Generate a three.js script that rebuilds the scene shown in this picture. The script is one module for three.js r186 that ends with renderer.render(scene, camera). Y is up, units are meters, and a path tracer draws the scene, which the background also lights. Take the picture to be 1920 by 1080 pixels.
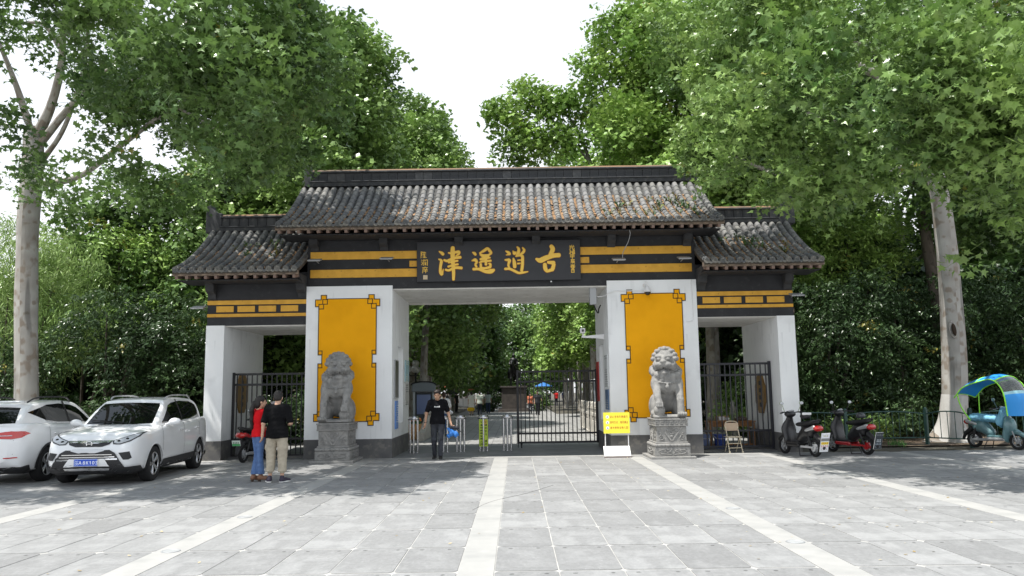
import * as THREE from 'three';
import { mergeGeometries, mergeVertices, toCreasedNormals } from 'three/addons/utils/BufferGeometryUtils.js';
import { RoundedBoxGeometry } from 'three/addons/geometries/RoundedBoxGeometry.js';
import { TessellateModifier } from 'three/addons/modifiers/TessellateModifier.js';
import { Brush, Evaluator, SUBTRACTION } from 'three-bvh-csg';

// ---------- camera, sky, sun, exposure ----------
const scene = new THREE.Scene();
const camera = new THREE.PerspectiveCamera(39.6, 1920 / 1080, 0.1, 900);
camera.position.set(0, 1.65, 0);
camera.rotation.set(THREE.MathUtils.degToRad(7.41), THREE.MathUtils.degToRad(0.156), THREE.MathUtils.degToRad(-0.85), 'YXZ');
const renderer = new THREE.WebGLRenderer();
renderer.setSize(1024, 576);
renderer.toneMapping = THREE.LinearToneMapping;
renderer.toneMappingExposure = 1.4;
renderer.shadowMap.enabled = true;

const SUN = new THREE.Vector3(-0.30, 0.93, 0.165).normalize();
{
  const W = 128, H = 64, d = new Float32Array(W * H * 4);
  for (let j = 0; j < H; j++) for (let i = 0; i < W; i++) {
    const el = ((j + 0.5) / H - 0.5) * Math.PI, az = ((i + 0.5) / W - 0.5) * 2 * Math.PI;
    const x = Math.cos(az) * Math.cos(el), y = Math.sin(el), z = Math.sin(az) * Math.cos(el);
    const c = x * SUN.x + y * SUN.y + z * SUN.z, halo = Math.pow(Math.max(0, c), 6) * 0.3;
    const t = Math.pow(Math.max(0, y), 1.2), o = (j * W + i) * 4;
    const hz = [1.0, 1.02, 1.05], zn = [0.33, 0.43, 0.57];
    for (let k = 0; k < 3; k++) d[o + k] = y > 0 ? hz[k] + (zn[k] - hz[k]) * t + halo : 0.3;
    d[o + 3] = 1;
  }
  const sky = new THREE.DataTexture(d, W, H, THREE.RGBAFormat, THREE.FloatType);
  sky.mapping = THREE.EquirectangularReflectionMapping;
  sky.magFilter = THREE.LinearFilter;
  sky.needsUpdate = true;
  scene.background = sky;
  scene.environment = sky;
}
const sun = new THREE.DirectionalLight(new THREE.Color(1, 0.965, 0.905), 4.9);
sun.name = 'sun';
sun.position.copy(SUN).multiplyScalar(90).add(new THREE.Vector3(0, 0, -25));
sun.target.position.set(0, 0, -25);
sun.castShadow = true;
sun.shadow.mapSize.set(4096, 4096);
Object.assign(sun.shadow.camera, { left: -45, right: 45, top: 60, bottom: -60, near: 1, far: 220 });
scene.add(sun, sun.target);

// ---------- helpers ----------
const V = (x, y, z) => new THREE.Vector3(x, y, z), PI = Math.PI;
const lerp = (a, b, t) => a + (b - a) * t, clamp = (x, a = 0, b = 1) => Math.min(b, Math.max(a, x));
function rng(seed) { let a = seed >>> 0; return () => { a = (a + 0x6D2B79F5) | 0; let t = Math.imul(a ^ (a >>> 15), 1 | a); t = (t + Math.imul(t ^ (t >>> 7), 61 | t)) ^ t; return ((t ^ (t >>> 14)) >>> 0) / 4294967296; }; }
const taken = {};
function numbered(n) { const k = taken[n] = (taken[n] ?? -1) + 1; return k ? n + '_' + String(k).padStart(3, '0') : n; }
function thing(name, label, category, pos = [0, 0, 0], turn = 0, group) {
  const o = new THREE.Group(); o.name = numbered(name); o.position.set(...pos); o.rotation.y = turn; scene.add(o);
  o.userData = { label, category }; if (group) o.userData.group = group; return o;
}
function part(name, geo, m, parent, label) {
  const o = new THREE.Mesh(Array.isArray(geo) ? merge(geo) : geo, m); o.name = name; o.castShadow = o.receiveShadow = true; parent.add(o);
  if (label) o.userData.label = label; return o;
}
function solo(name, geo, m, label, category, group) {
  const o = part(numbered(name), geo, m, scene); o.userData = { label, category }; if (group) o.userData.group = group; return o;
}
function struct(name, geo, m) { const o = part(name, geo, m, scene); o.userData.kind = 'structure'; return o; }
function dup(src, pos, turn, label, group) {
  const c = src.clone(); c.name = numbered(src.name.replace(/_\d{3}$/, '')); c.position.set(...pos); if (turn !== undefined) c.rotation.y = turn;
  c.userData = { ...src.userData }; if (label) c.userData.label = label; if (group) c.userData.group = group; scene.add(c); return c;
}
function clean(g) { g = g.index ? g.toNonIndexed() : g; for (const k of Object.keys(g.attributes)) if (!['position', 'normal', 'uv'].includes(k)) g.deleteAttribute(k); if (!g.attributes.normal) g.computeVertexNormals(); if (!g.attributes.uv) planar(g); g.morphAttributes = {}; return g; }
const merge = (list) => mergeGeometries(list.map(clean), false);
// uv in metres from the dominant axis of each vertex normal
function planar(g, ox = 0, oy = 0) {
  if (!g.attributes.normal) g.computeVertexNormals();
  const p = g.attributes.position, n = g.attributes.normal, uv = new Float32Array(p.count * 2);
  for (let i = 0; i < p.count; i++) {
    const ax = Math.abs(n.getX(i)), ay = Math.abs(n.getY(i)), az = Math.abs(n.getZ(i));
    let u, v; if (ay > ax && ay > az) { u = p.getX(i); v = p.getZ(i); } else if (ax > az) { u = p.getZ(i); v = p.getY(i); } else { u = p.getX(i); v = p.getY(i); }
    uv[2 * i] = u + ox; uv[2 * i + 1] = v + oy;
  }
  g.setAttribute('uv', new THREE.BufferAttribute(uv, 2)); return g;
}
function box(x0, x1, y0, y1, z0, z1) { const g = new THREE.BoxGeometry(x1 - x0, y1 - y0, z1 - z0); g.translate((x0 + x1) / 2, (y0 + y1) / 2, (z0 + z1) / 2); return planar(g.toNonIndexed()); }
function rbox(x0, x1, y0, y1, z0, z1, r = 0.01, s = 1) { const g = new RoundedBoxGeometry(x1 - x0, y1 - y0, z1 - z0, s, r); g.translate((x0 + x1) / 2, (y0 + y1) / 2, (z0 + z1) / 2); return planar(g); }
function rod(a, b, r0, r1 = r0, seg = 8, open = false) {
  a = Array.isArray(a) ? V(...a) : a; b = Array.isArray(b) ? V(...b) : b;
  const d = b.clone().sub(a), L = d.length(), g = new THREE.CylinderGeometry(r1, r0, L, seg, 1, open);
  g.translate(0, L / 2, 0); g.applyQuaternion(new THREE.Quaternion().setFromUnitVectors(V(0, 1, 0), d.normalize())); g.translate(a.x, a.y, a.z); return g;
}
function tube(pts, r, seg = 24, rad = 7, closed = false) { return new THREE.TubeGeometry(new THREE.CatmullRomCurve3(pts.map((p) => Array.isArray(p) ? V(...p) : p), closed, 'centripetal'), seg, r, rad, closed); }
function ball(x, y, z, rx, ry = rx, rz = rx, w = 14, h = 10) { const g = new THREE.SphereGeometry(1, w, h); g.scale(rx, ry, rz); g.translate(x, y, z); return g; }
function mv(g, x = 0, y = 0, z = 0, ry = 0, rx = 0, rz = 0) { if (rz) g.rotateZ(rz); if (rx) g.rotateX(rx); if (ry) g.rotateY(ry); return g.translate(x, y, z); }
function shape(pts) { const s = new THREE.Shape(); pts.forEach(([x, y], i) => i ? s.lineTo(x, y) : s.moveTo(x, y)); s.closePath(); return s; }
function extrude(pts, depth, bevel = 0, seg = 1) {
  return new THREE.ExtrudeGeometry(pts instanceof THREE.Shape ? pts : shape(pts), { depth: depth - 2 * bevel, bevelEnabled: bevel > 0, bevelSize: bevel, bevelThickness: bevel, bevelSegments: seg, bevelOffset: -bevel, steps: 1, curveSegments: 10 }).translate(0, 0, bevel);
}
// a measured point of the place: ray through (x, y) of a 1920 x 1080 frame, at a depth z in metres
const camQ = new THREE.Quaternion().setFromEuler(camera.rotation);
function at(x, y, z) { const d = V((x - 960) / 1500, -(y - 540) / 1500, -1).applyQuaternion(camQ); return d.multiplyScalar(z / d.z).add(V(0, 1.65, 0)); }

// ---------- procedural textures ----------
function hash2(x, y, s) { let h = Math.imul(x | 0, 374761393) ^ Math.imul(y | 0, 668265263) ^ Math.imul(s | 0, 2246822519); h = Math.imul(h ^ (h >>> 13), 1274126177); return ((h ^ (h >>> 16)) >>> 0) / 4294967296; }
function pn(x, y, per, s = 0) {
  const xi = Math.floor(x), yi = Math.floor(y), fx = x - xi, fy = y - yi, u = fx * fx * (3 - 2 * fx), v = fy * fy * (3 - 2 * fy), m = (a) => ((a % per) + per) % per;
  return lerp(lerp(hash2(m(xi), m(yi), s), hash2(m(xi + 1), m(yi), s), u), lerp(hash2(m(xi), m(yi + 1), s), hash2(m(xi + 1), m(yi + 1), s), u), v);
}
function fbm(u, v, f, oct, s = 0) { let a = 0.5, t = 0, n = 0; for (let i = 0; i < oct; i++) { t += a * pn(u * f, v * f, f, s + i); n += a; a *= 0.5; f *= 2; } return t / n; }
const toS = (x) => x <= 0.0031308 ? 12.92 * x : 1.055 * Math.pow(x, 1 / 2.4) - 0.055;
function tex(w, h, fn, metres = 1, srgb = true, my = metres) {
  const d = new Uint8Array(w * h * 4);
  for (let j = 0; j < h; j++) for (let i = 0; i < w; i++) { const c = fn((i + 0.5) / w, (j + 0.5) / h), o = (j * w + i) * 4; for (let k = 0; k < 3; k++) { const x = clamp(Array.isArray(c) ? c[k] : c); d[o + k] = Math.round(255 * (srgb ? toS(x) : x)); } d[o + 3] = 255; }
  const t = new THREE.DataTexture(d, w, h); if (srgb) t.colorSpace = THREE.SRGBColorSpace; t.wrapS = t.wrapT = THREE.RepeatWrapping; t.magFilter = THREE.LinearFilter; t.minFilter = THREE.LinearMipmapLinearFilter; t.repeat.set(1 / metres, 1 / my); t.needsUpdate = true; return t;
}
function canvasTex(w, h, draw) { const c = document.createElement('canvas'); c.width = w; c.height = h; draw(c.getContext('2d'), w, h); const t = new THREE.CanvasTexture(c); t.colorSpace = THREE.SRGBColorSpace; return t; }
const rgb = (r, g, b) => new THREE.Color().setRGB(r, g, b);
function std(r, g, b, rough = 0.8, o = {}) { return new THREE.MeshStandardMaterial({ color: rgb(r, g, b), roughness: rough, ...o }); }
function phys(r, g, b, rough, o = {}) { return new THREE.MeshPhysicalMaterial({ color: rgb(r, g, b), roughness: rough, ...o }); }
// a colour map of two tones with coarse and fine noise
function mottled(a, b, metres, size = 256, coarse = 6, grain = 0.25, s = 1, dots) {
  return tex(size, size, (u, v) => { let n = clamp(0.5 + (fbm(u, v, coarse, 4, s) - 0.5) * 1.8 + (hash2(u * size, v * size, s + 9) - 0.5) * grain); let c = a.map((x, k) => lerp(x, b[k], n)); if (dots) { const q = clamp((fbm(u, v, dots[0], 4, s + 20) - dots[1] + 0.04) * 9) * 0.6; if (q > 0) c = c.map((y, k) => lerp(y, dots[2][k], q)); } return c; }, metres);
}
const grainBump = tex(256, 256, (u, v) => 0.5 * fbm(u, v, 16, 3, 5) + 0.5 * hash2(u * 256, v * 256, 3), 0.8, false);
const roughStone = tex(256, 256, (u, v) => fbm(u, v, 12, 4, 8), 0.6, false);
const M = {
  plaster: std(1, 1, 1, 0.85, { map: tex(384, 384, (u, v) => { const n = fbm(u, v, 4, 5, 2), st = clamp((pn(u * 46, v * 3, 46 * 1, 31) * 0.65 + fbm(u, v, 8, 3, 33) * 0.35 - 0.66) * 6) * 0.09, sm = clamp((fbm(u, v, 6, 4, 35) - 0.64) * 8) * 0.07, c = 0.885 - (n - 0.3) * 0.13 - st - sm + (hash2(u * 384, v * 384, 3) - 0.5) * 0.02; return [c - 0.008, c + 0.003, c + 0.006]; }, 3.1), bumpMap: grainBump, bumpScale: 0.002 }),
  soffit: std(1, 1, 1, 0.9, { map: mottled([0.74, 0.72, 0.68], [0.62, 0.6, 0.56], 1.7, 256, 5, 0.2, 12, [9, 0.72, [0.45, 0.42, 0.38]]) }),
  plinth: std(1, 1, 1, 0.9, { map: mottled([0.135, 0.132, 0.128], [0.095, 0.095, 0.098], 1.1, 256, 5, 0.3, 3, [7, 0.66, [0.2, 0.19, 0.17]]), bumpMap: grainBump, bumpScale: 0.003 }),
  orange: phys(1, 1, 1, 0.9, { specularIntensity: 0.4, map: mottled([0.94, 0.43, 0.008], [0.85, 0.38, 0.006], 1.6, 256, 4, 0.2, 4), bumpMap: grainBump, bumpScale: 0.0012 }),
  line: std(0.045, 0.028, 0.012, 0.8),
  black: std(1, 1, 1, 0.72, { map: mottled([0.028, 0.029, 0.033], [0.018, 0.0185, 0.021], 1.3, 256, 5, 0.3, 6, [14, 0.72, [0.045, 0.045, 0.047]]), bumpMap: grainBump, bumpScale: 0.0015 }),
  boardBlack: std(1, 1, 1, 0.55, { map: mottled([0.03, 0.031, 0.036], [0.024, 0.025, 0.029], 0.9, 128, 5, 0.3, 16) }),
  gold: std(1, 1, 1, 0.6, { map: mottled([0.78, 0.42, 0.045], [0.64, 0.33, 0.03], 0.9, 256, 6, 0.2, 7, [10, 0.74, [0.4, 0.2, 0.03]]) }),
  gilt: std(0.95, 0.6, 0.085, 0.5, { metalness: 0.0 }),
  giltEdge: std(0.3, 0.09, 0.02, 0.6),
  iron: std(0.012, 0.012, 0.015, 0.5),
  ironBlue: std(0.016, 0.017, 0.024, 0.45),
  steel: std(0.62, 0.62, 0.63, 0.22, { metalness: 1 }),
  greyMetal: std(0.36, 0.37, 0.38, 0.5, { metalness: 0.3 }),
  lamp: std(0.5, 0.52, 0.53, 0.35),
  white: std(0.8, 0.8, 0.8, 0.5),
  dark: std(0.02, 0.02, 0.022, 0.6),
  stone: std(1, 1, 1, 0.85, { map: mottled([0.30, 0.295, 0.285], [0.2, 0.2, 0.2], 0.7, 256, 6, 0.35, 8, [8, 0.68, [0.12, 0.12, 0.12]]), bumpMap: roughStone, bumpScale: 0.006 }),
  stoneLight: std(1, 1, 1, 0.85, { map: mottled([0.56, 0.53, 0.47], [0.42, 0.4, 0.36], 0.9, 256, 6, 0.3, 9), bumpMap: roughStone, bumpScale: 0.004 }),
  glass: phys(0.01, 0.012, 0.014, 0.04, { clearcoat: 0.3 }),
  rubber: std(0.012, 0.012, 0.013, 0.85),
  wood: std(1, 1, 1, 0.55, { map: tex(128, 128, (u, v) => { const g = pn(u * 24, v * 3, 24, 3) * 0.5 + 0.5 * fbm(u, v, 6, 3, 4); return [lerp(0.42, 0.25, g), lerp(0.2, 0.1, g), lerp(0.06, 0.03, g)]; }, 0.5) }),
};
// ---------- the gateway ----------
const ZF = -21.0, ZB = -24.3;
const gate = thing('gateway', 'black and white park gateway with grey tiled roofs, orange panels and a name board', 'gateway');
// painted panel with its line work; x0..x1, y0..y1 on the plane z = ZF
function paintedPanel(pier, x0, x1, y0, y1) {
  const c = 0.2, nk = 0.1, ym = y1 - (y1 - y0) * 0.495, g = 0.115;
  const s = shape([[x0, y0 + c], [x0 - 0.09, y0 + c], [x0 - 0.09, y0 + 0.02], [x0 + 0.06, y0 + 0.02], [x0 + 0.06, y0 - 0.1], [x0 + 0.2, y0 - 0.1], [x0 + 0.2, y0], [x1 - 0.2, y0], [x1 - 0.2, y0 - 0.1], [x1 - 0.06, y0 - 0.1], [x1 - 0.06, y0 + 0.02], [x1 + 0.09, y0 + 0.02], [x1 + 0.09, y0 + c], [x1, y0 + c],
    [x1, ym - g], [x1 - nk, ym - g], [x1 - nk, ym + g], [x1, ym + g], [x1, y1 - c], [x1 + 0.09, y1 - c], [x1 + 0.09, y1 - 0.02], [x1 - 0.06, y1 - 0.02], [x1 - 0.06, y1 + 0.1], [x1 - 0.2, y1 + 0.1], [x1 - 0.2, y1], [x0 + 0.2, y1], [x0 + 0.2, y1 + 0.1], [x0 + 0.06, y1 + 0.1], [x0 + 0.06, y1 - 0.02], [x0 - 0.09, y1 - 0.02], [x0 - 0.09, y1 - c], [x0, y1 - c], [x0, ym + g], [x0 + nk, ym + g], [x0 + nk, ym - g], [x0, ym - g]]);
  const pts = s.getPoints(); const body = planar(extrude(s, 0.012).translate(0, 0, ZF)); const panel = part('painted_panel', body, M.orange, pier);
  const W = 0.021, strips = []; let lift = 0;
  const seg = (ax, ay, bx, by) => { lift = (lift + 1) % 5; strips.push(box(Math.min(ax, bx) - W / 2, Math.max(ax, bx) + W / 2, Math.min(ay, by) - W / 2, Math.max(ay, by) + W / 2, ZF + 0.002, ZF + 0.0145 + lift * 0.0007)); };
  for (let i = 0; i < pts.length; i++) { const a = pts[i], b = pts[(i + 1) % pts.length]; if (a.distanceTo(b) > 1e-4) seg(a.x, a.y, b.x, b.y); }
  const sq = (x, y, r) => { seg(x - r, y - r, x + r, y - r); seg(x - r, y + r, x + r, y + r); seg(x - r, y - r, x - r, y + r); seg(x + r, y - r, x + r, y + r); };
  for (const [x, sx] of [[x0, 1], [x1, -1]]) { for (const [y, sy] of [[y0, 1], [y1, -1]]) { sq(x + sx * 0.165, y + sy * 0.075, 0.062); sq(x + sx * 0.065, y + sy * 0.2, 0.062); } for (const k of [-1, 1]) sq(x + sx * 0.055, ym + k * (g + 0.055), 0.05); }
  part('outline', strips, M.line, panel);
}
function pier(x0, x1, top, inner, niche) {
  const geos = [];
  if (!niche) geos.push(box(x0, x1, 0.5, top, ZB, ZF));
  else { // facing slab round a niche in the reveal
    const d = 0.14, [za, zb, ya, yb] = niche, s = inner > 0 ? 1 : -1, xc = inner > 0 ? x1 - d : x0 + d, xa = Math.min(xc, xc + s * d), xb = Math.max(xc, xc + s * d);
    geos.push(inner > 0 ? box(x0, xc, 0.5, top, ZB, ZF) : box(xc, x1, 0.5, top, ZB, ZF));
    geos.push(box(xa, xb, 0.5, top, ZB, za), box(xa, xb, 0.5, top, zb, ZF), box(xa, xb, 0.5, ya, za, zb), box(xa, xb, yb, top, za, zb));
  }
  const p = part('pier', geos, M.plaster, gate);
  part('plinth', box(x0 - 0.006, x1 + 0.006, -0.05, 0.5, ZB - 0.006, ZF + 0.006), M.plinth, p); return p;
}
const pierL = pier(-5.5, -3.225, 4.5, 1, [-23.05, -22.05, 0.85, 2.95]), pierR = pier(2.455, 4.815, 4.54, -1, [-23.35, -22.45, 0.85, 2.95]);
pier(-8.13, -7.65, 3.5, 0); pier(6.9, 7.36, 3.54, 0);
paintedPanel(pierL, -5.165, -3.645, 0.95, 4.16); paintedPanel(pierR, 2.91, 4.42, 0.94, 4.18);
// beams, soffits, bands
const beam = part('beam', [box(-5.5, 4.82, 4.42, 6.15, ZB + 0.05, ZF - 0.06)], M.black, gate);
part('soffit', box(-3.22, 2.45, 4.385, 4.42, ZB + 0.02, ZF - 0.09), M.soffit, gate);
part('lintel', box(-3.22, 2.45, 4.33, 4.42, ZB - 0.02, ZB + 0.018), M.soffit, gate);
for (const [a, b] of [[5.22, 5.43], [4.73, 4.95]]) { part('gold_band', rbox(-5.42, -2.57, a, b, ZF - 0.062, ZF - 0.03, 0.006), M.gold, beam); part('gold_band', rbox(1.76, 4.73, a + 0.03, b + 0.03, ZF - 0.062, ZF - 0.03, 0.006), M.gold, beam); }
part('gold_block', rbox(-2.78, -2.575, 5.0, 5.16, ZF - 0.062, ZF - 0.032, 0.006), M.gold, beam); part('gold_block', rbox(1.765, 2.01, 5.03, 5.19, ZF - 0.062, ZF - 0.032, 0.006), M.gold, beam);
const frieze = [box(-8.13, -5.505, 3.5, 4.9, ZB + 0.06, ZF - 0.05), box(4.825, 7.36, 3.54, 4.94, ZB + 0.06, ZF - 0.05)];
frieze.forEach((g, i) => {
  const dy = i ? 0.045 : 0, x0 = i ? 4.83 : -8.13, x1 = i ? 7.36 : -5.51, f = part('frieze', g, M.black, gate);
  for (const [a, b] of [[3.725, 3.81], [4.05, 4.165]]) part('gold_band', rbox(x0, x1, a + dy, b + dy, ZF - 0.052, ZF - 0.025, 0.005), M.gold, f);
  const st = i ? [0.145, 0.71, 1.28, 1.845] : [0.24, 0.8, 1.36, 1.945];
  for (const s of st) part('gold_block', rbox(x0 + s, x0 + s + 0.46, 3.855 + dy, 4.015 + dy, ZF - 0.052, ZF - 0.027, 0.005), M.gold, f);
  part('soffit', box(i ? 4.82 : -7.65, i ? 6.9 : -5.5, 3.47 + dy, 3.5 + dy, ZB + 0.03, ZF - 0.08), M.soffit, gate);
});
// corbels under the eaves
function corbel(x, y1, y0, parent) {
  const g = extrude([[0, y1], [0.62, y1], [0.6, y1 - 0.12], [0.42, y1 - 0.2], [0.3, y1 - 0.22], [0.26, y1 - 0.38], [0.1, y1 - 0.46], [0.05, y0], [0, y0]], 0.22, 0.012); g.rotateY(-PI / 2); g.translate(x + 0.11, 0, ZF - 0.055);
  part('corbel', planar(g), M.corbel, parent);
}
M.corbel = std(1, 1, 1, 0.85, { map: mottled([0.05, 0.05, 0.052], [0.03, 0.031, 0.033], 0.7, 128, 6, 0.3, 30) });
for (const x of [-5.3, -3.45, -1.45, 0.6, 2.6, 4.62]) corbel(x, 5.98, 5.44, beam);
for (const x of [-8.0, -5.62]) corbel(x, 4.78, 4.2, gate);
for (const x of [4.95, 7.22]) corbel(x, 4.82, 4.24, gate);

// ---------- tiled roofs ----------
const ZR = -22.65;
const R1 = rng(11);
const tileMap = (a, b, s) => mottled(a, b, 0.45, 128, 5, 0.3, s, [9, 0.64, [0.33, 0.31, 0.27]]);
const tileMats = [[[0.165, 0.166, 0.163], [0.09, 0.094, 0.098], 41], [[0.185, 0.18, 0.168], [0.1, 0.102, 0.103], 42], [[0.14, 0.145, 0.15], [0.08, 0.085, 0.09], 43], [[0.22, 0.212, 0.19], [0.12, 0.119, 0.115], 44]].map(([a, b, s]) => std(1, 1, 1, 0.9, { map: tileMap(a, b, s), bumpMap: roughStone, bumpScale: 0.003 }));
M.tileStuff = std(1, 1, 1, 0.9, { map: mottled([1, 0.97, 0.9], [0.5, 0.53, 0.56], 0.45, 128, 5, 0.3, 45, [9, 0.62, [1, 0.95, 0.85]]), bumpMap: roughStone, bumpScale: 0.003 });
M.roofDeck = std(1, 1, 1, 0.95, { map: mottled([0.11, 0.085, 0.06], [0.05, 0.045, 0.04], 0.8, 128, 6, 0.4, 46) });
M.ridge = std(1, 1, 1, 0.85, { map: mottled([0.075, 0.078, 0.083], [0.04, 0.042, 0.047], 0.8, 128, 6, 0.3, 47, [7, 0.66, [0.14, 0.135, 0.125]]), bumpMap: roughStone, bumpScale: 0.004 });
M.ridge2 = std(1, 1, 1, 0.85, { map: mottled([0.11, 0.112, 0.115], [0.06, 0.062, 0.067], 0.8, 128, 6, 0.3, 53), bumpMap: roughStone, bumpScale: 0.004 });
M.ridgeTop = std(1, 1, 1, 0.95, { map: mottled([0.3, 0.17, 0.09], [0.1, 0.085, 0.07], 0.5, 128, 7, 0.4, 48) });
M.mortar = std(1, 1, 1, 0.95, { map: mottled([0.3, 0.23, 0.17], [0.13, 0.1, 0.08], 0.6, 128, 8, 0.4, 49), bumpMap: roughStone, bumpScale: 0.008 });
M.rafter = std(1, 1, 1, 0.9, { map: mottled([0.27, 0.15, 0.11], [0.19, 0.16, 0.14], 0.4, 64, 6, 0.3, 50) });
const PITCH = 0.2215, TL = 0.265;
// barrel tile: half round, lying along -z .. 0 with the lower end at z = 0
const barrel = (() => {
  const n = 8, g = [], ring = (z, r) => Array.from({ length: n + 1 }, (_, i) => { const a = PI * i / n; return V(Math.cos(a) * r, Math.sin(a) * r * 1.05, z); });
  const A = ring(0.012, 0.084), B = ring(-TL + 0.008, 0.077), pos = [], put = (a, b, c) => pos.push(...a.toArray(), ...b.toArray(), ...c.toArray()), O = V(0, 0, 0.012);
  for (let i = 0; i < n; i++) { put(A[i], A[i + 1], B[i + 1]); put(A[i], B[i + 1], B[i]); }
  const b = new THREE.BufferGeometry(); b.setAttribute('position', new THREE.Float32BufferAttribute(pos, 3)); const sm = toCreasedNormals(mergeVertices(b), 0.9);
  const cap = []; for (let i = 0; i < n; i++) cap.push(...O.toArray(), ...A[i + 1].clone().multiplyScalar(1).toArray(), ...A[i].toArray());
  const c = new THREE.BufferGeometry(); c.setAttribute('position', new THREE.Float32BufferAttribute(cap, 3)); c.computeVertexNormals();
  const G = merge([planar(sm), planar(c)]); return G;
})();
const pan = (() => { // shallow concave pan tile
  const n = 5, pos = []; const P = (i, z, o) => { const a = lerp(-1, 1, i / n); return [a * 0.078, a * a * 0.03 + o, z]; };
  for (let i = 0; i < n; i++) { pos.push(...P(i, 0, 0), ...P(i + 1, 0, 0), ...P(i + 1, -0.13, -0.004), ...P(i, 0, 0), ...P(i + 1, -0.13, -0.004), ...P(i, -0.13, -0.004)); pos.push(...P(i, 0, -0.014), ...P(i + 1, 0, -0.014), ...P(i + 1, 0, 0), ...P(i, 0, -0.014), ...P(i + 1, 0, 0), ...P(i, 0, 0)); }
  const b = new THREE.BufferGeometry(); b.setAttribute('position', new THREE.Float32BufferAttribute(pos, 3)); b.computeVertexNormals(); return planar(b);
})();
const endCap = (() => { const g = new THREE.LatheGeometry([[0, 0.014], [0.018, 0.016], [0.022, 0.006], [0.04, 0.006], [0.044, 0.016], [0.06, 0.018], [0.074, 0.012], [0.076, -0.02], [0.06, -0.022]].map((p) => new THREE.Vector2(...p)), 16); g.rotateX(PI / 2); return planar(g.toNonIndexed()); })();
const drip = (() => { const g = extrude([[-0.085, 0.05], [-0.05, 0.025], [0, 0.018], [0.05, 0.025], [0.085, 0.05], [0.075, 0.01], [0.055, -0.025], [0.02, -0.04], [0, -0.052], [-0.02, -0.04], [-0.055, -0.025], [-0.075, 0.01]], 0.022, 0.004); return planar(g); })();
function tiledRoof(x0, x1, yRidge, yEave, singles, litter) {
  const roof = part('roof', new THREE.BufferGeometry().setAttribute('position', new THREE.Float32BufferAttribute([], 3)), M.roofDeck, gate);
  const run = 2.62, H = yRidge - yEave, N = 200, prof = [];
  for (let i = 0; i <= N; i++) { const t = i / N; prof.push([t * run, yRidge - H * (1.42 * t - 0.42 * t * t)]); }
  const arc = [0]; for (let i = 1; i <= N; i++) arc.push(arc[i - 1] + Math.hypot(prof[i][0] - prof[i - 1][0], prof[i][1] - prof[i - 1][1]));
  const L = arc[N], onArc = (s) => { let i = 1; while (i < N && arc[i] < s) i++; const k = (s - arc[i - 1]) / (arc[i] - arc[i - 1]); return { d: lerp(prof[i - 1][0], prof[i][0], k), y: lerp(prof[i - 1][1], prof[i][1], k), a: Math.atan2(prof[i - 1][1] - prof[i][1], prof[i][0] - prof[i - 1][0]) }; };
  // deck and gable ends
  const up = [], dn = []; for (let i = 0; i <= 16; i++) { const p = prof[Math.round(i / 16 * N)]; up.push([p[0], p[1]]); dn.push([p[0], p[1] - 0.09]); }
  const half = [...up, ...dn.reverse()], deck = extrude(half, x1 - x0); deck.rotateY(-PI / 2); // local x -> z, extrusion -> -x
  const front = deck.clone(); front.translate(x1, 0, ZR); const rear = deck.clone(); rear.rotateY(PI); rear.translate(x0, 0, ZR);
  roof.geometry = merge([planar(front), planar(rear)]);
  const gab = [[-2.0, yEave - 0.02], [2.0, yEave - 0.02], ...prof.filter((_, i) => i % 25 === 0 && prof[i][0] < 2.0).map((p) => [p[0], p[1] - 0.1]).reverse(), ...prof.filter((_, i) => i % 25 === 0 && i && prof[i][0] < 2.0).map((p) => [-p[0], p[1] - 0.1])];
  const ends = [x0 + 0.5, x1 - 0.5].map((x) => { const g = extrude(gab, 0.1); g.rotateY(-PI / 2); g.translate(x + 0.05, 0, ZR); return planar(g); });
  for (const e of ends) part('gable_wall', e, M.black, roof);
  // tiles
  const nRow = Math.round((x1 - x0) / PITCH), rows = Array.from({ length: nRow + 1 }, (_, i) => lerp(x0 + 0.07, x1 - 0.07, i / nRow)), nC = Math.floor(L / TL);
  const inst = [], pans = [], q = new THREE.Quaternion(), m4 = new THREE.Matrix4();
  for (const side of [1, -1]) rows.forEach((x, r) => {
    for (let k = 0; k < nC; k++) {
      const o = onArc(L - k * TL - 0.005), z = ZR + side * o.d, e = new THREE.Euler(o.a + (R1() - 0.5) * 0.03, side > 0 ? 0 : PI, 0, 'YXZ'), yy = o.y + 0.012 + (R1() - 0.5) * 0.006, xx = x + (R1() - 0.5) * 0.012;
      if (side > 0 && k < singles) { const t = part('barrel_tile', barrel, tileMats[Math.floor(R1() * 4)], roof); t.position.set(xx, yy, z); t.rotation.copy(e); }
      else inst.push(m4.clone().compose(V(xx, yy, z), q.setFromEuler(e).clone(), V(1, 1, 1)));
    }
    if (r < rows.length - 1) { const xm = (x + rows[r + 1]) / 2; for (let s = L - 0.02; s > 0.1; s -= 0.078) { const o = onArc(s), jig = 1; pans.push(m4.clone().compose(V(xm + (R1() - 0.5) * 0.01, o.y + 0.012, ZR + side * o.d), q.setFromEuler(new THREE.Euler(o.a - 0.06 + (R1() - 0.5) * 0.06, side > 0 ? 0 : PI, (R1() - 0.5) * 0.05, 'YXZ')).clone(), V(1, jig, 1))); } }
    if (side > 0) {
      const o = onArc(L), c = part('tile_end_cap', endCap, tileMats[Math.floor(R1() * 4)], roof); c.position.set(x, o.y + 0.012, ZR + o.d + 0.016); c.rotation.x = 0.1;
      if (r < rows.length - 1) { const dtile = part('drip_tile', drip, tileMats[Math.floor(R1() * 4)], roof); dtile.position.set((x + rows[r + 1]) / 2, o.y - 0.02, ZR + o.d + 0.004); dtile.rotation.x = 0.12; }
    }
  });
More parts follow.
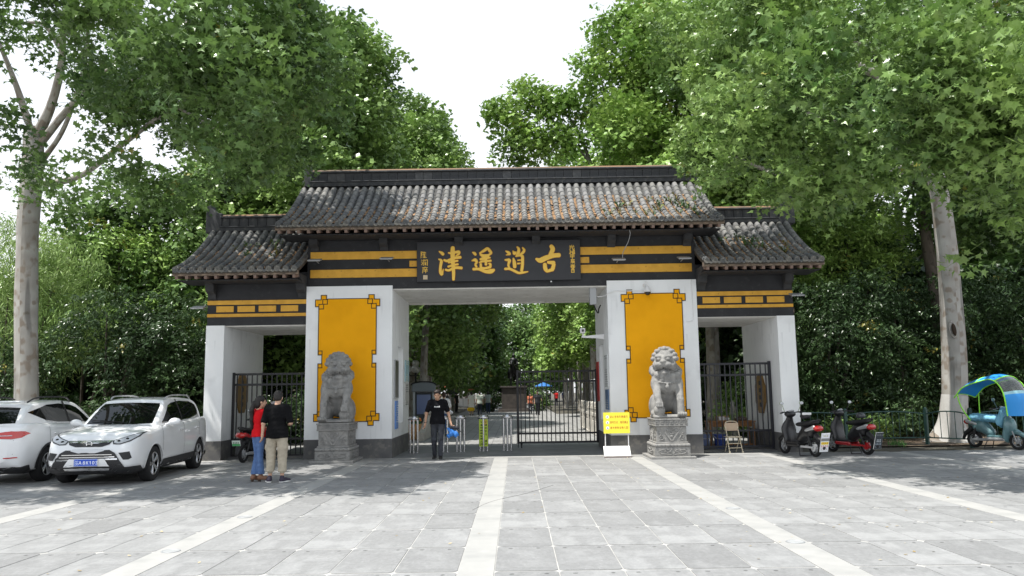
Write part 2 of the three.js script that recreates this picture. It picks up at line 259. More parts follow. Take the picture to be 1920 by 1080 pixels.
  const im = (name, geo, list, tone) => { const i = new THREE.InstancedMesh(geo, M.tileStuff, list.length), c = new THREE.Color(); list.forEach((m, k) => { i.setMatrixAt(k, m); const v = tone(R1()); i.setColorAt(k, c.setRGB(v, v * 1.0, v * (0.98 + R1() * 0.06))); }); i.name = name; i.userData.kind = 'stuff'; i.castShadow = i.receiveShadow = true; roof.add(i); };
  im('barrel_tiles', barrel, inst, (r) => 0.15 + 0.11 * r); im('pan_tiles', pan, pans, (r) => 0.055 + 0.075 * r);
  // eave mortar and rafter ends
  part('eave_mortar', [mv(rbox(x0 - 0.02, x1 + 0.02, yEave - 0.13, yEave - 0.02, ZR + run - 0.14, ZR + run - 0.03, 0.012), 0, 0, 0)], M.mortar, roof);
  const nR = Math.round((x1 - x0) / 0.242), rg = box(-0.036, 0.036, -0.045, 0.04, -0.5, 0.02);
  for (let i = 0; i < nR; i++) { const rf = part('rafter_end', rg, M.rafter, roof); rf.position.set(lerp(x0 + 0.1, x1 - 0.1, i / (nR - 1)) + (R1() - 0.5) * 0.03, yEave - 0.17, ZR + run - 0.06); rf.rotation.x = 0.2; }
  part('eave_board', box(x0 + 0.05, x1 - 0.05, yEave - 0.24, yEave - 0.218, ZR + 1.5, ZR + run - 0.2), M.black, roof);
  return { roof, onArc, L, rows, run };
}
const mainRoof = tiledRoof(-6.08, 5.38, 7.66, 5.97, 4), leftRoof = tiledRoof(-8.66, -5.5, 6.42, 4.83, 3), rightRoof = tiledRoof(4.82, 7.86, 6.44, 4.87, 3);
// ridges
function ridge(R, x0, x1, y, bricks, capEnd) {
  const D = 0.16, g = [];
  for (const [a, b, d] of [[-0.1, 0.02, 0.06], [0.02, 0.05, 0.09], [0.3, 0.345, 0.07]]) g.push(rbox(x0, x1, y + a, y + b, ZR - D - d, ZR + D + d, 0.012));
  g.push(box(x0 + 0.02, x1 - 0.02, y + 0.05, y + 0.3, ZR - D + 0.035, ZR + D - 0.035));
  const r = part('ridge', g, M.ridge, R.roof); const n = Math.round((x1 - x0) / bricks), w = (x1 - x0) / n;
  const bg = rbox(-w / 2 + 0.004, w / 2 - 0.004, y + 0.055, y + 0.295, ZR - D, ZR + D, 0.008);
  for (let i = 0; i < n; i++) { const b = part('ridge_brick', bg, R1() < 0.8 ? M.ridge : M.ridge2, R.roof); b.position.set(x0 + (i + 0.5) * w, 0, (R1() - 0.5) * 0.012); }
  part('ridge_cap', mv(new THREE.CylinderGeometry(0.17, 0.17, x1 - x0 + 0.04, 10, 1, false, 0, PI).rotateZ(PI / 2).scale(1, 0.55, 1.05), (x0 + x1) / 2, y + 0.335, ZR, 0, -PI / 2 + PI / 2), M.ridgeTop, R.roof);
  for (const e of capEnd) { const s = e[1], pts = [[0, -0.12], [0.46, -0.12], [0.46, 0.44], [0.43, 0.66], [0.32, 0.68], [0.3, 0.6], [0.22, 0.5], [0.1, 0.45], [0, 0.44]].map(([a, b]) => [s * a, b]); if (s < 0) pts.reverse(); const gg = extrude(pts, 0.4, 0.02); gg.translate(e[0], y, ZR - 0.2); part('ridge_end', planar(gg), M.ridge, R.roof); }
}
ridge(mainRoof, -5.85, 5.27, 7.7, 0.252, []); ridge(leftRoof, -8.4, -6.0, 6.42, 0.26, [[-8.35, -1]]); ridge(rightRoof, 5.3, 7.6, 6.44, 0.26, [[7.6, 1]]);
for (const x of [-5.9, 5.3]) part('ridge_end', rbox(x - 0.1, x + 0.1, 7.6, 8.13, ZR - 0.23, ZR + 0.23, 0.02), M.ridge, mainRoof.roof);
{ // dry leaves caught between the tiles
  const g = new THREE.BufferGeometry(); g.setAttribute('position', new THREE.Float32BufferAttribute([-0.03, 0, 0, 0, 0.012, 0.035, 0, -0.004, -0.03, 0, 0.012, 0.035, 0.032, 0, 0.004, 0, -0.004, -0.03], 3)); g.computeVertexNormals(); planar(g);
  const list = [], add = (R, n, x0, x1, s0, s1, den) => { for (let i = 0; i < n; i++) { const x = lerp(x0, x1, R1()); if (R1() > den((x - x0) / (x1 - x0))) continue; const row = Math.round((x - R.rows[0]) / PITCH - 0.5), xx = R.rows[0] + (row + 0.5) * PITCH * ((R.rows[R.rows.length - 1] - R.rows[0]) / PITCH / (R.rows.length - 1)) + (R1() - 0.5) * 0.09, o = R.onArc(R.L * lerp(s0, s1, Math.pow(R1(), 0.7))); list.push(new THREE.Matrix4().compose(V(xx, o.y + 0.022 + R1() * 0.015, ZR + o.d), new THREE.Quaternion().setFromEuler(new THREE.Euler(o.a + (R1() - 0.5) * 0.9, R1() * 6.3, (R1() - 0.5) * 0.9)), V(1, 1, 1).multiplyScalar(0.7 + R1() * 0.9))); } };
  add(mainRoof, 3000, -2.6, 5.2, 0.3, 0.99, (t) => 0.15 + 0.85 * Math.min(1, t * 2)); add(mainRoof, 900, -6, -2.6, 0.45, 0.98, () => 0.6); add(rightRoof, 1500, 5.0, 7.8, 0.35, 0.98, () => 1); add(leftRoof, 700, -8.5, -5.6, 0.3, 0.98, () => 1);
  const im = new THREE.InstancedMesh(g, std(1, 1, 1, 0.9, { side: THREE.DoubleSide }), list.length), c = new THREE.Color();
  list.forEach((m, i) => { im.setMatrixAt(i, m); const k = R1(); im.setColorAt(i, c.setRGB(lerp(0.42, 0.2, k), lerp(0.25, 0.12, k), lerp(0.13, 0.06, k))); });
  im.name = 'dry_leaves'; im.userData = { label: 'brown fallen leaves lying in the channels of the gateway roofs', category: 'dry leaves', kind: 'stuff' }; scene.add(im);
}
{ // weeds growing on the roofs
  const blade = []; for (let i = 0; i < 14; i++) { const a = R1() * 6.28, l = 0.14 + R1() * 0.22, c = Math.cos(a), s = Math.sin(a), w = 0.018; blade.push(-s * w, 0, c * w, s * w, 0, -c * w, c * l * 0.4, l, s * l * 0.4, c * l * 0.3 - s * 0.05, l * 0.6, s * l * 0.3 + c * 0.05, c * l * 0.6, l * 0.75, s * l * 0.6, c * l * 0.35 + s * 0.04, l * 0.75, s * l * 0.35 - c * 0.04); }
  const g = new THREE.BufferGeometry(); g.setAttribute('position', new THREE.Float32BufferAttribute(blade, 3)); g.computeVertexNormals(); planar(g);
  const list = []; for (const [R, n, x0, x1, s0, s1] of [[mainRoof, 22, 3.6, 5.2, 0.35, 0.95], [mainRoof, 8, 2.2, 3.6, 0.6, 0.95], [leftRoof, 12, -7.6, -6.1, 0.3, 0.7], [rightRoof, 18, 5.6, 7.4, 0.4, 0.9]]) for (let i = 0; i < n; i++) { const o = R.onArc(R.L * lerp(s0, s1, R1())); list.push(new THREE.Matrix4().compose(V(lerp(x0, x1, R1()), o.y + 0.01, ZR + o.d), new THREE.Quaternion().setFromEuler(new THREE.Euler(0.3 * (R1() - 0.5), R1() * 6.3, 0)), V(1, 1, 1).multiplyScalar(0.4 + R1() * 0.5))); }
  const im = new THREE.InstancedMesh(g, std(1, 1, 1, 0.8, { side: THREE.DoubleSide }), list.length), c = new THREE.Color(); list.forEach((m, i) => { im.setMatrixAt(i, m); const k = R1(); im.setColorAt(i, c.setRGB(lerp(0.07, 0.25, k * k), lerp(0.16, 0.2, k), 0.05)); });
  im.name = 'roof_weeds'; im.userData = { label: 'small green weeds rooted between the roof tiles', category: 'weeds', kind: 'stuff' }; scene.add(im);
}

// ---------- name board ----------
const plaque = thing('name_board', 'black hanging board with four large gilt calligraphy characters above the opening', 'sign board');
part('board', rbox(-2.57, 1.77, 4.57, 5.65, ZF - 0.03, ZF + 0.07, 0.012, 2), M.boardBlack, plaque);
const ZP = ZF + 0.07;
// brush stroke: [x, y, half width] along the stroke, in the pixels of an enlarged detail
function stroke(pts, f, depth, z) {
  const c = new THREE.CatmullRomCurve3(pts.map((p) => V(...p)), false, 'centripetal'), n = Math.max(6, pts.length * 4), L = [], R = [];
  for (let i = 0; i <= n; i++) { const p = c.getPoint(i / n), t = c.getTangent(i / n), l = Math.hypot(t.x, t.y) || 1, nx = -t.y / l, ny = t.x / l, w = Math.max(2, p.z); L.push([p.x + nx * w, p.y + ny * w]); R.push([p.x - nx * w, p.y - ny * w]); }
  const cap = (P, dir) => { const t = c.getTangent(P), l = Math.hypot(t.x, t.y) || 1, p = c.getPoint(P), o = []; for (let k = 1; k < 5; k++) { const a = PI * k / 5, cx = Math.cos(a), sx = Math.sin(a); o.push([p.x + p.z * (-t.y / l * cx * dir + dir * t.x / l * sx * 0.8), p.y + p.z * (t.x / l * cx * dir + dir * t.y / l * sx * 0.8)]); } return o; };
  let pl = [...L, ...cap(1, 1), ...R.reverse(), ...cap(0, -1)].map(f); if (THREE.ShapeUtils.isClockWise(pl.map((p) => new THREE.Vector2(...p)))) pl.reverse();
  return extrude(pl, depth, 0.006).translate(0, 0, z);
}
const onBoard = (ox, oy, k) => ([x, y]) => { const p = at(ox + x / k, oy + y / k, ZP); return [p.x, p.y]; };
const fA = onBoard(780, 440, 10.667), fB = onBoard(940, 440, 10.8);
const CH = [
  [fA, [[462, 335, 10], [515, 368, 28], [542, 392, 30]], [[455, 492, 12], [505, 520, 28], [490, 640, 26], [492, 755, 30], [518, 800, 24], [545, 690, 8]], [[735, 258, 36], [733, 340, 44], [740, 600, 36], [752, 770, 32], [750, 900, 26]], [[650, 365, 14], [700, 372, 22], [800, 352, 26], [856, 350, 32], [850, 392, 22], [798, 425, 10]], [[562, 510, 20], [625, 527, 26], [740, 475, 26], [890, 452, 28]], [[650, 562, 14], [720, 547, 20], [832, 522, 20]], [[645, 642, 20], [740, 612, 20], [838, 594, 20]], [[592, 702, 20], [650, 716, 22], [780, 662, 26], [912, 668, 28]]],
  [fA, [[1130, 352, 10], [1170, 375, 28], [1192, 400, 24]], [[1120, 520, 12], [1185, 508, 32], [1215, 548, 24], [1186, 600, 20], [1212, 640, 20]], [[1150, 690, 28], [1250, 688, 26], [1400, 738, 34], [1505, 730, 46], [1560, 705, 26]], [[1272, 372, 12], [1370, 315, 28], [1432, 278, 26], [1478, 330, 30], [1500, 365, 26], [1462, 405, 18]], [[1290, 395, 22], [1330, 420, 30], [1420, 425, 34], [1470, 400, 18]], [[1290, 495, 24], [1380, 468, 32], [1478, 462, 18]], [[1265, 560, 12], [1330, 537, 20], [1498, 522, 20]], [[1398, 450, 28], [1398, 540, 26], [1400, 600, 26]], [[1296, 590, 24], [1296, 660, 24]], [[1296, 668, 22], [1380, 672, 22], [1480, 652, 26]], [[1450, 578, 12], [1482, 590, 26], [1486, 645, 26]]],
  [fB, [[92, 332, 12], [140, 362, 28], [172, 392, 22], [98, 412, 8]], [[78, 512, 16], [162, 520, 34], [152, 575, 26], [142, 618, 22], [162, 665, 18]], [[78, 695, 26], [160, 692, 24], [265, 735, 26], [350, 775, 24], [440, 768, 22], [540, 750, 10]], [[236, 332, 10], [265, 378, 34], [300, 350, 10]], [[322, 250, 16], [352, 292, 26], [342, 370, 32], [292, 438, 10]], [[428, 262, 12], [462, 315, 26], [432, 368, 26], [382, 402, 18]], [[244, 482, 16], [262, 560, 34], [272, 655, 34]], [[292, 442, 10], [380, 422, 22], [436, 440, 24]], [[430, 452, 30], [428, 600, 30], [412, 730, 30]], [[332, 520, 12], [396, 515, 12]], [[332, 588, 18], [386, 580, 12]]],
  [fB, [[708, 492, 24], [785, 522, 50], [885, 480, 52], [1050, 425, 44], [1170, 415, 44]], [[1008, 232, 38], [1040, 292, 46], [995, 400, 40], [970, 470, 30]], [[880, 600, 38], [892, 690, 40], [925, 745, 28]], [[945, 560, 28], [1060, 572, 42]], [[1066, 600, 34], [1040, 690, 40]], [[925, 745, 26], [1040, 705, 36]]],
];
for (const [f, ...strokes] of CH) part('gilt_character', strokes.map((s, i) => stroke(s, f, 0.022 + i * 0.0016, ZP - 0.004)), M.gilt, plaque);
for (const [f, ...strokes] of CH) part('character_shadow_line', strokes.map((s, i) => stroke(s.map(([x, y, w]) => [x, y, w + 9]), f, 0.006 + i * 0.0009, ZP - 0.004)), M.giltEdge, plaque);
// small inscriptions: glyphs as strokes on a grid of ten
const GL = {
  光: '5 0 5 4;2 1 3 3;8 1 7 3;1 4 9 4;4 4 3 7 1 9;6 4 6 8 9 9 9 7', 緒: '2 0 1 3 3 3 1 6 3 6;2 6 2 9;0 8 1 9;5 1 9 1;7 0 7 4;4 4 9 4;9 2 4 6;5 6 9 6 9 9 5 9 5 6;5 7.5 9 7.5', 甲: '1 1 9 1 9 6 1 6 1 1;1 3.5 9 3.5;5 1 5 10', 辰: '1 1 9 1;2 1 1 9;3 3 8 3;2 5 9 5;4 5 4 9 6 8;5 5 9 9;8 6 7 7', 春: '1 1 9 1;2 2.5 8 2.5;0 4 10 4;5 0 1 7;5 4 9 7;3 6 7 6 7 10 3 10 3 6;3 8 7 8', 日: '2 0 8 0 8 10 2 10 2 0;2 5 8 5',
  陸: '1 0 1 10;1 0 3 0 2 3 3 5 1 6;6 0 6 4;4 1 9 1;4 3.5 9 3.5;5 5 7 5;6.5 5 6.5 9.5;4 7 9 7;4 9.5 10 9.5', 潤: '0 1 1 2;0 4 1 5;0 9 2 6;3 1 3 10;3 1 5 1 5 3;10 10 10 1 7 1 7 3;5 5 8 5;5 7 8 7;5 9 8 9;6.5 5 6.5 9', 庠: '5 0 5 1;1 1.5 9 1.5;2 1.5 1 10;4 3 5 4;8 3 7 4;3 5 9 5;3 7 9 7;6 5 6 10',
  禁: '0 2 4 2;2 0 2 5;2 2 0 4;6 2 10 2;8 0 8 5;8 2 10 4;2 6 8 6;1 7.5 9 7.5;5 7.5 5 10;3 8.5 2 10;7 8.5 8 10', 止: '5 0 5 9;5 4 8 4;2 3 2 9;0 9 10 9', 各: '4 0 1 4;3 1 8 1 1 6;3 2 9 6;3 6 8 6 8 10 3 10 3 6', 种: '4 0 1 1;0 3 5 3;2.5 1 2.5 10;2.5 3 0 7;5 3 10 3 10 7 5 7 5 3;7.5 0 7.5 10', 车: '1 1 9 1;4 0 2 4 9 4;0 7 10 7;5.5 3 5.5 10', 辆: '0 2 4 2;2 0 1 5 4 5;0 7 4 7;2.5 4 2.5 10;5 1 10 1;5 3 10 3 10 10;5 3 5 10;7 1 6 7;8 1 9 7', 通: '1 1 2 2;0 4 2 4 2 8;0 9 3 8.5 10 9.5;4 0 9 0 7 2;4 3 9 3 9 8;4 3 4 8;4 4.7 9 4.7;4 6.3 9 6.3;6.5 2 6.5 8', 行: '3 0 0 3;3 3 0 6;2 5 2 10;5 1 10 1;4 4 10 4;8 4 8 10',
  请: '1 0 2 2;0 4 2 4 2 9 3 8;4 1 10 1;4 2.5 10 2.5;4 4 10 4;7 0 7 4;5 5 9 5 9 10;5 5 5 10;5 6.7 9 6.7;5 8.3 9 8.3', 勿: '4 0 1 4;3 2 10 2 8 10;5 3 1 7;7.5 3 3 9', 乞: '4 0 1 3;3 1.5 9 1.5;2 4 8 4 1 9 9 9 9 7', 讨: '1 0 2 2;0 4 2 4 2 9 3 8;4 3 10 3;8 0 8 10 6 9;5 5 6 7', 增: '2 1 2 8;0 3 4 3;0 8 4 7;5 0 6 1.5;9 0 8 1.5;4.5 2 9.5 2 9.5 5 4.5 5 4.5 2;7 2 7 5;5 6 9 6 9 10 5 10 5 6;5 8 9 8', 设: '1 0 2 2;0 4 2 4 2 9 3 8;5 0 5 3 4 4;5 0 8 0 8 3 10 3;4 5 9 5 5 10;5 6 10 10', 摊: '2 0 2 10;0 3 4 3;0 7 4 5;4 3 6 8;6 3 4 9;7 0 6 4;7 2 10 2;7 4 10 4;7 6 10 6;7 8.5 10 8.5;7 2 7 10;8.5 0 8.5 8', 点: '5 0 5 4;5 2 9 2;2 4 8 4 8 7 2 7 2 4;1 8 0 10;4 8 4 10;6 8 7 10;9 8 10 10', 携: '2 0 2 10;0 3 4 3;0 7 4 5;6 0 5 3;5 1.5 10 1.5;5 3 10 3;5 4.5 10 4.5;5 1.5 5 5;7.5 0 7.5 4.5;5 6 9 6 9 10;6 6 5 10', 带: '1 2 9 2;3 0 3 3;5 0 5 3;7 0 7 3;0 4 10 4 10 6;0 4 0 6;2 6 8 6 8 9;2 6 2 9;5 5 5 10', 宠: '5 0 5 1;1 3 1 1.5 9 1.5 9 3;2 5 9 5;5 3 4 6 1 10;6 5 6 9 9 9;9 6 4 9', 物: '1 1 0 4;0 3 4 3;2.5 0 2.5 10;0 7 4 5.5;6 0 5 4;5 2 10 2 9 10;7 3 5 7;8.5 3 6 9', 入: '4 0 5 2 0 10;5 3 10 10', 园: '0 0 10 0 10 10 0 10 0 0;3 2.5 7 2.5;2 5 8 5;4 5 2.5 8;6 5 6 7.5 8 7.5', 皖: '2 0 1 2;0 2 4 2 4 10 0 10 0 2;0 6 4 6;7 0 7 1;5 3 5 1.5 10 1.5 10 3;6 4 9 4;5 6 10 6;7 6 5 10;8 6 8 10 10 10',
};
const strokesOf = (ch) => (GL[ch] || '').split(';').map((s) => { const n = s.split(' ').map(Number), o = []; for (let i = 0; i + 1 < n.length; i += 2) o.push([n[i], n[i + 1]]); return o; });
function drawGlyph(g, ch, x, y, w, h) { g.beginPath(); for (const s of strokesOf(ch)) s.forEach(([a, b], i) => i ? g.lineTo(x + a / 10 * w, y + b / 10 * h) : g.moveTo(x + a / 10 * w, y + b / 10 * h)); g.stroke(); }
function smallChar(ch, cx, cy, w, h) {
  const L = []; strokesOf(ch).forEach((s, k) => { for (let i = 0; i + 1 < s.length; i++) { const [ax, ay] = s[i], [bx, by] = s[i + 1], x0 = cx + (ax / 10 - 0.5) * w, y0 = cy - (ay / 10 - 0.5) * h, x1 = cx + (bx / 10 - 0.5) * w, y1 = cy - (by / 10 - 0.5) * h, l = Math.hypot(x1 - x0, y1 - y0), g = new THREE.BoxGeometry(l + 0.012, 0.0145, 0.012 + ((k * 3 + i) % 9) * 0.0008); g.rotateZ(Math.atan2(y1 - y0, x1 - x0)); g.translate((x0 + x1) / 2, (y0 + y1) / 2, ZP + 0.003); L.push(g); } });
  part('small_character', L, M.gilt, plaque);
}
{ const P = (x, y) => at(x, y, ZP); [['光', 1072, 464], ['緒', 1073, 472.5], ['甲', 1073, 481], ['辰', 1074, 490], ['春', 1074, 500], ['日', 1074, 508]].forEach(([c, x, y], i) => { const p = P(x, y); smallChar(c, p.x, p.y, i < 2 ? 0.16 : 0.12, i === 5 ? 0.08 : 0.125); });
  [['陸', 794, 478], ['潤', 796, 492], ['庠', 797, 506]].forEach(([c, x, y]) => { const p = P(x, y); smallChar(c, p.x, p.y, 0.16, 0.165); });
  const s = P(797.5, 520); part('seal', rbox(s.x - 0.058, s.x + 0.058, s.y - 0.058, s.y + 0.058, ZP - 0.002, ZP + 0.01, 0.004), std(0.62, 0.5, 0.33, 0.7), plaque); }
// ---------- ground, paving, kerbs ----------
const R2 = rng(22);
M.soil = std(1, 1, 1, 0.95, { map: mottled([0.15, 0.105, 0.07], [0.07, 0.055, 0.04], 2.1, 256, 6, 0.4, 60, [10, 0.66, [0.06, 0.08, 0.03]]), bumpMap: roughStone, bumpScale: 0.03 });
M.groundFar = std(1, 1, 1, 0.95, { map: mottled([0.09, 0.08, 0.06], [0.05, 0.047, 0.035], 3, 256, 5, 0.3, 61) });
M.mortarLight = std(1, 1, 1, 0.9, { map: mottled([0.5, 0.49, 0.46], [0.36, 0.355, 0.34], 1.5, 256, 6, 0.3, 62) });
M.strip = std(1, 1, 1, 0.8, { map: mottled([0.37, 0.365, 0.35], [0.3, 0.3, 0.29], 1.2, 256, 5, 0.22, 63), bumpMap: grainBump, bumpScale: 0.001 });
M.inner = std(1, 1, 1, 0.7, { map: tex(512, 512, (u, v) => { const gx = Math.min((u * 8) % 1, 1 - (u * 8) % 1), gy = Math.min((v * 8) % 1, 1 - (v * 8) % 1); const t = hash2(Math.floor(u * 8), Math.floor(v * 8), 5) * 0.06, n = fbm(u, v, 10, 4, 6) * 0.1; const j = gx < 0.025 || gy < 0.025; const c = j ? 0.15 : 0.19 + t + n; return [c, c * 0.99, c * 0.96]; }, 3.2) });
M.threshold = std(1, 1, 1, 0.7, { map: mottled([0.2, 0.205, 0.21], [0.14, 0.145, 0.15], 1.6, 256, 5, 0.25, 64) });
struct('ground', (() => { const g = new THREE.PlaneGeometry(1200, 1200); g.rotateX(-PI / 2); g.translate(0, -0.03, -200); return planar(g); })(), M.groundFar);
const sheet = (x0, x1, z0, z1, y) => { const g = new THREE.PlaneGeometry(x1 - x0, z1 - z0); g.rotateX(-PI / 2); g.translate((x0 + x1) / 2, y, (z0 + z1) / 2); return planar(g); };
const plaza = struct('plaza_paving', sheet(-24, 24, -20.72, 6, -0.004), M.mortarLight);
struct('plaza_paving_far', sheet(-45, 45, 6, 60, -0.006), std(1, 1, 1, 0.8, { map: mottled([0.3, 0.3, 0.3], [0.22, 0.22, 0.222], 3, 128, 5, 0.2, 66) }));
const CX = -0.395, SP = 3.35, RZ = -7.7, RP = 1.205;
// stone slabs with rounded corners and pale joints; the marks are the two bolt holes filled in each slab
function slabTex(seed) {
  return tex(192, 384, (u, v) => {
    const band = clamp((fbm(u * 0.9, v * 0.9 + seed * 0.37, 4, 3, seed) - 0.5) * 3 + (seed % 3 === 1 ? (v > 0.55 + 0.05 * pn(u * 6, 1, 64, seed) ? 0.5 : 0) : 0)), n = (fbm(u, v, 24, 4, seed) - 0.5) * 0.06, g = (hash2(u * 192, v * 384, seed) - 0.5) * 0.045, streak = (pn(u * 3, v * 70, 128, seed + 3) - 0.5) * 0.02;
    let c = 0.205 + (seed * 7 % 5) * 0.011 - 0.004 + band * 0.05 + n + g + streak;
    for (const dx of [0.24, 0.78]) { const d = Math.hypot((u - dx - (hash2(seed, dx * 9, 1) - 0.5) * 0.1) * 0.6, (v - 0.1) * 1.2); if (d < 0.016 + 0.01 * hash2(u * 60, v * 60, 3)) c *= 0.4; }
    if (pn(u * 19, v * 36, 128, seed + 7) > 0.9) c += 0.03;
    return [c * 0.998, c * 1.003, c * 1.0];
  }, 1);
}
const slabMats = [1, 2, 3, 4, 5, 6, 7, 8].map((s) => std(1, 1, 1, 0.78, { map: slabTex(s), bumpMap: grainBump, bumpScale: 0.0012 }));
const slabGeo = (() => { const w = 0.295, h = RP / 2 - 0.019, r = 0.055, s = new THREE.Shape(); s.moveTo(-w + r, -h); s.lineTo(w - r, -h); s.absarc(w - r, -h + r, r, -PI / 2, 0); s.lineTo(w, h - r); s.absarc(w - r, h - r, r, 0, PI / 2); s.lineTo(-w + r, h); s.absarc(-w + r, h - r, r, PI / 2, PI); s.lineTo(-w, -h + r); s.absarc(-w + r, -h + r, r, PI, 1.5 * PI);
  const g = new THREE.ExtrudeGeometry(s, { depth: 0.02, bevelEnabled: true, bevelSize: 0.002, bevelThickness: 0.002, bevelSegments: 1, bevelOffset: -0.002, curveSegments: 3 }); g.rotateX(-PI / 2); g.translate(0, -0.02, 0);
  const p = g.attributes.position, uv = g.attributes.uv; for (let i = 0; i < p.count; i++) uv.setXY(i, p.getX(i) / 0.6 + 0.5, p.getZ(i) / RP + 0.5); return g; })();
{
  const rest = [[], [], [], [], [], [], [], []]; let n = 0;
  for (let row = -4; row < 12; row++) { const z = RZ - (row - 0.5) * RP; if (z < -20.7) break;
    for (let k = -6; k < 7; k++) for (let i = 0; i < 5; i++) {
      const x = CX + k * SP + 0.17 + 0.301 + i * 0.602, mi = Math.floor(R2() * 8), dy = (R2() - 0.5) * 0.003, seen = z < -5.5 && Math.abs(x) < -z * 0.645 + 0.4;
      if (seen && n < 292 && z > -17.3) { const s = part('paving_slab', slabGeo, slabMats[mi], plaza); s.position.set(x, dy, z); s.rotation.y = R2() < 0.5 ? 0 : 0; n++; }
      else rest[mi].push(slabGeo.clone().translate(x, dy, z));
    } }
  rest.forEach((l, i) => { const m = part('paving_slabs', l, slabMats[i], plaza); m.userData.kind = 'stuff'; });
  for (let k = -6; k < 7; k++) part('pale_strip', rbox(CX + k * SP - 0.168, CX + k * SP + 0.168, -0.02, 0.0035, -20.7, 5.9, 0.002), M.strip, plaza);
}
struct('threshold', sheet(-8.4, 7.6, -21.02, -20.72, 0.004), M.strip);
struct('passage_floor', sheet(-8.13, 7.36, -25.4, -21.02, 0.002), M.threshold);
struct('park_path', sheet(-4.6, 3.0, -140, -25.4, -0.006), M.inner);
struct('side_path', sheet(-14, -4.6, -29, -25.4, -0.008), M.inner); struct('side_path', sheet(3, 15, -60, -25.4, -0.008), M.inner);
struct('planting_bed', sheet(8.0, 60, -60, -22.6, 0.012), M.soil); struct('planting_bed', sheet(-60, -8.2, -90, -21.4, 0.012), M.soil);
// round ground lamps set into the strips
{ const mk = (x, z, label) => { const t = thing('ground_lamp', label, 'ground lamp', [x, 0.0035, z], 0, 'round lamps set into the pale strips'); const rg = new THREE.RingGeometry(0.078, 0.1, 28); rg.rotateX(-PI / 2); part('rim', mv(new THREE.TorusGeometry(0.092, 0.01, 6, 28).rotateX(PI / 2).scale(1, 0.5, 1), 0, 0.002, 0), M.greyMetal, t); part('lens', mv(new THREE.CylinderGeometry(0.084, 0.084, 0.006, 24), 0, 0.001, 0), std(0.42, 0.43, 0.43, 0.3), t); };
  mk(2.99, -11.42, 'round ground lamp in the right pale strip, farther from the camera'); mk(2.99, -8.92, 'round ground lamp in the right pale strip, nearer to the camera'); mk(-3.745, -11.27, 'round ground lamp in the left pale strip, farther from the camera'); mk(-3.745, -8.9, 'round ground lamp in the left pale strip, nearer to the camera'); }
{ // leaf scraps on the plaza
  const g = new THREE.BufferGeometry(); g.setAttribute('position', new THREE.Float32BufferAttribute([-0.02, 0.004, 0, 0, 0.012, 0.03, 0, 0.002, -0.03, 0, 0.012, 0.03, 0.024, 0.006, 0, 0, 0.002, -0.03], 3)); g.computeVertexNormals(); planar(g);
  const N = 260, im = new THREE.InstancedMesh(g, std(1, 1, 1, 0.9, { side: THREE.DoubleSide }), N), c = new THREE.Color();
  for (let i = 0; i < N; i++) { const z = -7 - R2() * 13.5, x = i < 150 ? 2 + R2() * 8 : -7 + R2() * 14; im.setMatrixAt(i, new THREE.Matrix4().compose(V(x, 0.006, z), new THREE.Quaternion().setFromEuler(new THREE.Euler(0, R2() * 6.3, 0)), V(1, 1, 1).multiplyScalar(0.35 + R2() * 0.6))); const k = R2(); im.setColorAt(i, k < 0.5 ? c.setRGB(0.5, 0.42, 0.26) : c.setRGB(0.3, 0.22, 0.1)); }
  im.name = 'leaf_scraps'; im.userData = { label: 'small dry leaf scraps scattered over the plaza slabs', category: 'leaf litter', kind: 'stuff' }; scene.add(im); }

solo('paving_crack', tube([[-0.64, 0.003, -11.61], [-0.44, 0.003, -12.36], [-0.25, 0.003, -12.76], [0.13, 0.003, -13.38], [0.64, 0.003, -14.52]], 0.004, 40, 4), M.plinth, 'thin dark crack running across the pale centre strip', 'crack');
// ---------- iron gates, steel posts ----------
function railGate(name, label, x0, x1, z, y0, y1, rails, pitch, mat) {
  const t = thing(name, label, 'gate', [x0, 0, z]), w = x1 - x0;
  for (const x of [0.035, w - 0.035]) part('gate_post', rbox(x - 0.035, x + 0.035, y0, y1 + 0.02, -0.035, 0.035, 0.006), mat, t);
  for (const y of rails) part('rail', rbox(0.07, w - 0.07, y - 0.028, y + 0.028, -0.02, 0.02, 0.005), mat, t);
  const n = Math.round(w / pitch), bg = box(-0.014, 0.014, rails[0] + 0.028, rails[rails.length - 1] - 0.028, -0.0135, 0.0135);
  for (let i = 1; i < n; i++) { const b = part('bar', bg, mat, t); b.position.x = w * i / n; } return t;
}
const leaf = railGate('iron_gate', 'black iron gate leaf standing closed across the right half of the main opening', 0.02, 2.45, -24.15, 0.13, 2.28, [0.16, 0.42, 1.95, 2.25], 0.127, M.iron);
part('caster', [mv(new THREE.CylinderGeometry(0.06, 0.06, 0.035, 14).rotateZ(PI / 2), 0.13, 0.06, 0), rbox(0.1, 0.16, 0.08, 0.16, -0.02, 0.02, 0.004)], M.rubber, leaf); part('bolt_rod', rod([0.03, 0.01, 0.03], [0.03, 0.5, 0.03], 0.011), M.iron, leaf);
railGate('iron_gate', 'black iron gate closed across the left side opening behind the couple', -7.66, -5.51, -21.75, 0.02, 2.26, [0.06, 0.5, 1.95, 2.23], 0.135, M.iron);
railGate('iron_gate', 'dark iron gate closed across the right side opening behind the folding chair', 4.83, 6.89, -21.75, 0.06, 2.36, [0.12, 0.54, 2.02, 2.32], 0.135, M.ironBlue);
for (const [x0, x1] of [[-7.65, -5.5], [4.82, 6.9]]) struct('gate_sill', box(x0, x1, -0.02, 0.05, -21.9, -21.6), M.plinth);
